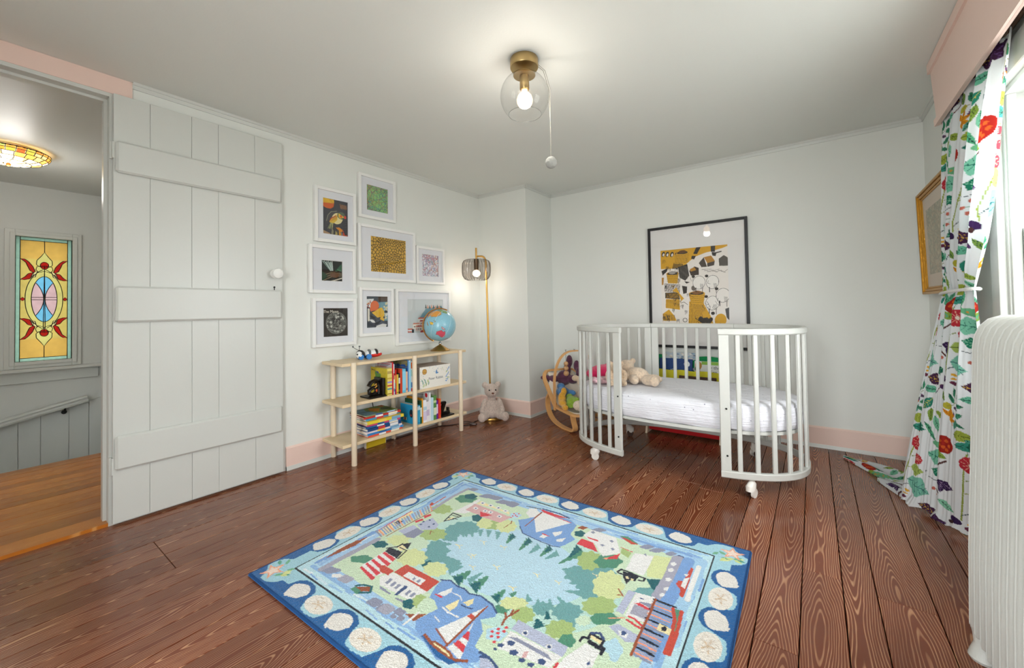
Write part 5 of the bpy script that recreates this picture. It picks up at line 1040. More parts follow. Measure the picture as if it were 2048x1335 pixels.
# ================================================================== flowered curtain, tied back, puddled on the floor
CWd, CHt = .36, .60; cc = Cv(300, 500, 'ecf0f3', CWd, CHt)
def px(x, y): return ((x-270)/590*CWd, (y-60)/1090*CHt)
def lf(col, x, y, L, a, w=.42, v='1d4a40', lobes=0):
    X, Y = px(x, y); L = L/590*CWd
    for dx in (0, CWd, -CWd):
        for dy in (0, CHt, -CHt): cc.leaf(col, X+dx, Y+dy, L, a, w, v, lobes)
def st(col, w, *pts):
    q = [px(*p) for p in pts]
    for dx in (0, CWd, -CWd):
        for dy in (0, CHt, -CHt): cc.line(col, w, [(x+dx, y+dy) for x, y in q])
def el(col, x, y, rx, ry, rot=0.):
    X, Y = px(x, y)
    for dx in (0, CWd, -CWd):
        for dy in (0, CHt, -CHt): cc.ell(col, X+dx, Y+dy, rx/590*CWd, ry/590*CWd, rot)
def flower(x, y, r, col='c23340', col2='f0b8a0'):
    for i in range(9): a = i*.698; el(col, x+r*.62*math.cos(a), y+r*.62*math.sin(a), r*.42, r*.42)
    for i in range(11): a = i*.571; st(col2, .0016, (x+r*.2*math.cos(a), y+r*.2*math.sin(a)), (x+r*.85*math.cos(a), y+r*.85*math.sin(a)))
    el('f4e8d8', x, y, r*.2, r*.2)
st('9aa84a', .0055, (420, 60), (385, 220), (360, 380), (330, 580)); st('9aa84a', .003, (365, 370), (430, 350)); st('21404a', .0028, (335, 545), (380, 515), (430, 505)); st('7f9440', .003, (390, 265), (430, 250))
for x, y in ((440, 0), (470, 20), (405, 10), (450, -40), (410, -60)): el('c8503a', x, y, 11, 9)
st('6a8a4a', .002, (425, 60), (430, -80))
flower(437, 137, 62); flower(485, 262, 44); lf('a9bf62', 395, 360, 150, 0, .62, '4a5a2a', 2); lf('7fc4ae', 385, 470, 220, 12, .68, '1d4a5a', 2)
el('3a2450', 297, 602, 38, 26, .5); el('6a3048', 375, 636, 24, 13, .2); el('4a3030', 270, 630, 22, 16); el('e8b03a', 388, 572, 20, 9, .2); el('e8b03a', 380, 602, 20, 7)
lf('3f8f6a', 375, 770, 90, -95, .42); lf('3f8f6a', 400, 760, 100, -50, .4); lf('3f8f6a', 395, 790, 90, 0, .42); lf('3f8f6a', 345, 790, 70, -105, .42); lf('7a9a48', 290, 780, 95, -110, .45); lf('4a9a74', 375, 880, 85, -18, .46); lf('4a9a74', 360, 915, 80, 25, .36); lf('7a4a78', 340, 895, 55, -75, .42); lf('7a4a78', 355, 810, 60, 20, .36); el('b8b03a', 300, 815, 28, 24)
st('8a8a4a', .002, (300, 815), (345, 800), (400, 770))
for a in (-120, -70, -20, 30, 70): lf('e09a22', 300, 895, 62, a, .45, 'c86a1a')
lf('a8b84a', 325, 1020, 150, -3, .5, '5a6a2a'); lf('5ea890', 330, 980, 90, -60, .4)
lf('3f9a86', 340, 1095, 200, -3, .3); lf('5eb49a', 520, 1060, 110, 190, .35)
st('5a3430', .007, (845, 165), (760, 230), (725, 300), (725, 370), (775, 440)); st('5a3430', .004, (720, 300), (690, 310))
lf('7fc8ac', 750, 210, 190, 190, .6, '1d6a5a', 2); lf('8fae4a', 845, 145, 130, 200, .4, '3a5a2a'); lf('1f7a5e', 715, 330, 115, 195, .6, '8fd0b0', 2); st('21404a', .0022, (715, 350), (640, 385), (570, 370), (555, 335), (575, 330)); lf('3a2450', 760, 350, 130, 10, .5, 'a08ab0', 2); lf('3a2450', 790, 430, 90, -80, .4, 'a08ab0')
for a in (0, 60, 120, 180, 240, 300): st('8fae9a', .0018, (690, 455), (690+62*math.cos(R(a)), 455+45*math.sin(R(a)))); el('c86a5a', 690+62*math.cos(R(a)), 455+45*math.sin(R(a)), 12, 11)
lf('1f6a52', 750, 540, 115, 155, .6, '8fd0b0', 2); lf('8fd0b0', 770, 490, 120, 25, .45)
lf('4a2a4a', 670, 665, 150, 190, .55, 'd8b04a', 2); st('6a3430', .004, (720, 675), (640, 740)); st('21505a', .003, (640, 740), (600, 800), (605, 880))
for a in (-100, -30, 40, 110, 180): lf('3f2040', 765, 695, 70, a, .6, '6a4a80')
lf('6fc0a0', 620, 735, 145, 180, .4); lf('2f8a74', 575, 810, 120, 130, .55, 'd8d070'); lf('8aa848', 570, 890, 105, 95, .5, '4a5a2a'); lf('9ab04a', 620, 905, 105, 25, .45, '4a5a2a'); lf('7fcaa6', 605, 945, 125, 70, .45); lf('5fb48a', 525, 1020, 160, 50, .24)
el('a82a22', 835, 1125, 70, 64); 
for x, y in ((810, 1100), (850, 1095), (870, 1130), (830, 1145), (805, 1135), (850, 1165)): el('d8602a', x, y, 12, 12)
lf('5faf8a', 770, 1030, 90, 100, .5); lf('1f6a52', 700, 1080, 80, 40, .45); lf('1f6a52', 440, 1120, 90, -60, .6); st('5a3430', .003, (770, 1125), (740, 1140))
el('6fb88a', 700, 1190, 100, 26, .25); 
for x, y in ((660, 1180), (700, 1195), (740, 1200), (770, 1215)): el('d8903a', x, y, 8, 8)
def cell_col(fu, fv):
    i = np.mod((fu/CWd*cc.w).astype(int), cc.w); j = np.mod((fv/CHt*cc.h).astype(int), cc.h); return cc.a[j, i]
M_curt = print_mat('curtain_print', .8, spec=.2, translucent=.35)
cu = thing('curtain', 'white cotton curtain printed with leaves, fruit and red flowers', 'curtain', (0, 0, 0))
nw, nh = 300, 620
u = np.linspace(0, 1, nw); zz = np.linspace(1.83, 0.004, nh); UU, ZZ = np.meshgrid(u, zz)
zk = [0, .15, .5, .9, 1.02, 1.2, 1.39, 1.6, 1.83]
Lx = np.interp(ZZ, zk, [2.975, 2.995, 3.05, 3.115, 3.13, 3.13, 3.131, 3.135, 3.148]); Ly = np.interp(ZZ, zk, [-.71, -.705, -.715, -.745, -.755, -.775, -.795, -.785, -.768])
Rx = np.interp(ZZ, zk, [3.165, 3.165, 3.155, 3.14, 3.13, 3.13, 3.131, 3.135, 3.155]); Ry = np.interp(ZZ, zk, [-1.02, -1.04, -1.12, -1.17, -1.19, -1.34, -1.44, -1.50, -1.53])
amp = np.interp(ZZ, [0, .3, .7, .95, 1.02, 1.1, 1.3, 1.83], [.020, .022, .018, .012, .008, .012, .018, .010]); sag = np.interp(ZZ, [0, .5, .95, 1.02, 1.1, 1.4, 1.83], [.03, .03, .015, .0, .01, .01, 0])
ph = 2*np.pi*(UU*5.3+.25*np.sin(3*UU+1.2*ZZ))
foldw = np.sin(ph)+.35*np.sin(2.1*ph+1.0)+.22*np.sin(4.7*ph+2*ZZ)
low = np.clip((.95-ZZ)/.5, 0, 1); foldl = np.sin(2*np.pi*(UU*1.6+.1))+.4*np.sin(2*np.pi*(UU*3.3+.3+.2*ZZ)); fold = foldw*(1-low*.75)+foldl*low*.8
dx = Rx-Lx; dy = Ry-Ly; ln_ = np.sqrt(dx**2+dy**2); nx_, ny_ = dy/ln_, -dx/ln_        # normal pointing to the room
PX = Lx+dx*UU+nx_*(amp*fold+sag*np.sin(np.pi*UU)); PY = Ly+dy*UU+ny_*(amp*fold+sag*np.sin(np.pi*UU)); PX = np.minimum(PX, 3.185)
pud = np.clip((.05-ZZ)/.05, 0, 1); PX -= .02*pud*np.sin(UU*9)**2; ZP = ZZ+.012*pud*np.abs(np.sin(UU*14))
FV = (1.83-ZZ)*1.0+.315
seg = np.sqrt(np.diff(PX, axis=1)**2+np.diff(PY, axis=1)**2); FU = np.concatenate([np.zeros((nh, 1)), np.cumsum(seg, 1)], 1)      # true width of cloth from the far edge
grid_mesh('panel', np.stack([PX, PY, ZP], -1).reshape(-1, 3), nw, nh, cell_col(FU*np.interp(ZZ, [0, .9, 1.05, 1.3, 1.83], [1.0, 1.1, 1.15, 1.0, .85])+.04, FV).reshape(-1, 3), M_curt, cu, True)
# cloth tails spread over the floor
def tail(b0, b1, tip, hgt, seed):
    ns_, nt_ = 60, 44; s_, t_ = np.meshgrid(np.linspace(0, 1, ns_), np.linspace(-1, 1, nt_)); b0, b1, tip = map(np.array, (b0, b1, tip)); mid = (b0+b1)/2; half = (b1-b0)/2
    w_ = (1-s_)**.8*.92+.08; p = mid+(tip-mid)*s_[..., None]+half*(t_*w_)[..., None]
    z = .004+hgt*(1-s_*.75)*np.sqrt(np.clip(1-t_**2, 0, 1))*(1+.25*np.sin(5*t_+7*s_+seed))
    L = np.linalg.norm(tip-mid); H_ = np.linalg.norm(half)
    return np.concatenate([p, z[..., None]], -1), cell_col(s_*L*.9+seed*.13, t_*H_+.3+seed*.2).reshape(-1, 3), ns_, nt_
for args in (((3.06, -.34), (3.01, -.62), (2.766, -.166), .045, 1), ((3.03, -.52), (2.985, -.74), (2.895, -.49), .040, 2)):
    g, cl, a_, b_ = tail(*args); grid_mesh('floor_fold', g.reshape(-1, 3), a_, b_, cl, M_curt, cu, True)
b = MB(); path = []
for a in np.linspace(0, 2*math.pi, 40)[:-1]: path.append((3.13+.034*math.sin(a), -.972+.232*math.cos(a), 1.012-.006*math.cos(a)))
b.tube(path, .0065, 8, True); b.build('tieback', mat('rope_white', 'e6e6e2', .8, bump=.5, bscale=300), cu, True)
# ================================================================== cast iron radiator under the window
rad = thing('radiator', 'white cast iron column radiator under the window', 'radiator', (2.955, -1.805, 0))
M_rad = mat('radiator_paint', 'c3c4be', .4, bump=.12, bscale=220)
prof = [(.004, .085), (.008, .30), (.020, .60), (.029, .845), (.033, .875), (.043, .902), (.060, .922), (.085, .932), (.15, .932), (.178, .92), (.196, .895), (.203, .86), (.205, .60), (.205, .085), (.18, .07), (.03, .07)]
cx_, cz_ = .105, .5
def inset(p, e): 
    x, z = p; return (x+(e if x < cx_ else -e), z+(e if z < .3 else (-e if z > .85 else 0)))
layers = [(0, .016), (.004, .008), (.010, .002), (.016, 0), (.018, .004), (.022, .006), (.026, .004), (.028, 0), (.034, .002), (.040, .008), (.044, .016)]
vs = []; n = len(prof)
for (yy, e) in layers: vs += [(inset(p, e)[0], -yy, inset(p, e)[1]) for p in prof]
fs = [tuple(range(n))[::-1], tuple((len(layers)-1)*n+j for j in range(n))]+[(i*n+j, i*n+(j+1) % n, (i+1)*n+(j+1) % n, (i+1)*n+j) for i in range(len(layers)-1) for j in range(n)]
s0 = MB().add(vs, fs).build('section', M_rad, rad, True)
for i in range(1, 15): q = s0.copy(); COL.objects.link(q); q.parent = rad; q.location = (0, -.0455*i, 0)
b = MB(); b.cyl((.105, -.01, .16), (.105, -.67, .16), .02, n=12); b.build('lower_hub', M_rad, rad, True); MB().cyl((.105, -.01, .84), (.105, -.67, .84), .02, n=12).build('upper_hub', M_rad, rad, True)
for y in (-.022, -.022-.0455*14):
    for x in (.028, .175): MB().lathe([(0, 0), (.026, 0), (.030, .008), (.026, .022), (.018, .045), (.020, .07), (.024, .09)], (x, y, .0), 16).build('foot', M_rad, rad, True)
# ================================================================== ceiling light with a clear globe
cl = thing('ceiling_light', 'brass ceiling light with a clear glass globe and lit bulb', 'ceiling light', (1.613, -1.968, 0))
M_br2 = mat('brushed_brass', 'b49a6a', .32, .95, bump=.05, bscale=300, stretch=(1, 1, 12))
MB().lathe([(0, H-.002), (.062, H-.002), (.0635, H-.005), (.0635, H-.040), (.062, H-.043), (0, H-.043)], (0, 0, 0), 48).build('canopy', M_br2, cl, True)
MB().cyl((0, 0, H-.043), (0, 0, 2.028), .007, n=12).build('stem', M_br2, cl, True)
MB().lathe([(0, 2.030), (.048, 2.030), (.050, 2.027), (.050, 2.023), (.0, 2.021)], (0, 0, 0), 32).build('shade_holder', M_br2, cl, True)
MB().lathe([(0, 2.021), (.0215, 2.021), (.0215, 1.962), (.019, 1.958), (0, 1.958)], (0, 0, 0), 24).build('socket', M_br2, cl, True)
GRr, gz = .110, 1.928; prof = [(.040, gz+.1025)]+[(GRr*math.cos(R(a)), gz+GRr*math.sin(R(a))) for a in np.linspace(66, -48, 26)]
def globe_glass():
    m = glass_mat('clear_globe_glass', (.95, .95, .945), .9, .12); return m
MB().lathe(prof, (0, 0, 0), 48).build('globe_shade', globe_glass(), cl, True)
MB().lathe([(GRr*math.cos(R(-48))+.0012*math.cos(a), gz+GRr*math.sin(R(-48))+.0018*math.sin(a)) for a in np.linspace(0, 2*math.pi, 7)], (0, 0, 0), 48).build('globe_rim', glass_mat('rim_glass', (.80, .80, .79), .6, .15), cl, True)
M_bulb2 = mat('lit_globe_bulb', 'fff0dc', .3, emis='ffc98f', estr=4.0)
bo = MB().lathe([(0, 1.962), (.013, 1.960), (.014, 1.949), (.022, 1.941), (.031, 1.930), (.036, 1.914), (.0345, 1.899), (.027, 1.886), (.015, 1.878), (0, 1.876)], (0, 0, 0), 28).build('bulb', M_bulb2, cl, True)
pl = bpy.data.lights.new('bulb_light', 'POINT'); pl.energy = 6.5; pl.color = (1, .94, .86); pl.shadow_soft_size = .034; po = bpy.data.objects.new('bulb_light', pl); COL.objects.link(po); po.parent = cl; po.location = (0, 0, 1.86)
rl = Vector((.803, .596, 0)); b = MB()
for k_ in (-.004, .004): b.tube([Vector((.045+k_, .034, 2.075)), Vector((.072+k_, .054, 2.045)), Vector((.0905+k_, .0675, 1.96)), Vector((.0915, .0685, 1.80)), Vector((.0915, .0685, 1.652))], .0013, 5)
b.build('pull_cord', mat('string_grey', '9a978c', .8), cl); MB().ell((.0915, .0685, 1.627), .0265, 24, 16).build('pull_ball', mat('felt_ball', 'a5a5a0', .9, bump=.6, bscale=90), cl, True)
# ================================================================== leaded glass lamp in the hall
hl = thing('hall_lamp', 'amber leaded glass bowl lamp on the hall ceiling', 'ceiling light', (-1.66, -3.30, 0))
MB().lathe([(0, H-.001), (.150, H-.001), (.155, H-.006), (.150, H-.016), (0, H-.018)], (0, 0, 0), 40).build('ceiling_plate', mat('plate_white', 'e6e4de', .5), hl, True)
Rb, hb = .190, .080; zb_ = H-.022
def bowl(t, a): r_ = Rb*math.sin(t*math.pi/2)**.8 if t > 0 else 0; return Vector((r_*math.cos(a), r_*math.sin(a), zb_-hb*math.cos(t*math.pi/2)))
def lampglass(c, s_):
    return mat('lamp_glass_'+c, c, .25, emis=c, estr=s_)
rings = [(.05, .30, 8), (.30, .52, 14), (.52, .72, 20), (.72, .88, 26), (.88, 1.0, 26)]; rr = random.Random(4)
pal = [['ffe8b0', 'fff4d8', 'ffd890'], ['ffe0a0', 'fff0d0', 'f8c860', 'ffffff'], ['f6b84a', 'ffe8b8', 'f0a850', 'fff0d0', 'e8d070'], ['e88a3a', 'f2b040', 'd8c850', 'f8d890', 'e0703a'], ['e8a848', 'd8c858', 'e89840', 'b8c060']]
MB().add([bowl(1.0, 2*math.pi*j/40)+Vector((0, 0, .004)) for j in range(40)]+[bowl(1.0, 2*math.pi*j/40)*1.0+Vector((0, 0, -.004)) for j in range(40)], [(j, (j+1) % 40, 40+(j+1) % 40, 40+j) for j in range(40)]).build('rim_band', M_lead, hl)
leadb = MB()
for ri, (t0, t1, n) in enumerate(rings):
    o_ = rr.uniform(0, .3)
    for k in range(n):
        a0 = 2*math.pi*k/n+o_; a1 = 2*math.pi*(k+1)/n+o_; g_ = .07*(a1-a0); tj = .012
        q = [bowl(t0+tj, a0+g_), bowl(t0+tj, (a0+a1)/2), bowl(t0+tj, a1-g_), bowl(t1-tj, a1-g_), bowl(t1-tj, (a0+a1)/2), bowl(t1-tj, a0+g_)]
        MB().add(q+[v*1.0+Vector((0, 0, .003)) for v in q], [(0, 1, 4, 5), (1, 2, 3, 4), (6, 11, 10, 7), (7, 10, 9, 8), (0, 6, 7, 1), (1, 7, 8, 2), (2, 8, 9, 3), (3, 9, 10, 4), (4, 10, 11, 5), (5, 11, 6, 0)]).build('glass_piece', lampglass(rr.choice(pal[ri]), 2.6 if ri < 3 else 1.4), hl)
        leadb.tube([bowl(t0, a0), bowl((t0+t1)/2, a0), bowl(t1, a0)], .0022, 4)
    leadb.tube([bowl(t1, 2*math.pi*j/48) for j in range(48)], .0022, 4, True)
leadb.build('lead_lines', M_lead, hl)
MB().ell(bowl(0, 0)+Vector((0, 0, -.006)), (.012, .012, .012)).build('finial', M_brassd, hl, True)
pl = bpy.data.lights.new('hall_light', 'POINT'); pl.energy = 7.5; pl.color = (1, .97, .92); pl.shadow_soft_size = .10; po = bpy.data.objects.new('hall_light', pl); COL.objects.link(po); po.parent = hl; po.location = (0, 0, 1.93)
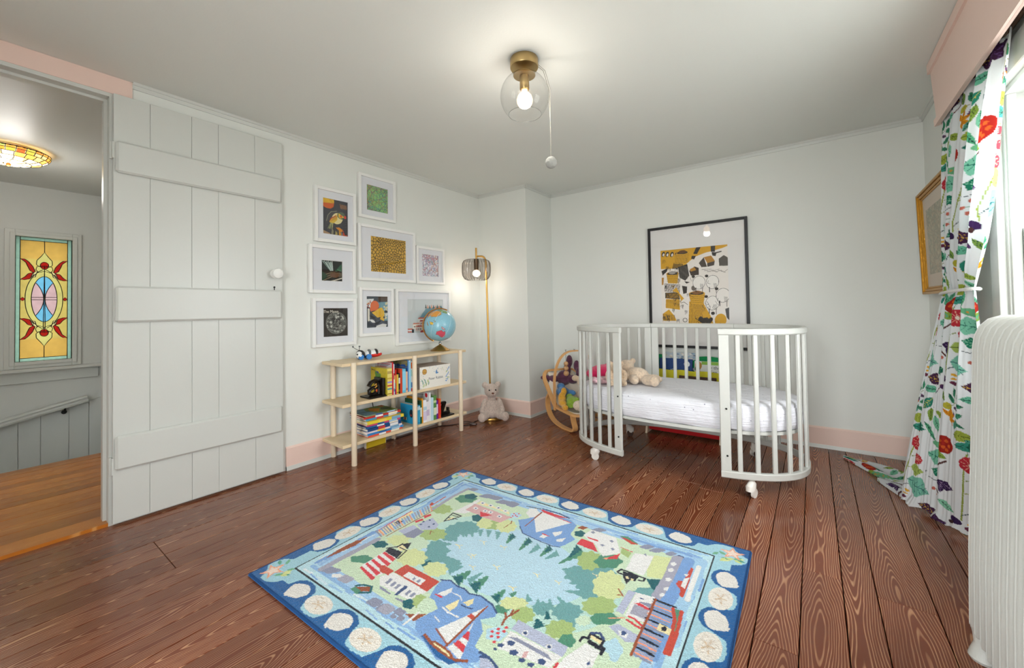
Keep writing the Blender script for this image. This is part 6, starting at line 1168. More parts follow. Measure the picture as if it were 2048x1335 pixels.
# ================================================================== hooked rug with a seaside map
RUG="""p bcdcec 0 448,598 496,643 557,684 664,698 746,692 833,700 919,670 931,677 590,450
p bcdcec 0 416,467 445,553 473,613 539,686 664,698 775,705 909,686 966,679 1010,656 1032,581 1037,519 991,488 939,457 859,421 791,433 736,464 809,421 742,425 681,409 614,417 511,399
p 6fa5a6 0 517,521 521,512 521,503 528,496 537,487 538,479 531,474 528,469 532,460 532,452 522,451 512,452 508,447 503,440 494,442 484,450 475,453 465,451 455,454 449,464 444,473 434,478 423,484 420,493 424,501 421,509 412,519 412,527 422,530 429,533 429,542 431,550 442,549 454,543 462,544 469,549 480,546 488,536 496,528 507,526
p 6fa5a6 0 558,487 557,479 553,470 557,466 564,461 561,454 552,447 546,440 545,433 541,425 530,422 520,420 514,414 505,406 496,405 488,410 480,410 469,405 460,405 457,412 456,419 448,421 438,424 440,431 447,440 449,446 444,453 447,461 458,465 468,470 471,478 478,487 489,489 499,487 508,490 518,497 528,498 533,491 538,486 549,488
p 6fa5a6 0 485,621 486,614 483,607 488,602 494,597 494,590 487,585 483,580 485,573 482,567 473,565 465,565 460,560 455,554 447,555 440,560 434,561 425,558 417,559 414,566 413,573 405,576 397,580 396,587 401,594 401,599 395,606 397,613 406,617 413,619 415,626 418,633 427,633 436,630 442,632 450,637 458,635 463,628 468,624 477,624
p 6fa5a6 0 512,713 513,704 510,695 514,689 522,682 520,673 511,667 506,660 506,651 503,643 492,641 482,640 475,634 468,626 458,626 449,633 441,634 430,630 420,631 416,640 414,648 405,653 396,657 396,666 403,675 402,682 397,691 400,700 411,705 420,708 423,717 428,727 440,728 450,724 459,726 469,733 479,732 485,723 491,717 502,716
p 6fa5a6 0 473,665 475,657 473,650 477,645 484,639 484,633 477,628 474,623 476,616 473,609 465,608 457,608 453,604 448,599 440,599 433,604 426,606 418,604 410,605 407,613 405,620 398,623 389,627 389,634 393,641 392,647 387,654 388,661 396,664 403,667 404,674 407,681 416,680 425,676 431,678 438,683 446,681 452,674 457,668 465,668
p 6fa5a6 0 515,715 517,707 516,699 520,693 528,686 528,679 521,674 518,669 520,660 519,653 511,652 502,653 497,648 492,643 484,644 476,650 470,653 461,651 453,654 449,663 446,670 438,674 429,679 428,687 432,694 431,701 425,710 425,717 434,720 441,723 442,730 446,738 454,736 463,732 470,733 478,738 485,736 492,727 497,720 506,719
p 6fa5a6 0 498,444 496,465 507,463 508,482 515,482 519,499 525,501 530,517 530,524 523,523 508,515 507,509 490,504 491,496 471,492 475,482 452,480
p 6fa5a6 0 466,503 465,521 475,516 477,531 485,528 489,541 494,540 500,550 500,555 493,558 479,557 477,552 460,553 462,547 442,551 446,542 423,548
p 6fa5a6 0 454,567 459,579 467,571 474,580 480,574 488,581 493,578 502,581 504,584 498,589 484,596 481,594 466,603 465,598 448,612 448,603 430,619
p 6fa5a6 0 458,651 473,653 473,645 486,645 487,638 499,636 502,631 512,628 517,628 515,633 507,644 503,644 498,657 493,657 487,672 481,669 475,686
p 6fa5a6 0 529,407 529,429 540,426 544,447 553,447 558,465 564,468 573,484 574,492 566,490 549,481 547,475 528,468 529,460 507,454 511,444 486,442
p 6fa5a6 0 434,608 450,607 451,600 465,596 467,590 481,586 484,582 496,576 501,575 498,580 489,592 485,594 477,607 471,607 465,622 458,620 451,638
p 6fa5a6 0 454,637 465,640 467,632 478,634 480,628 491,628 493,624 503,620 507,621 505,626 496,636 493,637 485,648 481,647 474,661 470,657 463,673
p 6fa5a6 0 481,671 496,670 495,663 508,660 509,655 520,651 522,647 532,642 537,642 535,647 530,657 526,658 520,670 515,670 510,684 504,682 502,698
p 6fa5a6 0 512,697 526,695 523,689 536,685 535,680 546,675 547,671 557,665 561,664 561,668 557,678 553,680 551,690 546,691 546,703 539,703 540,716
p 6fa5a6 0 544,716 560,711 556,706 569,701 568,696 578,690 578,687 587,679 592,678 592,682 590,691 586,693 586,703 581,706 581,717 574,717 577,730
p 6fa5a6 0 584,731 600,723 596,719 610,711 608,707 620,699 620,695 628,686 633,684 633,688 632,698 628,700 628,711 622,714 623,726 616,728 620,740
p 4f8f74 0 646,753 662,737 654,735 667,719 663,718 673,703 671,700 677,688 682,683 685,685 688,695 685,699 690,708 684,714 691,722 683,728 694,735
p 0f6068 0 650,764 663,750 656,751 667,739 662,739 669,727 667,726 672,717 676,713 680,713 683,719 680,722 686,726 681,731 690,734 683,740 694,742
p 4f8f74 0 724,765 738,742 731,741 741,720 737,718 745,699 743,695 748,678 752,670 755,674 758,687 757,693 762,705 757,712 765,723 758,732 770,741
p 0f6068 0 728,774 740,757 733,758 743,744 738,743 744,730 742,728 746,716 750,712 753,712 757,719 755,723 761,729 757,734 766,739 759,746 770,749
p 4f8f74 0 824,765 835,745 828,745 836,726 831,725 837,708 835,706 838,690 841,684 845,686 850,696 848,702 855,710 850,717 859,725 854,733 865,739
p 0f6068 0 828,773 838,757 831,759 839,745 835,746 840,733 837,732 840,722 843,717 846,718 850,723 849,727 855,731 852,736 861,739 855,746 866,747
p 6fa5a6 0 783,756 793,736 786,736 793,718 788,716 794,699 792,697 794,681 797,675 800,678 805,688 804,693 811,702 807,708 816,716 810,724 821,730
p 6fa5a6 0 871,760 877,739 870,740 872,721 867,720 868,703 865,701 864,686 865,680 869,681 877,690 877,695 886,701 884,709 895,714 891,723 904,726
p 4f8f74 0 949,823 950,788 941,787 940,755 933,752 930,723 926,718 922,692 921,682 927,686 939,704 940,714 954,730 954,741 970,755 966,769 986,781
p 0f6068 0 920,836 930,811 923,810 932,789 928,787 933,767 931,764 935,746 938,740 942,743 946,755 944,761 951,773 947,781 956,791 949,800 961,809
p 6fa5a6 0 1124,751 1122,741 1119,733 1120,726 1124,719 1121,711 1113,705 1109,699 1108,690 1103,682 1095,681 1087,682 1082,677 1075,669 1068,670 1063,677 1058,679 1049,676 1042,679 1041,688 1042,696 1036,700 1030,705 1032,714 1038,722 1040,729 1038,738 1041,747 1050,749 1057,753 1061,761 1067,770 1075,770 1082,765 1088,767 1098,772 1104,770 1106,761 1109,755 1117,754
p 6fa5a6 0 1114,678 1114,668 1110,658 1113,650 1117,641 1115,632 1107,626 1103,620 1102,610 1098,601 1089,600 1081,602 1076,596 1069,588 1061,590 1055,598 1049,601 1040,599 1032,603 1032,613 1031,622 1024,628 1017,635 1018,644 1025,653 1026,662 1022,673 1024,682 1034,686 1043,689 1046,699 1051,707 1060,706 1068,700 1075,702 1084,708 1092,704 1095,693 1098,685 1107,683
p 6fa5a6 0 1091,721 1089,711 1083,699 1086,692 1090,684 1087,674 1075,666 1069,658 1067,647 1060,637 1049,634 1039,634 1031,627 1022,617 1012,617 1006,624 998,627 986,623 977,624 976,635 977,645 970,649 961,656 964,665 973,676 975,685 973,696 977,706 990,712 1000,717 1005,728 1014,738 1025,739 1035,735 1044,738 1056,745 1065,744 1069,733 1071,726 1082,726
p 6fa5a6 0 1119,626 1118,620 1115,613 1117,609 1120,604 1117,598 1111,594 1107,589 1106,583 1103,577 1097,575 1091,575 1086,572 1081,566 1076,567 1072,571 1068,572 1061,570 1056,571 1055,577 1055,583 1051,585 1046,590 1048,595 1053,601 1055,606 1053,612 1056,618 1063,621 1068,624 1071,630 1076,637 1082,637 1087,635 1092,635 1099,640 1104,639 1106,633 1108,629 1114,628
p 6fa5a6 0 1105,516 1104,508 1100,500 1102,495 1106,490 1104,483 1096,477 1090,471 1089,464 1085,458 1077,455 1070,455 1065,450 1058,443 1051,443 1046,448 1041,450 1032,447 1026,448 1025,455 1025,462 1019,465 1013,469 1016,476 1022,484 1023,490 1021,497 1024,505 1033,509 1040,512 1044,520 1050,527 1058,527 1065,524 1071,527 1079,532 1086,532 1089,523 1092,518 1099,518
p 6fa5a6 0 1014,471 1015,465 1013,460 1015,456 1019,451 1018,446 1013,443 1011,439 1010,433 1008,428 1003,427 998,429 995,425 991,421 986,422 982,426 978,427 973,426 968,427 966,433 966,438 962,441 957,445 958,450 961,454 961,459 959,466 960,471 966,472 970,474 973,479 975,485 981,484 986,481 990,483 995,486 1000,485 1003,479 1004,474 1010,473
p 6fa5a6 0 1107,464 1107,459 1106,454 1107,450 1110,446 1110,441 1106,438 1104,435 1103,430 1102,426 1098,425 1094,426 1091,423 1088,420 1084,421 1081,426 1078,427 1073,426 1069,428 1068,433 1069,438 1065,441 1061,444 1061,449 1064,453 1064,457 1062,463 1063,467 1067,469 1071,470 1072,475 1075,479 1080,479 1084,476 1087,476 1091,478 1095,477 1096,471 1099,468 1103,467
p 6fa5a6 0 994,720 990,700 982,706 977,689 970,692 963,678 958,679 949,668 948,662 953,660 967,661 969,666 983,665 984,672 1000,669 1000,679 1016,671
p 6fa5a6 0 1033,703 1026,682 1018,687 1012,668 1005,672 997,656 992,656 981,643 979,637 985,636 999,640 1002,645 1017,645 1020,652 1036,651 1036,661 1054,656
p 6fa5a6 0 1060,675 1053,654 1045,660 1037,641 1030,643 1021,628 1016,627 1006,614 1004,609 1010,607 1024,612 1027,617 1043,619 1045,626 1061,625 1062,635 1080,631
p 6fa5a6 0 1086,622 1075,604 1068,609 1055,593 1048,595 1035,583 1029,583 1015,572 1011,566 1018,565 1035,568 1039,572 1057,571 1061,578 1079,575 1082,585 1101,579
p 6fa5a6 0 1062,519 1049,514 1048,522 1036,520 1033,526 1021,525 1018,529 1006,530 1002,530 1005,524 1015,515 1019,515 1030,504 1034,507 1043,494 1048,497 1057,483
p 6fa5a6 0 1023,480 1013,481 1015,487 1005,489 1006,493 997,497 997,501 989,505 986,506 986,502 989,493 992,492 994,481 998,482 997,470 1002,472 1002,459
p 6fa5a6 0 992,460 982,460 983,466 974,468 974,473 965,476 966,479 958,485 955,485 955,481 957,472 960,471 962,460 966,460 967,449 972,450 972,438
p 6fa5a6 0 948,470 938,467 940,473 931,472 933,477 925,477 925,480 918,483 915,483 915,479 917,472 920,470 922,462 925,463 926,453 930,456 930,444
p 0f6068 0 1038,435 1029,435 1031,440 1023,441 1024,445 1017,447 1016,450 1010,453 1007,454 1007,450 1009,443 1011,442 1011,434 1015,434 1013,424 1018,426 1016,415
p 4f8f74 0 703,381 687,402 698,402 685,422 693,423 684,442 688,445 682,462 677,470 670,468 662,458 666,450 654,442 660,434 644,427 656,417 635,411
p 0f6068 0 703,381 686,396 697,393 684,406 691,405 681,417 685,417 678,427 673,432 667,432 660,429 663,424 651,423 659,418 643,417 655,410 635,411
p 4f8f74 0 776,387 760,409 772,409 758,430 766,432 757,452 760,456 754,475 750,483 744,481 735,468 739,461 727,450 735,441 718,432 730,422 710,415
p 0f6068 0 776,387 760,402 771,400 757,413 765,412 754,424 758,425 752,436 747,441 741,441 733,436 737,432 725,429 733,424 718,422 729,415 710,415
p 4f8f74 0 864,391 851,406 860,407 849,422 855,424 848,438 850,441 845,455 841,460 836,458 831,449 834,443 825,436 831,430 819,422 828,415 814,409
p 0f6068 0 864,391 851,401 860,400 849,409 855,409 846,417 849,418 844,426 840,429 836,429 830,426 833,422 825,420 831,416 819,415 828,410 814,409
p 6fa5a6 0 631,407 623,426 632,424 628,440 635,440 633,455 637,457 637,470 635,476 630,475 620,470 621,464 608,460 612,453 596,450 603,441 585,440
p 6fa5a6 0 726,412 718,429 725,430 720,446 724,448 720,463 723,467 722,481 720,487 716,485 709,474 711,469 703,460 706,453 696,446 702,438 689,431
p 0f6068 0 537,377 522,391 531,391 520,403 526,404 517,416 519,418 514,428 509,433 505,432 500,425 503,421 494,416 501,410 489,407 499,400 484,398
p 6fa5a6 0 621,484 621,478 620,474 622,469 627,466 626,461 621,457 618,454 619,449 617,444 611,442 605,442 600,438 596,434 590,434 585,437 580,438 574,436 568,437 567,442 565,447 560,449 554,451 554,456 558,461 558,465 554,470 556,475 562,478 567,480 570,486 573,491 579,491 585,489 590,490 596,494 602,494 606,489 609,486 615,486
p 4f8f74 0 889,436 882,446 887,445 881,454 885,454 881,462 883,463 880,470 878,473 876,473 872,469 873,467 868,463 871,460 863,458 868,453 859,452
p d8e0a4 0 363,499 363,491 359,483 363,478 370,473 368,466 358,459 353,453 353,445 348,438 337,434 326,432 319,426 311,418 301,417 293,420 284,420 273,416 263,416 260,423 258,429 249,430 239,433 240,440 249,449 249,455 244,461 247,469 259,475 268,480 273,488 279,497 290,498 301,497 310,501 321,508 331,508 336,501 342,498 353,499
p cfe3c8 0 415,512 417,504 417,497 423,491 431,485 431,478 424,473 421,468 424,460 423,454 414,452 405,454 401,449 397,443 388,443 379,449 371,451 362,449 353,451 348,459 344,466 336,469 325,474 324,481 328,488 327,494 319,503 319,510 328,512 335,515 335,522 339,530 349,530 358,526 366,528 374,531 383,530 389,522 395,517 405,516
p d8e0a4 0 486,439 488,430 486,421 492,415 501,408 501,400 491,394 486,388 489,379 486,371 475,368 464,367 458,361 450,353 439,354 430,359 421,360 409,356 398,358 393,367 390,375 379,378 367,382 366,391 373,400 372,407 364,417 365,425 377,429 387,433 389,442 394,452 406,453 418,448 427,451 438,458 449,457 456,448 464,442 476,442
p a9c07a 0 432,601 433,592 431,584 436,578 444,572 442,564 432,558 428,552 429,543 426,535 415,532 405,532 398,526 391,519 381,518 372,523 364,525 353,521 342,522 340,530 337,538 328,540 318,545 318,553 324,562 324,569 318,577 320,585 331,589 340,593 343,602 348,611 360,612 370,608 380,611 390,617 400,617 405,609 411,603 422,603
p a9c07a 0 298,774 300,766 298,758 302,753 310,747 309,740 300,734 296,729 298,721 296,713 286,711 277,712 272,707 265,700 257,700 248,705 241,707 231,704 222,705 219,713 216,720 208,723 198,728 198,735 204,742 204,748 198,757 199,764 209,767 217,771 219,778 224,786 234,787 244,783 251,785 260,791 269,790 274,782 279,778 289,777
p 4f8f74 0 321,317 322,313 321,309 319,304 318,300 318,296 318,292 318,287 314,282 308,278 301,274 293,272 286,269 280,266 274,263 266,259 259,257 253,258 249,260 247,263 244,266 240,267 235,270 231,272 230,276 233,281 238,286 244,290 249,295 253,299 256,304 261,310 268,314 277,317 284,316 290,316 296,316 302,317 309,318 316,319
p 0f6068 0 283,410 285,407 284,402 282,399 284,395 286,392 288,388 286,384 282,381 276,380 272,377 268,374 265,370 260,367 254,366 249,367 244,369 240,370 234,370 228,370 223,372 221,375 221,379 222,383 220,387 218,390 216,394 217,398 223,401 229,404 233,406 237,409 240,412 245,416 251,417 257,415 261,413 266,412 271,413 278,413
p 4f8f74 0 329,920 331,912 329,904 327,898 328,892 331,885 333,878 330,871 321,866 313,863 306,860 300,855 295,848 287,843 278,843 271,846 264,850 258,852 249,852 240,854 233,857 230,864 232,872 234,879 233,885 229,891 227,899 230,906 239,911 248,914 255,917 260,923 266,930 274,935 283,936 291,931 298,927 304,924 313,924 322,924
p 0f6068 0 313,940 315,936 315,931 314,926 314,922 315,917 316,913 315,908 313,903 309,900 303,898 298,897 293,896 289,894 284,893 279,891 273,891 268,893 264,897 262,901 259,905 255,908 252,911 248,915 246,920 248,925 251,929 255,933 258,936 261,940 263,944 266,949 272,952 277,952 283,951 288,948 292,946 297,945 303,945 309,944
p 0f6068 0 468,789 471,784 471,780 470,776 470,773 471,769 473,765 474,761 473,757 470,755 466,754 462,754 459,754 456,752 452,752 448,751 444,751 440,754 437,758 434,762 432,765 428,768 425,771 421,774 419,779 421,783 423,786 425,788 427,791 429,794 430,798 431,801 435,803 439,803 444,801 448,798 452,796 456,794 460,793 464,792
p d8e0a4 0 602,431 603,424 602,417 606,412 613,407 612,400 604,395 600,390 602,383 600,377 591,375 583,374 578,369 573,364 565,364 557,368 550,370 542,367 533,369 530,375 527,382 520,384 511,388 511,395 516,402 516,407 510,414 511,421 520,425 527,428 529,435 534,442 543,442 551,439 559,441 567,447 575,446 579,438 585,434 594,434
p 4f8f74 0 907,397 908,393 907,390 906,386 905,383 906,380 906,377 906,373 905,370 902,367 898,366 894,365 891,364 888,363 884,361 880,360 877,360 873,362 871,365 869,368 868,371 866,373 863,375 860,378 859,382 861,386 863,389 866,391 869,394 871,397 873,400 875,403 879,404 883,405 887,404 890,402 893,401 896,400 900,400 904,399
p d8e0a4 0 937,447 936,441 934,435 935,431 939,427 937,421 930,416 926,412 926,406 923,400 915,399 909,398 904,393 897,388 891,387 886,391 882,391 874,389 868,390 868,395 868,401 862,403 857,405 858,411 863,417 864,422 862,428 864,434 873,437 879,439 882,445 886,452 893,453 900,451 905,453 913,458 919,457 921,452 924,448 931,449
p a9c07a 0 986,421 987,414 985,408 987,403 992,398 991,392 984,388 981,383 982,377 979,371 973,370 967,370 963,366 958,361 952,362 947,367 942,368 935,366 929,368 928,374 927,380 921,383 915,388 916,394 921,399 921,404 917,412 919,417 926,420 931,422 933,429 938,435 944,435 950,432 955,433 962,436 968,435 971,428 974,424 980,423
p d8e0a4 0 942,451 941,445 938,440 939,436 942,433 940,428 933,423 928,418 928,413 924,407 917,406 911,404 906,400 900,394 894,393 890,396 885,396 877,393 872,394 871,399 872,404 867,405 862,407 863,412 869,418 870,423 868,427 871,433 880,436 886,439 889,445 894,451 901,452 907,451 912,454 920,458 925,458 927,454 930,451 937,452
p a9c07a 0 598,801 598,793 595,785 598,780 603,775 600,768 592,762 587,756 587,748 584,741 574,739 566,738 559,733 552,726 544,725 537,731 531,732 521,728 513,729 512,737 511,743 504,746 496,750 497,758 504,765 505,771 501,778 504,786 514,790 522,794 525,802 531,810 540,810 548,807 556,810 565,816 573,815 577,808 581,804 590,803
p d8e0a4 0 539,779 541,770 540,763 544,757 551,750 551,744 545,740 542,735 544,728 543,721 536,722 528,723 525,719 521,713 514,714 507,720 501,723 494,722 486,725 483,733 481,740 474,744 466,749 465,756 468,762 467,768 462,776 463,783 470,785 476,787 477,794 479,801 487,800 495,796 500,796 507,800 514,797 519,789 524,784 532,782
p d8e0a4 0 645,817 646,808 645,799 649,793 656,785 654,777 647,772 643,766 645,757 643,750 634,749 626,749 621,745 616,738 608,740 600,747 593,749 584,747 576,750 573,760 570,768 563,772 554,778 555,786 559,794 559,801 553,811 554,819 564,822 571,825 573,833 577,841 586,840 595,835 602,836 610,841 618,839 624,830 629,823 638,821
p a9c07a 0 1053,793 1053,782 1050,772 1053,763 1059,754 1057,745 1050,739 1046,734 1046,723 1043,715 1035,714 1027,716 1022,711 1017,704 1009,706 1003,716 997,719 988,718 981,722 979,733 978,743 971,749 964,757 964,767 970,776 970,784 966,796 968,806 977,808 984,811 987,821 991,830 1000,828 1008,820 1014,821 1022,826 1030,823 1033,811 1037,803 1046,800
p 4f8f74 0 1120,831 1120,823 1116,814 1113,807 1112,800 1113,792 1113,784 1109,776 1101,771 1093,768 1086,766 1081,760 1074,753 1067,749 1060,748 1054,752 1050,758 1045,762 1038,762 1030,764 1025,769 1026,777 1028,785 1031,793 1032,800 1030,808 1031,817 1035,825 1043,831 1051,833 1058,836 1064,842 1070,849 1078,854 1086,854 1092,849 1096,843 1101,839 1107,838 1115,836
p d8e0a4 0 1173,702 1174,687 1170,674 1174,663 1180,649 1178,637 1170,632 1165,624 1166,610 1162,599 1153,600 1145,603 1138,596 1132,587 1123,592 1116,604 1109,610 1099,609 1090,615 1087,631 1085,644 1078,653 1068,664 1068,677 1075,688 1075,700 1070,717 1071,730 1083,732 1091,735 1094,747 1099,760 1109,756 1119,745 1127,745 1136,750 1145,744 1149,728 1155,716 1164,711
p a9c07a 0 1185,598 1183,589 1179,580 1181,574 1185,567 1181,558 1172,553 1167,547 1165,538 1161,529 1152,527 1144,527 1137,521 1129,514 1121,514 1117,520 1111,522 1102,519 1095,520 1094,529 1095,537 1088,542 1082,546 1084,555 1092,563 1094,570 1092,579 1095,588 1105,592 1113,596 1119,605 1125,614 1134,614 1141,610 1148,612 1158,619 1165,617 1168,608 1171,603 1178,601
p 4f8f74 0 1213,552 1212,547 1209,541 1205,535 1204,530 1204,526 1203,520 1198,514 1191,509 1184,506 1178,502 1173,499 1167,493 1160,488 1154,487 1150,489 1146,491 1143,492 1137,492 1131,491 1127,494 1127,500 1131,505 1134,511 1135,515 1136,520 1137,526 1141,532 1148,537 1155,541 1161,544 1167,549 1173,555 1181,559 1187,560 1191,558 1194,555 1198,554 1203,554 1209,555
p 6fa5a6 0 1280,738 1279,732 1275,726 1272,720 1271,715 1271,711 1269,705 1265,699 1259,696 1253,693 1248,690 1242,685 1236,680 1230,676 1225,675 1221,677 1218,680 1215,683 1210,683 1204,683 1201,685 1202,691 1206,697 1209,703 1210,707 1210,712 1211,718 1215,724 1222,728 1229,731 1234,734 1239,738 1245,744 1251,748 1257,749 1261,746 1263,742 1266,741 1271,741 1277,740
p 0f6068 0 1220,780 1267,807 1272,732 1249,742
p cfe3c8 0 1142,496 1142,491 1140,487 1141,484 1144,481 1142,477 1138,474 1135,471 1135,467 1133,463 1129,463 1126,464 1123,461 1120,457 1116,458 1114,461 1111,462 1107,460 1103,461 1103,466 1103,470 1100,471 1097,474 1099,478 1102,482 1102,485 1101,489 1102,493 1107,495 1110,497 1112,501 1114,505 1118,505 1122,503 1125,504 1129,506 1132,505 1134,501 1135,498 1139,497
p a9c07a 0 1117,438 1115,431 1112,424 1114,419 1119,413 1116,407 1109,402 1105,397 1104,390 1100,383 1093,381 1086,382 1082,377 1076,371 1069,371 1065,376 1060,377 1052,374 1045,376 1045,383 1044,390 1040,393 1034,397 1035,404 1041,411 1042,416 1039,424 1042,430 1051,433 1057,436 1060,443 1065,450 1072,451 1079,448 1085,450 1092,454 1098,453 1101,446 1104,441 1111,441
p 4f8f74 0 1136,400 1137,396 1136,391 1134,387 1134,383 1136,379 1136,375 1134,371 1131,368 1127,368 1124,366 1121,364 1119,360 1115,358 1111,358 1108,361 1105,364 1103,365 1099,366 1095,367 1092,370 1091,374 1092,379 1092,383 1092,387 1092,391 1091,396 1093,400 1096,403 1100,404 1104,405 1106,408 1109,412 1113,414 1117,414 1120,411 1123,408 1126,406 1129,405 1133,403
p 0f6068 0 1039,403 1026,396 1030,405 1018,401 1020,407 1010,406 1010,410 1002,411 998,410 997,404 999,395 1002,396 1001,384 1006,386 1004,372 1011,377 1007,361
l 9a4f2e 7 923,329 917,355 922,377 917,398
l 9a4f2e 7 919,356 904,373
l 9a4f2e 7 924,374 931,406
l 9a4f2e 5 1158,677 1183,652
l 9a4f2e 4 1165,646 1179,655
l f0a080 4 1180,533 1221,563
l 9a4f2e 4 603,774 607,823 598,841
l 9a4f2e 4 369,558 354,578 374,577
p ecebe9 0 312,266 310,371 388,367 388,321 423,274 396,241
p d93b45 0 312,369 313,358 391,345 387,364
p d93b45 0 313,342 314,331 399,315 394,334
p d93b45 0 315,315 314,304 405,287 401,305
p d93b45 0 315,288 316,278 411,259 409,277
p d93b45 0 316,263 317,253 418,233 415,250
p 14182a 0 310,371 306,400 374,407 388,367
p f2e4b0 0 323,418 328,441 366,433 362,406
p 14182a 0 328,441 352,471 375,433 366,433
l 14182a 7 300,390 328,421 327,446
l 14182a 6 392,370 379,423 340,423
p ecebe9 0 423,263 449,306 627,306 612,242 460,235
p c94a38 0 445,308 449,364 625,363 624,303
p ecebe9 0 490,313 490,340 577,341 580,312
p c94a38 0 368,303 384,314 440,312 443,284 401,280
p 8f93aa 0 467,252 463,278 477,277 481,252
p 8f93aa 0 492,251 489,277 503,276 506,251
p 8f93aa 0 515,252 512,277 526,277 528,252
p 8f93aa 0 569,253 567,277 580,276 582,252
p 8f93aa 0 591,253 589,277 602,277 603,253
p 39507e 0 544,228 537,281 552,284 555,234
p 8f93aa 0 532,317 530,331 541,330 543,316
p 8f93aa 0 555,317 553,331 564,331 566,316
p 8f93aa 0 464,233 530,229 530,222 477,222
p 8f93aa 0 559,225 596,232 595,222 561,220
p 0f6068 0 638,242 640,239 641,236 641,233 641,230 642,227 642,224 643,221 642,218 639,216 635,215 632,214 628,213 625,212 622,210 618,209 614,210 610,211 607,214 605,216 603,219 600,220 596,222 593,225 592,228 592,231 595,234 597,236 599,239 600,241 601,244 603,247 607,249 611,250 615,249 619,246 623,245 626,245 630,245 635,244
p a9c07a 0 663,272 665,267 665,262 669,258 674,254 675,250 671,247 670,244 672,239 672,235 666,235 661,235 659,233 656,230 651,230 645,234 640,235 635,234 629,236 626,241 623,245 618,248 611,251 610,256 612,260 610,264 607,269 606,274 611,275 615,277 615,281 616,286 622,284 629,282 633,283 637,285 643,284 647,279 652,276 657,275
p cfe3c8 0 641,279 688,285 703,252 672,222 647,239
p 7ba3d8 0 626,361 629,381 655,387 721,385 751,376 789,389 848,379 881,358 887,342 856,309 892,277 907,222 949,214 945,185 904,152 847,129 717,170 692,195 703,235 713,267 678,287 652,287 632,335
l 39507e 6 621,373 652,390 692,381 721,385 751,376 789,389 848,379 881,358
p ecebe9 0 661,314 683,367 695,349 690,320
l d93b45 6 658,310 686,312
p f2e4b0 0 725,288 742,339 757,309 753,281
p f2e4b0 0 761,333 779,368 792,345 785,330
l ecebe9 6 721,281 748,275 791,277
l ecebe9 4 728,239 757,231
l ecebe9 4 700,348 736,349 753,337
l 39507e 5 764,322 784,323 806,329
p ecebe9 0 772,209 838,363 837,296 838,183
p c94a38 0 812,296 815,312 835,308 837,293
p ecebe9 0 843,297 853,251 859,255
p d93b45 0 853,251 861,254 878,228 853,227
p ecebe9 0 853,227 878,228 885,207 853,213
p d93b45 0 852,214 884,208 894,187 849,195
p ecebe9 0 849,195 894,187 902,164 844,176
l 9a4f2e 7 839,362 837,296 837,177
l 9a4f2e 6 768,206 834,184
p 1f5f9c 0 750,163 757,171 795,161 844,151 895,158 920,173 885,136 840,136
l 9a4f2e 9 757,171 795,161 840,155 893,158 920,173
p f2e4b0 0 796,163 804,171 870,163 870,157
l 9a4f2e 7 794,165 801,171 858,168 879,159
p 9a4f2e 0 643,194 700,231 690,188
l ecebe9 8 675,220 674,163
p 8f93aa 0 595,187 597,184 597,181 597,178 596,174 595,172 595,169 595,166 595,162 593,159 590,156 586,154 581,153 577,153 572,154 569,154 565,153 560,153 555,152 551,153 547,155 545,157 544,161 544,164 545,167 545,170 545,173 545,176 546,180 547,183 551,186 556,188 561,189 565,190 570,189 574,190 578,189 582,189 587,189 591,189
p 8f93aa 0 640,200 642,198 642,196 642,193 642,191 642,189 642,186 642,184 641,182 640,179 638,177 635,176 632,175 628,175 625,175 622,175 619,175 616,176 613,176 609,177 606,179 604,181 603,183 604,186 605,188 605,190 605,193 605,195 605,198 606,200 608,202 611,204 614,204 618,203 621,203 624,203 627,203 630,203 634,203 637,202
p 8f93aa 0 629,173 630,172 631,170 631,169 631,167 630,166 631,165 631,163 631,162 630,161 629,159 627,159 625,158 623,158 622,158 620,159 618,159 616,159 614,160 612,160 611,161 610,162 609,164 609,165 609,166 609,168 609,169 609,170 609,172 609,173 611,174 612,175 614,176 616,175 618,174 620,174 622,174 623,174 625,174 627,174
p 8f93aa 0 658,181 659,180 659,178 659,177 659,175 658,174 658,172 658,171 658,169 657,168 656,166 654,165 651,165 649,164 647,164 645,164 644,164 641,164 639,164 637,164 635,165 634,166 634,168 634,170 635,171 635,173 635,174 635,175 635,177 636,179 638,180 640,181 642,182 644,182 646,182 648,182 650,182 652,182 654,182 656,182
p a8a7b8 0 359,203 361,201 362,198 362,194 361,191 360,188 359,186 359,183 358,179 357,176 354,173 349,170 344,169 339,169 335,168 330,168 326,167 321,167 316,167 311,167 307,169 304,171 304,175 304,178 305,181 305,184 305,187 306,190 307,193 308,197 312,200 316,202 321,203 326,203 331,203 336,204 340,204 345,205 350,205 355,205
p 8f93aa 0 273,206 275,203 275,200 274,196 272,193 271,189 269,186 268,183 266,179 263,175 259,171 253,168 247,165 241,164 236,163 231,163 226,162 220,160 215,159 209,159 205,160 203,162 202,165 204,169 206,173 207,176 208,179 209,183 210,187 214,191 219,195 225,198 231,201 237,201 242,202 247,203 252,204 258,206 264,207 269,207
p 8f93aa 0 542,187 544,184 544,181 544,178 543,175 543,172 543,169 543,166 542,163 540,160 538,157 534,155 529,155 524,154 520,154 516,154 512,154 508,153 504,153 499,153 495,155 493,158 492,161 492,164 493,167 494,170 494,173 494,176 494,179 496,182 500,185 504,187 509,188 513,189 518,189 522,189 526,189 530,190 534,189 539,188
p a8a7b8 0 600,190 602,187 602,184 602,181 602,178 601,175 601,172 601,169 601,166 599,162 597,159 593,157 588,156 583,156 579,156 575,157 571,157 567,157 562,157 558,157 554,159 551,162 550,165 551,169 551,172 551,175 551,177 551,181 552,184 554,187 557,190 561,192 566,193 571,193 575,193 579,192 583,192 587,193 592,193 596,192
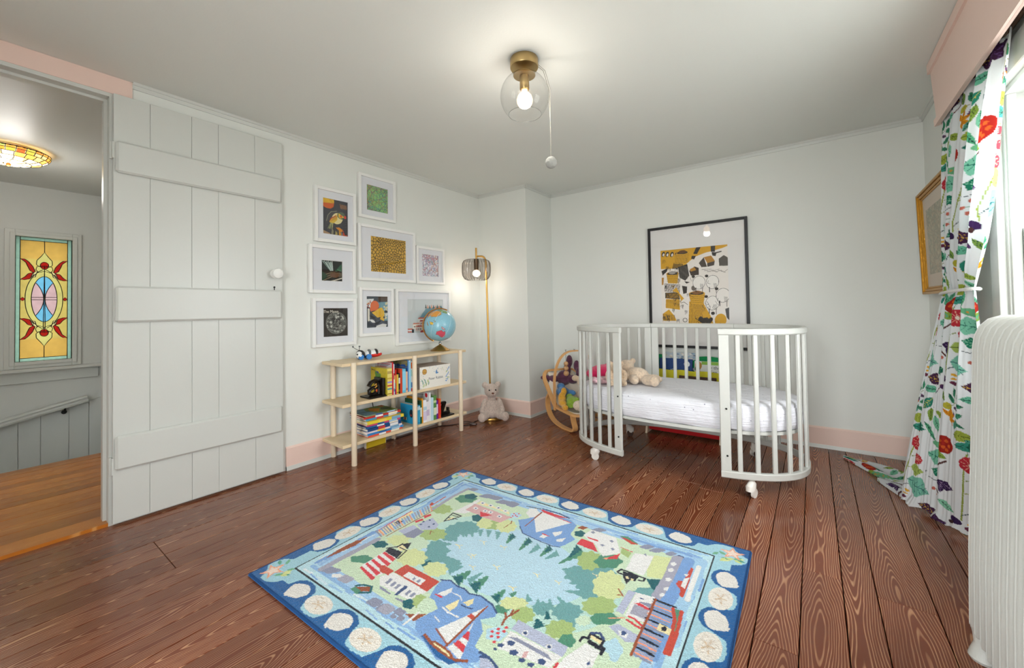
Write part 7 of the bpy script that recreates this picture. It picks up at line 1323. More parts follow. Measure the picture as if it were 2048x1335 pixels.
p ecebe9 0 308,191 309,190 308,187 307,185 306,184 307,182 307,180 307,178 305,176 303,174 299,172 296,171 293,170 291,168 288,167 284,165 281,164 278,164 276,166 275,168 274,169 272,169 270,170 268,171 267,173 268,175 270,177 273,179 275,181 277,183 278,184 280,187 284,189 288,190 291,190 294,190 296,190 299,191 302,191 306,192
p 4f8f74 0 393,164 398,187 438,181 437,161
p 9a4f2e 0 399,182 444,212 461,195 435,179
l 0f6068 8 394,185 412,203 446,213 466,192 436,170
l 7ba3d8 18 152,180 154,223 159,316 150,430
l ecebe9 8 135,264 153,345 180,354
p 9a4f2e 0 152,218 143,278 148,392 163,397 175,332 158,221
l a8a7b8 26 205,168 206,225 209,304 214,410
l 7ba3d8 14 149,364 156,455
p f2e4b0 0 164,445 144,655 162,648 203,464 197,445
l d93b45 5 156,455 149,546 147,648
p 14182a 0 163,538 161,557 186,566 192,533
l 8f93aa 7 209,431 153,446
l f0a080 7 209,443 154,459
l 7ba3d8 7 211,455 155,470
l a8a7b8 7 211,467 155,483
l 8f93aa 7 211,479 157,496
l f0a080 7 213,491 158,509
l 7ba3d8 7 213,504 159,522
l a8a7b8 7 213,516 160,536
l 8f93aa 7 215,529 161,549
l f0a080 7 215,541 162,563
l 7ba3d8 7 215,554 164,577
l a8a7b8 7 216,567 164,591
l 8f93aa 7 217,581 165,605
l f0a080 7 217,594 167,620
l 7ba3d8 7 218,608 168,634
l a8a7b8 7 219,621 169,649
l 8f93aa 7 220,635 171,664
l f0a080 7 220,649 171,679
l 7ba3d8 7 221,663 172,694
l a8a7b8 7 222,677 174,709
l 8f93aa 7 222,692 175,725
l f0a080 7 224,707 177,741
l 9a4f2e 5 224,445 230,711
p d93b45 0 231,650 242,683 256,675 250,637
p d93b45 0 230,595 241,630 258,625 246,589
p c94a38 0 233,529 254,546 267,540 266,528
p b9bfd6 0 262,580 276,662 344,634 361,599 314,560
p 8f93aa 0 270,494 277,566 311,558 335,558 333,499 304,487
p b9bfd6 0 233,499 251,571 285,563 276,498
p 39507e 0 264,608 262,619 271,621 274,610
p 39507e 0 278,634 275,645 284,646 288,635
p 39507e 0 272,586 269,596 278,598 282,587
p 39507e 0 318,592 315,603 324,604 327,593
p 39507e 0 318,620 316,631 324,632 328,621
p c94a38 0 173,739 159,768 181,763 172,848 179,852 188,740
l 7ba3d8 12 149,752 142,938 141,1019
l a8a7b8 18 218,721 206,870 213,983
l a5cbe6 8 122,734 156,1017
p ecebe9 0 319,752 340,927 408,846 375,770
p dcb0b0 0 355,802 352,875 559,865 578,870 563,798 477,794
p cfe3c8 0 355,877 353,915 562,911 561,875
p f2e4b0 0 358,879 362,911 426,904 488,899 543,898 556,881 475,890
p ecebe9 0 369,892 368,913 394,909 393,888
p 39507e 0 376,896 376,904 386,902 386,893
p ecebe9 0 416,893 416,914 441,911 440,890
p 39507e 0 424,898 424,907 433,905 433,896
p ecebe9 0 463,895 463,916 487,913 486,893
p 39507e 0 470,901 471,909 480,907 479,898
p ecebe9 0 509,890 510,910 533,907 532,887
p 39507e 0 517,895 517,903 526,901 525,892
p ecebe9 0 429,837 428,856 452,854 452,834
p 39507e 0 436,842 436,850 445,848 445,839
p ecebe9 0 457,842 457,861 480,859 480,839
p 39507e 0 465,847 465,855 474,853 473,845
p ecebe9 0 374,832 373,852 397,850 397,830
p 39507e 0 381,837 381,846 390,843 390,835
p ecebe9 0 516,833 516,852 538,850 538,831
p 39507e 0 523,838 523,846 532,844 531,836
p d93b45 0 423,828 494,831 457,789
p 0f6068 0 469,785 471,780 472,775 472,771 472,767 473,764 475,759 477,755 476,751 473,748 469,748 465,748 461,748 458,746 455,745 451,745 446,746 442,749 438,753 435,757 432,761 429,764 425,768 421,772 418,777 419,781 421,784 424,787 426,789 427,792 428,796 430,800 433,802 438,801 443,799 447,796 451,794 455,792 460,790 465,788
p bcdcec 0 608,906 609,902 609,898 608,894 607,890 608,887 608,883 608,878 607,874 603,872 599,870 595,870 591,869 588,868 584,866 580,865 575,866 572,868 569,872 567,875 566,878 563,881 560,884 557,888 556,892 557,896 560,900 563,902 566,905 569,908 570,912 573,916 577,918 581,918 586,916 590,914 593,912 597,911 601,911 605,909
p d93b45 0 565,896 566,904 575,902 573,894
p d93b45 0 584,908 586,915 594,914 592,906
p d93b45 0 572,874 573,882 582,881 580,873
p d93b45 0 592,883 593,891 601,889 600,881
p d93b45 0 573,860 575,868 583,866 581,859
p d93b45 0 580,888 581,896 589,894 588,886
l 14182a 6 343,669 324,746 378,746 364,704 343,669
l 14182a 5 336,702 382,715
l f2e4b0 10 349,694 354,714
l 14182a 5 328,730 376,732
p 8f93aa 0 391,996 391,992 390,987 388,983 385,978 383,974 381,970 380,966 377,961 374,957 368,953 361,950 355,948 350,947 345,947 340,946 335,946 330,944 324,945 319,945 316,947 314,951 316,955 318,960 321,965 323,969 324,973 326,977 328,982 332,986 337,990 344,994 351,995 356,996 362,997 366,997 371,998 377,998 382,998 387,998
p 8f93aa 0 433,997 434,994 433,990 432,986 430,982 428,978 427,975 426,971 424,967 422,963 418,959 413,958 408,957 403,956 399,957 395,957 391,956 386,956 382,956 377,957 374,959 373,962 373,966 374,970 376,974 378,978 379,981 380,985 381,989 385,994 389,997 394,1000 399,1001 404,1001 408,1001 412,1001 416,1000 421,1001 426,1001 430,1000
p 8f93aa 0 490,986 491,982 491,978 489,974 486,970 485,966 483,962 482,959 480,954 477,950 471,946 466,943 461,942 456,942 451,942 447,942 443,941 438,941 433,940 429,941 426,943 424,946 426,950 428,955 430,959 432,962 433,966 435,970 437,974 440,979 444,983 450,986 455,987 460,987 465,987 469,987 473,987 478,988 483,988 487,988
p 8f93aa 0 539,989 541,984 541,980 540,975 539,970 538,966 537,962 537,958 535,953 532,949 528,945 524,943 519,942 514,943 509,944 505,944 501,945 496,946 491,946 486,948 483,951 481,956 481,961 482,965 483,970 484,974 485,978 485,983 487,987 490,992 494,996 499,998 504,998 509,997 514,996 518,995 522,995 527,995 532,994 537,992
p 8f93aa 0 265,1006 266,1003 266,1000 265,997 263,994 262,991 261,989 260,986 259,982 257,979 254,976 250,974 246,973 242,974 238,974 235,974 232,974 228,973 224,973 221,974 218,976 217,978 217,981 218,985 219,988 221,990 221,993 223,996 224,999 226,1003 229,1005 233,1007 237,1008 241,1009 245,1009 248,1008 251,1008 255,1008 259,1008 262,1008
p 8f93aa 0 983,1001 983,998 982,995 980,991 977,987 974,984 973,981 971,978 969,974 966,971 962,968 957,965 953,964 949,964 946,964 943,963 940,963 936,962 932,962 929,963 927,964 927,967 928,971 930,975 932,978 934,982 936,985 939,988 941,992 944,996 948,999 953,1002 957,1003 961,1003 964,1003 967,1003 970,1003 974,1004 978,1004 981,1003
l 7ba3d8 12 156,993 173,1039 317,1029 535,1005
l a5cbe6 12 143,1026 374,1022 575,1012 784,1022 975,1019
l 7ba3d8 12 1093,999 1198,996 1291,1010 1323,1005
l a5cbe6 12 1005,1036 1190,1026 1348,1035
p 7ba3d8 0 617,863 648,899 678,987 816,992 860,966 868,889 903,863 886,805 870,778 823,776 748,775 690,786
l 39507e 5 654,822 697,783 768,774 844,770 875,781
p ecebe9 0 676,909 675,985 828,969 740,819
p ecebe9 0 667,971 669,964 669,957 669,951 670,945 673,938 675,931 674,925 670,922 665,922 661,921 658,917 655,913 651,910 645,911 639,916 634,921 630,925 624,928 618,931 612,936 610,943 610,950 610,956 609,962 605,968 603,976 603,982 608,985 613,986 618,988 622,991 624,996 629,998 635,997 641,991 645,986 650,982 655,980 661,977
l 9a4f2e 6 673,839 672,983
l 14182a 6 580,992 651,1005
p d93b45 0 654,998 664,1005 751,1001 796,1001 764,983 678,987
l 39507e 9 660,1012 747,1015 802,1004
l d93b45 5 678,987 830,971
p ecebe9 0 798,857 829,893 835,868 823,835
p ecebe9 0 836,819 865,852 867,822 849,807
p ecebe9 0 770,796 772,825 796,823 791,800
l d93b45 6 769,827 799,825
p 9a4f2e 0 869,949 881,977 910,977 898,949
p 0f6068 0 921,928 922,924 921,920 920,916 920,912 920,908 920,904 919,900 917,896 914,893 910,892 906,892 903,892 900,890 897,889 893,888 889,888 886,891 884,895 883,898 883,902 881,906 878,909 876,913 876,917 877,921 880,925 883,926 885,929 887,932 889,936 891,939 895,941 899,941 902,939 905,937 908,935 911,934 915,933 918,931
p ecebe9 0 917,914 928,968 1038,970 1091,877 1042,818 982,881 951,890
p d93b45 0 921,838 922,883 973,885 1016,833
p d93b45 0 935,912 986,911 987,901 945,901
p d93b45 0 1050,804 1092,874 1094,832
p f0a080 0 1049,807 1062,827 1063,806
p 8f93aa 0 932,952 938,963 952,957 947,944
p 8f93aa 0 1002,886 1008,895 1021,890 1016,878
p 8f93aa 0 1047,884 1053,893 1065,887 1060,875
p 8f93aa 0 1023,933 1030,943 1042,937 1037,924
p 4f8f74 0 1045,991 1077,1004 1129,975 1119,965
p c94a38 0 1051,983 1076,987 1131,970 1107,957
l d93b45 4 1079,914 1128,908
p a9c07a 0 1091,877 1084,914 1127,901 1127,862
p ecebe9 0 1132,791 1138,907 1204,926 1208,830 1208,790
p 8f93aa 0 1168,918 1174,929 1182,910
p d8e0a4 0 1208,830 1205,933 1267,954 1270,814 1219,792
p cfe3c8 0 1132,791 1130,851 1142,853 1141,785
p 14182a 0 1138,776 1195,781 1192,746 1175,741 1173,713 1149,745
l 14182a 7 1123,762 1129,783 1217,780 1216,763 1200,757
l 14182a 6 1126,758 1144,758
p f2e4b0 0 1156,752 1162,759 1170,748 1163,740
p f2e4b0 0 1174,754 1185,755 1186,744 1178,742
p 8f93aa 0 1189,990 1189,987 1187,983 1185,979 1183,976 1181,973 1179,970 1178,968 1175,964 1173,961 1169,958 1165,956 1161,955 1158,954 1155,954 1153,955 1150,954 1147,954 1144,954 1141,955 1139,956 1139,959 1140,963 1142,966 1145,970 1146,973 1148,976 1150,979 1152,983 1156,986 1159,990 1163,992 1167,993 1170,993 1173,993 1176,993 1179,993 1182,992 1185,992 1188,991
p 8f93aa 0 1232,990 1232,987 1230,984 1227,980 1225,977 1222,973 1220,971 1219,968 1216,964 1213,960 1209,957 1205,955 1201,953 1197,953 1194,953 1191,953 1188,952 1185,951 1181,951 1179,952 1177,955 1177,958 1178,961 1181,964 1183,967 1186,971 1187,974 1189,977 1192,981 1196,985 1200,988 1205,991 1209,992 1212,993 1215,993 1218,993 1221,993 1224,993 1228,993 1231,992
p 8f93aa 0 1273,990 1273,988 1272,985 1269,982 1268,979 1267,976 1265,974 1264,971 1263,969 1261,966 1258,964 1255,962 1253,962 1250,962 1248,963 1246,963 1244,963 1242,963 1239,964 1237,965 1236,967 1236,969 1237,973 1238,976 1240,978 1241,981 1243,984 1244,986 1246,989 1248,992 1251,995 1254,996 1256,997 1259,996 1261,996 1263,995 1265,994 1267,994 1270,994 1272,993
p 39507e 0 1302,982 1302,979 1301,976 1300,972 1298,970 1297,967 1296,964 1295,961 1293,958 1291,955 1289,953 1286,951 1283,951 1281,952 1279,952 1277,953 1275,953 1273,953 1270,954 1268,955 1267,957 1267,960 1268,964 1269,967 1271,970 1272,973 1273,975 1274,978 1276,981 1279,985 1281,987 1284,988 1287,989 1289,988 1291,987 1293,987 1295,986 1298,986 1300,986 1302,984
l a8a7b8 52 1288,956 1292,829 1285,712
p ecebe9 0 1288,925 1288,923 1288,921 1287,919 1286,917 1286,915 1286,913 1286,910 1285,909 1283,907 1281,907 1280,907 1279,907 1277,906 1276,906 1274,905 1273,906 1272,907 1271,909 1271,911 1271,913 1270,914 1269,916 1269,918 1269,920 1269,922 1271,924 1272,925 1273,927 1274,928 1275,930 1277,932 1278,933 1280,932 1281,931 1282,930 1283,929 1284,928 1286,928 1287,927
p ecebe9 0 1289,884 1289,882 1288,880 1288,878 1287,876 1287,874 1287,872 1286,870 1285,868 1284,867 1282,866 1281,866 1280,866 1278,866 1277,865 1275,865 1274,865 1273,866 1272,868 1272,870 1272,872 1271,873 1270,875 1270,877 1270,879 1271,881 1272,883 1273,884 1274,885 1275,887 1276,888 1278,890 1279,891 1281,891 1282,890 1283,889 1284,888 1285,887 1287,886 1288,886
p ecebe9 0 1295,826 1295,824 1294,822 1293,820 1293,818 1293,816 1293,815 1291,812 1290,811 1289,810 1287,809 1286,809 1285,809 1283,809 1282,808 1280,807 1279,808 1278,809 1277,811 1278,813 1278,814 1277,815 1277,817 1276,819 1276,821 1277,823 1278,824 1280,825 1281,826 1282,828 1283,830 1284,831 1285,832 1287,832 1288,831 1289,830 1290,829 1291,828 1292,828 1294,827
p ecebe9 0 1302,773 1302,771 1301,769 1300,768 1300,766 1299,764 1299,763 1299,761 1298,759 1297,758 1295,757 1294,757 1293,757 1291,757 1290,756 1288,755 1287,756 1286,757 1286,759 1286,760 1285,762 1285,763 1284,764 1283,766 1284,768 1284,770 1287,771 1288,772 1289,773 1290,775 1291,776 1292,778 1293,779 1295,779 1296,778 1297,777 1298,776 1299,776 1300,775 1301,774
p ecebe9 0 1298,735 1298,734 1298,732 1297,730 1296,728 1295,727 1295,725 1295,723 1294,722 1292,721 1291,720 1290,720 1288,720 1287,719 1286,719 1284,718 1283,718 1282,720 1282,721 1281,723 1281,724 1281,725 1280,727 1280,728 1281,730 1281,732 1283,733 1284,734 1285,735 1286,737 1287,738 1288,740 1289,741 1291,741 1292,740 1293,739 1294,738 1295,738 1296,737 1297,737
l 7ba3d8 42 1321,971 1322,860 1316,732 1311,706
l a5cbe6 40 1362,992 1360,864 1356,740 1352,706 1366,550
l ecebe9 16 1360,954 1359,842 1362,749
p c94a38 0 1337,934 1347,929 1348,754 1336,756 1332,788 1312,811 1316,834 1329,838
p ecebe9 0 1324,879 1338,888 1334,869
p ecebe9 0 1328,854 1345,871 1343,801 1330,807
p b9bfd6 0 1187,690 1213,693 1212,572 1188,577
p ecebe9 0 1213,693 1274,704 1282,577 1217,571
p a8a7b8 0 1226,638 1273,637 1275,592 1226,589
p d93b45 0 1223,640 1240,651 1277,643 1274,634
p 8f93aa 0 1232,654 1276,671 1276,646
l d93b45 8 1229,575 1245,576 1279,558 1278,547 1229,558
p 39507e 0 1230,676 1247,677 1244,671 1233,672
p b9bfd6 0 1192,503 1212,528 1274,519 1277,489 1255,475
p ecebe9 0 1222,506 1251,509 1250,488 1230,487
p 39507e 0 1245,508 1245,506 1245,505 1245,503 1244,502 1244,501 1245,499 1244,497 1244,496 1243,495 1242,495 1241,495 1240,495 1239,495 1238,494 1237,494 1235,494 1235,495 1234,497 1234,498 1233,499 1233,501 1232,502 1231,503 1231,505 1232,506 1232,507 1233,508 1234,509 1235,510 1235,511 1236,513 1237,513 1238,513 1239,512 1240,511 1241,511 1242,510 1243,510 1244,509
p 7ba3d8 0 1276,705 1336,687 1348,634 1351,538 1347,457 1289,441 1280,466 1279,587
l 14182a 8 1272,693 1339,694
l a8a7b8 7 1272,681 1338,681
l f0a080 7 1273,668 1338,668
l 8f93aa 7 1274,656 1338,656
l 14182a 8 1274,644 1338,644
l a8a7b8 7 1274,633 1337,632
l f0a080 7 1275,621 1337,620
l 8f93aa 7 1275,610 1337,609
l 14182a 8 1275,598 1336,597
l a8a7b8 7 1276,587 1336,586
l f0a080 7 1277,577 1336,575
l 8f93aa 7 1277,566 1336,564
l 14182a 8 1277,555 1335,553
l a8a7b8 7 1278,545 1335,543
l f0a080 7 1278,535 1335,532
l 8f93aa 7 1279,524 1335,522
l 14182a 8 1278,514 1334,512
l a8a7b8 7 1279,505 1334,502
l f0a080 7 1280,495 1334,492
l 8f93aa 7 1280,485 1334,482
l 14182a 8 1281,476 1334,473
l a8a7b8 7 1280,466 1333,463
l f0a080 7 1281,457 1333,454
l 8f93aa 7 1282,448 1333,445
l 9a4f2e 8 1276,696 1280,599 1279,514 1282,442
p 4f8f74 0 1331,690 1357,687 1364,616 1367,500 1360,495 1353,626
l c94a38 11 1333,685 1349,641 1356,575 1357,499
l c94a38 11 1359,687 1366,609 1368,501
p f2e4b0 0 1315,600 1351,596 1352,569 1315,568
p 14182a 0 1340,591 1340,589 1339,587 1339,586 1338,584 1338,583 1338,581 1338,579 1337,578 1336,577 1334,577 1333,577 1332,576 1331,576 1330,575 1329,575 1327,575 1326,576 1326,578 1326,580 1326,581 1325,582 1324,583 1324,585 1324,587 1325,588 1326,590 1327,591 1328,592 1328,593 1329,594 1330,596 1332,596 1333,596 1334,596 1335,595 1336,594 1337,593 1338,593 1339,592
p b9dbe8 0 1259,445 1261,438 1260,431 1258,425 1258,420 1258,414 1258,408 1258,401 1256,397 1253,394 1248,393 1244,394 1240,394 1236,392 1232,390 1228,389 1223,391 1219,396 1217,402 1215,408 1213,415 1210,420 1207,425 1205,432 1204,439 1205,445 1208,450 1212,453 1215,456 1217,460 1219,466 1222,471 1226,473 1231,472 1235,468 1239,463 1243,460 1247,457 1251,455 1256,451
p cfe3c8 0 1238,400 1238,397 1237,393 1238,391 1239,387 1239,384 1237,382 1236,381 1236,377 1236,374 1233,374 1231,375 1230,374 1228,371 1226,372 1224,376 1222,377 1220,377 1217,379 1217,382 1216,386 1214,388 1213,392 1213,395 1214,398 1214,401 1213,405 1213,408 1216,407 1218,408 1218,411 1219,414 1222,413 1224,410 1226,411 1228,412 1230,411 1232,407 1233,404 1235,403
p b9bfd6 0 957,331 954,373 1127,369 1130,330
p ecebe9 0 961,302 959,324 1127,329 1117,280 980,257 965,252
p 8f93aa 0 963,303 989,314 1091,316 1113,302
p ecebe9 0 1008,348 1009,346 1009,344 1008,343 1008,341 1009,340 1009,338 1009,336 1007,335 1006,335 1004,334 1003,333 1002,331 1001,331 999,331 997,332 996,333 995,334 993,334 992,335 990,336 990,337 990,339 990,341 990,342 989,344 989,346 990,347 991,349 993,349 995,350 996,351 997,352 999,353 1001,353 1002,352 1003,350 1005,349 1006,349 1008,349
p 39507e 0 1005,345 1005,344 1005,343 1005,342 1004,341 1005,340 1005,340 1005,338 1004,338 1003,337 1003,337 1002,337 1001,337 1000,337 999,337 998,336 997,336 996,337 996,338 995,338 995,339 994,340 994,340 993,341 993,342 993,343 994,344 995,345 995,345 996,346 996,347 997,348 997,348 999,348 999,348 1000,348 1001,347 1002,346 1003,346 1004,346
p ecebe9 0 1091,344 1091,342 1091,341 1091,339 1091,338 1091,336 1091,335 1091,333 1089,332 1088,331 1086,332 1085,331 1084,329 1083,328 1081,328 1080,329 1079,330 1078,331 1076,331 1075,332 1073,333 1073,334 1073,336 1074,337 1074,339 1073,340 1073,342 1074,344 1075,345 1077,345 1078,346 1079,347 1080,348 1082,349 1084,349 1084,348 1086,346 1087,346 1088,345 1090,345
p 39507e 0 1087,341 1088,341 1087,340 1087,339 1087,338 1087,337 1087,336 1087,335 1087,334 1086,335 1085,334 1084,334 1083,334 1083,334 1082,333 1081,333 1080,333 1079,334 1079,334 1078,335 1078,336 1078,336 1077,337 1076,338 1076,339 1077,340 1077,341 1078,341 1079,342 1079,342 1079,343 1080,344 1081,345 1082,345 1083,344 1083,344 1084,344 1085,343 1086,343 1087,342
p 39507e 0 973,272 974,271 974,270 973,268 973,267 973,266 973,265 972,263 972,262 970,261 969,261 968,261 966,260 965,260 964,259 962,258 961,258 960,259 959,260 959,261 958,262 957,264 956,265 956,266 956,267 956,268 957,269 959,269 959,270 960,271 961,272 962,274 963,275 964,275 966,274 967,274 968,273 969,273 971,273 972,273
p 39507e 0 995,296 996,295 996,293 995,291 995,290 995,288 995,287 995,285 994,283 993,282 991,282 989,281 988,281 986,280 985,279 983,279 981,279 980,279 979,281 978,282 977,283 976,284 975,285 974,287 974,288 974,290 976,291 977,293 978,294 979,295 980,297 981,298 983,299 985,299 986,299 988,298 989,298 991,298 992,298 994,297
p 39507e 0 1021,275 1022,273 1021,271 1021,270 1020,268 1020,267 1021,265 1020,263 1019,261 1017,260 1015,259 1013,259 1012,259 1010,258 1008,257 1007,256 1005,256 1003,257 1002,258 1001,260 1001,261 1000,263 998,264 998,266 998,267 999,269 1000,271 1001,271 1003,272 1004,274 1005,275 1006,277 1008,278 1010,278 1011,278 1013,277 1014,276 1016,276 1018,276 1020,276
p 39507e 0 965,251 966,250 965,249 965,249 965,248 965,247 965,246 965,246 965,245 964,244 963,244 962,244 961,243 961,243 960,243 959,242 958,242 957,244 957,244 956,245 956,246 956,246 955,246 954,247 954,248 954,249 955,250 956,250 956,251 957,251 957,252 958,252 959,252 960,253 960,252 961,252 962,252 963,252 964,252 965,252
p 39507e 0 1052,265 1052,264 1051,262 1050,261 1050,260 1050,258 1050,257 1050,256 1049,254 1048,253 1046,253 1045,252 1044,252 1042,253 1041,252 1040,251 1038,251 1037,252 1036,253 1036,254 1035,255 1034,256 1033,257 1033,258 1032,259 1033,261 1034,262 1035,263 1036,264 1038,265 1039,266 1040,268 1041,268 1043,269 1044,267 1045,267 1046,266 1048,266 1049,266 1050,266
p 39507e 0 1100,293 1101,291 1100,289 1100,288 1099,286 1099,285 1099,283 1099,281 1098,280 1097,278 1095,278 1093,277 1092,277 1090,276 1089,275 1087,275 1085,276 1084,276 1083,278 1082,279 1082,280 1081,281 1080,283 1079,284 1078,286 1079,287 1080,289 1082,290 1083,291 1084,293 1085,294 1086,295 1088,296 1090,296 1091,296 1093,295 1094,294 1096,294 1097,294 1099,294
p 39507e 0 1079,267 1079,266 1079,264 1078,263 1077,262 1077,260 1078,259 1077,258 1077,256 1075,255 1074,255 1072,255 1071,254 1070,254 1069,253 1067,252 1066,252 1065,253 1064,254 1063,255 1063,256 1062,257 1061,258 1060,259 1060,260 1061,262 1062,263 1064,264 1065,265 1066,266 1067,267 1068,269 1069,269 1070,270 1072,269 1073,269 1074,268 1075,268 1077,268 1078,268
p dcb0b0 0 1032,286 1042,296 1048,272 1037,267
p d93b45 0 1153,308 1153,306 1152,303 1151,300 1151,298 1152,296 1152,293 1151,291 1148,289 1146,288 1144,287 1142,285 1140,283 1137,281 1135,281 1133,283 1131,284 1129,285 1127,286 1125,287 1123,288 1122,291 1123,294 1124,296 1123,298 1123,301 1123,303 1125,306 1127,308 1130,308 1132,309 1134,311 1136,313 1138,315 1141,315 1143,313 1144,312 1146,310 1149,310 1151,310
p b9dbe8 0 959,311 960,306 959,301 958,298 957,294 957,290 957,286 957,281 955,277 951,273 945,272 940,270 936,269 932,267 927,265 921,262 916,262 912,265 910,269 908,272 906,276 903,278 900,281 897,284 896,289 897,293 901,298 905,301 908,304 912,308 914,313 918,316 922,319 928,320 933,319 937,317 941,315 945,315 950,315 955,314
p d93b45 0 920,295 920,294 920,293 920,292 920,291 920,291 920,290 920,289 920,288 919,287 918,287 917,287 917,287 916,287 915,287 914,287 913,287 912,287 912,288 911,289 911,289 910,290 910,290 909,291 909,292 909,293 910,294 910,294 911,295 911,295 912,296 912,297 913,298 914,298 915,297 916,296 916,296 917,296 918,295 919,295
p d93b45 0 929,313 930,312 930,312 930,311 930,310 930,309 930,308 929,307 928,307 928,306 927,306 926,306 925,305 924,305 924,305 923,304 922,304 921,305 920,305 920,306 919,307 919,307 919,308 919,309 918,310 919,310 919,311 920,312 920,312 921,313 921,314 922,315 923,315 924,315 924,315 925,315 926,314 927,314 928,314 929,314
p d93b45 0 946,332 946,331 946,330 946,329 946,329 946,328 946,327 946,326 946,325 945,325 944,324 943,324 942,324 941,324 941,323 940,323 939,323 938,323 937,324 937,325 937,326 936,326 935,327 935,327 935,328 935,329 935,330 936,331 937,331 937,332 937,333 938,333 939,334 940,334 941,334 942,333 942,333 943,333 944,333 945,333
p d93b45 0 948,316 948,315 948,314 948,313 948,312 948,312 948,311 948,310 948,309 947,308 946,308 945,308 944,308 943,307 942,307 941,307 940,307 939,307 940,308 939,309 939,309 938,310 938,310 937,311 937,312 937,313 938,314 938,314 939,315 939,316 940,316 940,317 941,318 942,318 943,317 944,317 945,317 945,317 946,316 947,316
p d93b45 0 937,300 938,299 938,298 938,298 937,297 938,296 938,295 938,294 937,293 937,293 936,293 935,292 934,292 933,292 932,292 932,291 931,291 930,292 929,292 929,293 928,294 928,294 927,295 927,296 926,296 927,297 927,298 928,299 929,299 929,300 929,301 930,301 931,302 932,302 933,302 933,301 934,301 935,301 936,301 937,301
p d93b45 0 930,281 930,280 930,279 930,278 930,278 930,277 930,276 930,275 930,274 929,274 928,273 927,273 926,273 926,273 925,272 924,272 923,272 922,272 922,273 921,274 921,274 920,275 920,276 919,276 919,277 919,278 920,279 920,279 921,280 921,280 922,281 922,282 923,282 924,283 925,282 926,282 926,282 927,282 928,282 929,281
p d93b45 0 947,290 947,289 947,288 947,287 947,286 947,286 947,285 947,284 947,283 946,283 945,282 944,282 944,282 943,282 942,281 941,281 940,281 940,281 939,282 939,283 938,283 938,284 937,284 936,285 936,286 937,287 937,288 938,288 938,289 939,289 939,290 940,291 940,291 941,292 942,291 943,291 944,291 945,290 945,290 946,290
p d93b45 0 947,270 948,269 948,268 947,267 947,266 947,266 948,265 947,264 946,263 946,263 945,262 944,262 943,262 942,262 942,261 941,261 940,261 939,261 938,262 938,263 938,263 937,264 936,264 937,265 937,266 937,267 938,267 938,268 939,269 939,269 939,270 940,271 941,271 942,271 943,271 943,271 944,270 945,270 946,270 947,270
p ecebe9 0 1135,331 1161,408 1207,404 1209,343 1130,288
p 14182a 0 1162,412 1164,427 1206,422 1206,407
p f2e4b0 0 1162,434 1161,444 1201,441 1199,427
l 14182a 8 1145,406 1146,424 1161,428 1159,449 1202,445 1200,425 1212,420 1212,398
l 39507e 9 1161,451 1181,464 1199,450
p 39507e 0 1192,349 1197,361 1202,350 1196,344
p 39507e 0 965,219 965,218 965,216 964,214 963,213 962,211 962,210 961,208 960,207 959,205 957,204 955,203 953,202 951,202 949,202 947,201 945,201 943,201 941,200 940,200 938,201 938,202 938,204 939,206 940,207 941,209 942,210 942,212 943,213 944,215 946,217 949,218 951,219 953,219 955,219 956,220 958,219 960,219 962,220 964,220
l 39507e 8 931,215 947,216 977,212 1003,202
p b9bfd6 0 943,201 962,211 998,200 963,176
l f2e4b0 3 577,642 597,640 613,627
l f2e4b0 3 597,640 606,651
l f2e4b0 3 672,657 691,656 704,643
l f2e4b0 3 691,656 698,666
l f2e4b0 3 603,548 622,547 636,536
l f2e4b0 3 622,547 629,557
l f2e4b0 3 873,587 889,586 899,575
l f2e4b0 3 889,586 896,595
l f2e4b0 3 958,594 973,592 982,582
l f2e4b0 3 973,592 980,601
l f2e4b0 3 842,482 857,482 866,473
l f2e4b0 3 857,482 864,491
l f2e4b0 3 724,542 741,541 754,529
l f2e4b0 3 741,541 749,551
l f2e4b0 3 839,480 855,480 865,470
l f2e4b0 3 855,480 862,489
l f2e4b0 3 648,492 667,491 680,480
l f2e4b0 3 667,491 674,500
l f2e4b0 3 511,564 531,564 547,551
l f2e4b0 3 531,564 540,573
l f2e4b0 3 598,539 617,538 631,526
l f2e4b0 3 617,538 624,547
l f2e4b0 3 512,565 532,564 548,551
l f2e4b0 3 532,564 541,574
l f2e4b0 3 725,542 742,541 754,530
l f2e4b0 3 742,541 749,551
l f2e4b0 3 1052,703 1067,701 1077,688
l f2e4b0 3 1067,701 1076,712"""
RW, RH = 1.512, 1.172
rc = Cv(620, 480, '155d9a', RW*1000, RH*1000)       # millimetres, y up along the rug's short side
bi = 117                                           # border width up to the black line
AQ, DK = 'a4cfdc', '155d9a'
def edge_pt(side, s, dpt):
    """s along the side, dpt = distance in from the outer edge"""
    w, h = RW*1000, RH*1000
    return {'b': (s, dpt), 't': (s, h-dpt), 'l': (dpt, s), 'r': (w-dpt, s)}[side]
rc.poly(AQ, [(bi-6, bi-6), (RW*1000-bi+6, bi-6), (RW*1000-bi+6, RH*1000-bi+6), (bi-6, RH*1000-bi+6)])
rc.poly(AQ, [(55, 55), (RW*1000-55, 55), (RW*1000-55, RH*1000-55), (55, RH*1000-55)])
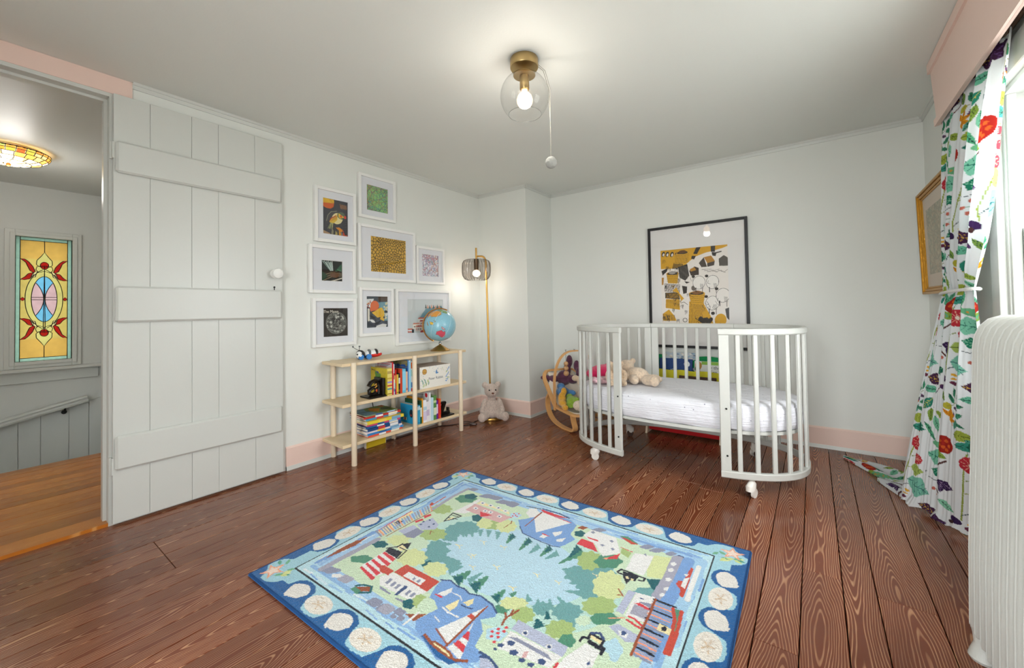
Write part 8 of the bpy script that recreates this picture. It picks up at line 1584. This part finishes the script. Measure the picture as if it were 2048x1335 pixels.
for side, L, shells, dolls in (('b', RW*1000, [250, 498, 752, 1006, 1258], [374, 625, 880, 1132]), ('t', RW*1000, [250, 498, 752, 1006, 1258], [374, 625, 880, 1132]), ('l', RH*1000, [262, 478, 705, 928], [370, 590, 818]), ('r', RH*1000, [262, 478, 705, 928], [370, 590, 818])):
    sp = shells[1]-shells[0]
    for s in dolls:
        pts = [edge_pt(side, s+a, d) for a, d in [(-sp*.40, bi), (-sp*.34, 62), (-sp*.30, 36), (-sp*.18, 20), (0, 15), (sp*.18, 20), (sp*.30, 36), (sp*.34, 62), (sp*.40, bi)]]; rc.poly(AQ, pts)
    for s in shells:
        pts = [edge_pt(side, s+a, d) for a, d in [(-sp*.42, -5), (-sp*.30, 30), (-sp*.24, 62), (-sp*.20, 88), (-sp*.10, 104), (0, 108), (sp*.12, 104), (sp*.24, 88), (sp*.27, 60), (sp*.33, 30), (sp*.45, -5)]]; rc.poly(DK, pts)
        f = [(-34, 24), (-28, 16), (-12, 14), (-10, 20), (0, 18), (12, 22), (24, 26), (40, 34), (46, 48), (56, 62), (50, 76), (38, 90), (18, 98), (0, 98), (-20, 92), (-38, 84), (-52, 68), (-48, 52), (-42, 40)]
        rc.poly('e4dfd8', [edge_pt(side, s+a*.86, 56+(d-56)*.86) for a, d in f])
    for s in dolls:
        x, y = edge_pt(side, s, 62); rx, ry = (58, 36) if side in 'bt' else (36, 58)
        rc.ell('e9e2d8', x, y, rx, ry)
        for k in range(5):
            a = k*1.257; rc.line('d2b99a', 5, [(x, y), (x+rx*.45*math.cos(a), y+ry*.45*math.sin(a))])
        for k in range(40): r = random.Random(k); rc.ell('dcd0c2', x+r.uniform(-.7, .7)*rx, y+r.uniform(-.7, .7)*ry, 2.5)
for cx2, cy2 in ((66, 66), (RW*1000-66, 66), (66, RH*1000-66), (RW*1000-66, RH*1000-66)):
    sx_, sy_ = (1 if cx2 < 500 else -1), (1 if cy2 < 500 else -1)
    rc.poly(DK, [(cx2-70*sx_, cy2-70*sy_), (cx2+70*sx_, cy2-70*sy_), (cx2+40*sx_, cy2-36*sy_), (cx2-36*sx_, cy2+40*sy_), (cx2-70*sx_, cy2+70*sy_)]); rc.ell(AQ, cx2+16*sx_, cy2+14*sy_, 74, 64)
    rc.poly(DK, [(cx2-70*sx_, cy2-70*sy_), (cx2+10*sx_, cy2-70*sy_), (cx2-12*sx_, cy2-30*sy_), (cx2-30*sx_, cy2-12*sy_), (cx2-70*sx_, cy2+10*sy_)])
    for k in range(10): a = R(rr.uniform(-60, 150)); rc.leaf(['cfd98a', '6fae8a', 'dbe09a', '4f9a80'][k % 4], cx2+(34*math.cos(a)+8)*sx_, cy2+(34*math.sin(a)+8)*sy_, 34, rr.uniform(0, 360), .4)
    for col, q in (('f0a07a', 1.0), ('efd9cc', .70)):
        st_ = [(cx2-4*sx_+(46 if k % 2 == 0 else 18)*q*math.cos(k*math.pi/5+.4), cy2-4*sy_+(46 if k % 2 == 0 else 18)*q*math.sin(k*math.pi/5+.4)) for k in range(10)]; rc.poly(col, st_)
x0, y0_, x1, y1_ = bi, bi, RW*1000-bi, RH*1000-bi
rc.rect('bfe0ea', x0, y0_, x1, y1_); rc.rect('8fb8e2', x0+34, y0_+34, x1-34, y1_-34); rc.rect('a9cdea', x0+52, y0_+52, x1-52, y1_-52)
for k in range(150):
    r = random.Random(k+7); side = 'btlr'[k % 4]; L = (RW if side in 'bt' else RH)*1000; s = r.uniform(bi+20, L-bi-60); dd = bi+r.uniform(8, 70); a, c = edge_pt(side, s, dd), edge_pt(side, s+r.uniform(30, 80), dd+r.uniform(-6, 6)); rc.line(r.choice(['7fa8dc', 'e4eef2', '9cc4e6', 'd2e6f0', '8fb4e0', 'b4d8ea']), r.uniform(4, 9), [a, c])
rc.poly('cfe2c4', [(x0+84, y0_+84), (x1-84, y0_+84), (x1-84, y1_-84), (x0+84, y1_-84)]); rc.ell('bfe0d6', 760, 590, 430, 300); rc.ell('bcdcec', 740, 600, 330, 200)
for ln__ in RUG.split('\n'):
    p_ = ln__.split(); pts = [tuple(float(v) for v in q.split(',')) for q in p_[3:]]
    if p_[0] == 'p': rc.poly(p_[1], pts)
    else: rc.line(p_[1], float(p_[2]), pts)
rc.line('12161f', 7, [(x0, y0_), (x1, y0_), (x1, y1_), (x0, y1_), (x0, y0_)])
rc.noise(.10, 12)
rug = thing('hooked_rug', 'blue hooked rug with a harbour map, lighthouses and sailing boats', 'rug', (.938, -2.843, 0), R(1.35))
rng = np.random.default_rng(5); bumps = rng.random((480, 620))*.0022
def rugz(U, V):
    e = np.minimum(np.minimum(U, RW*1000-U), np.minimum(V, RH*1000-V))/1000; return .011-.006*np.clip(1-e/.010, 0, 1)**2+bumps*np.clip(e/.02, 0, 1)
M_rug = print_mat('rug_wool', .95, bump=.5, bscale=330, spec=.05, sheen=.25)
rc.mesh('pile', lambda U, V: np.stack([U/1000, V/1000, rugz(U, V)], -1), M_rug, rug, True)
b = MB(); bd = .008
b.tube([(.006, .006, .0065), (RW-.006, .006, .0065), (RW-.006, RH-.006, .0065), (.006, RH-.006, .0065)], .0064, 8, True); b.build('bound_edge', mat('rug_binding', '12467c', .9, bump=.5, bscale=300), rug, True)
MB().rbox((.004, .004, .0005), (RW-.004, RH-.004, .005), .001).build('backing', mat('rug_backing', '8a7f6a', .9), rug)
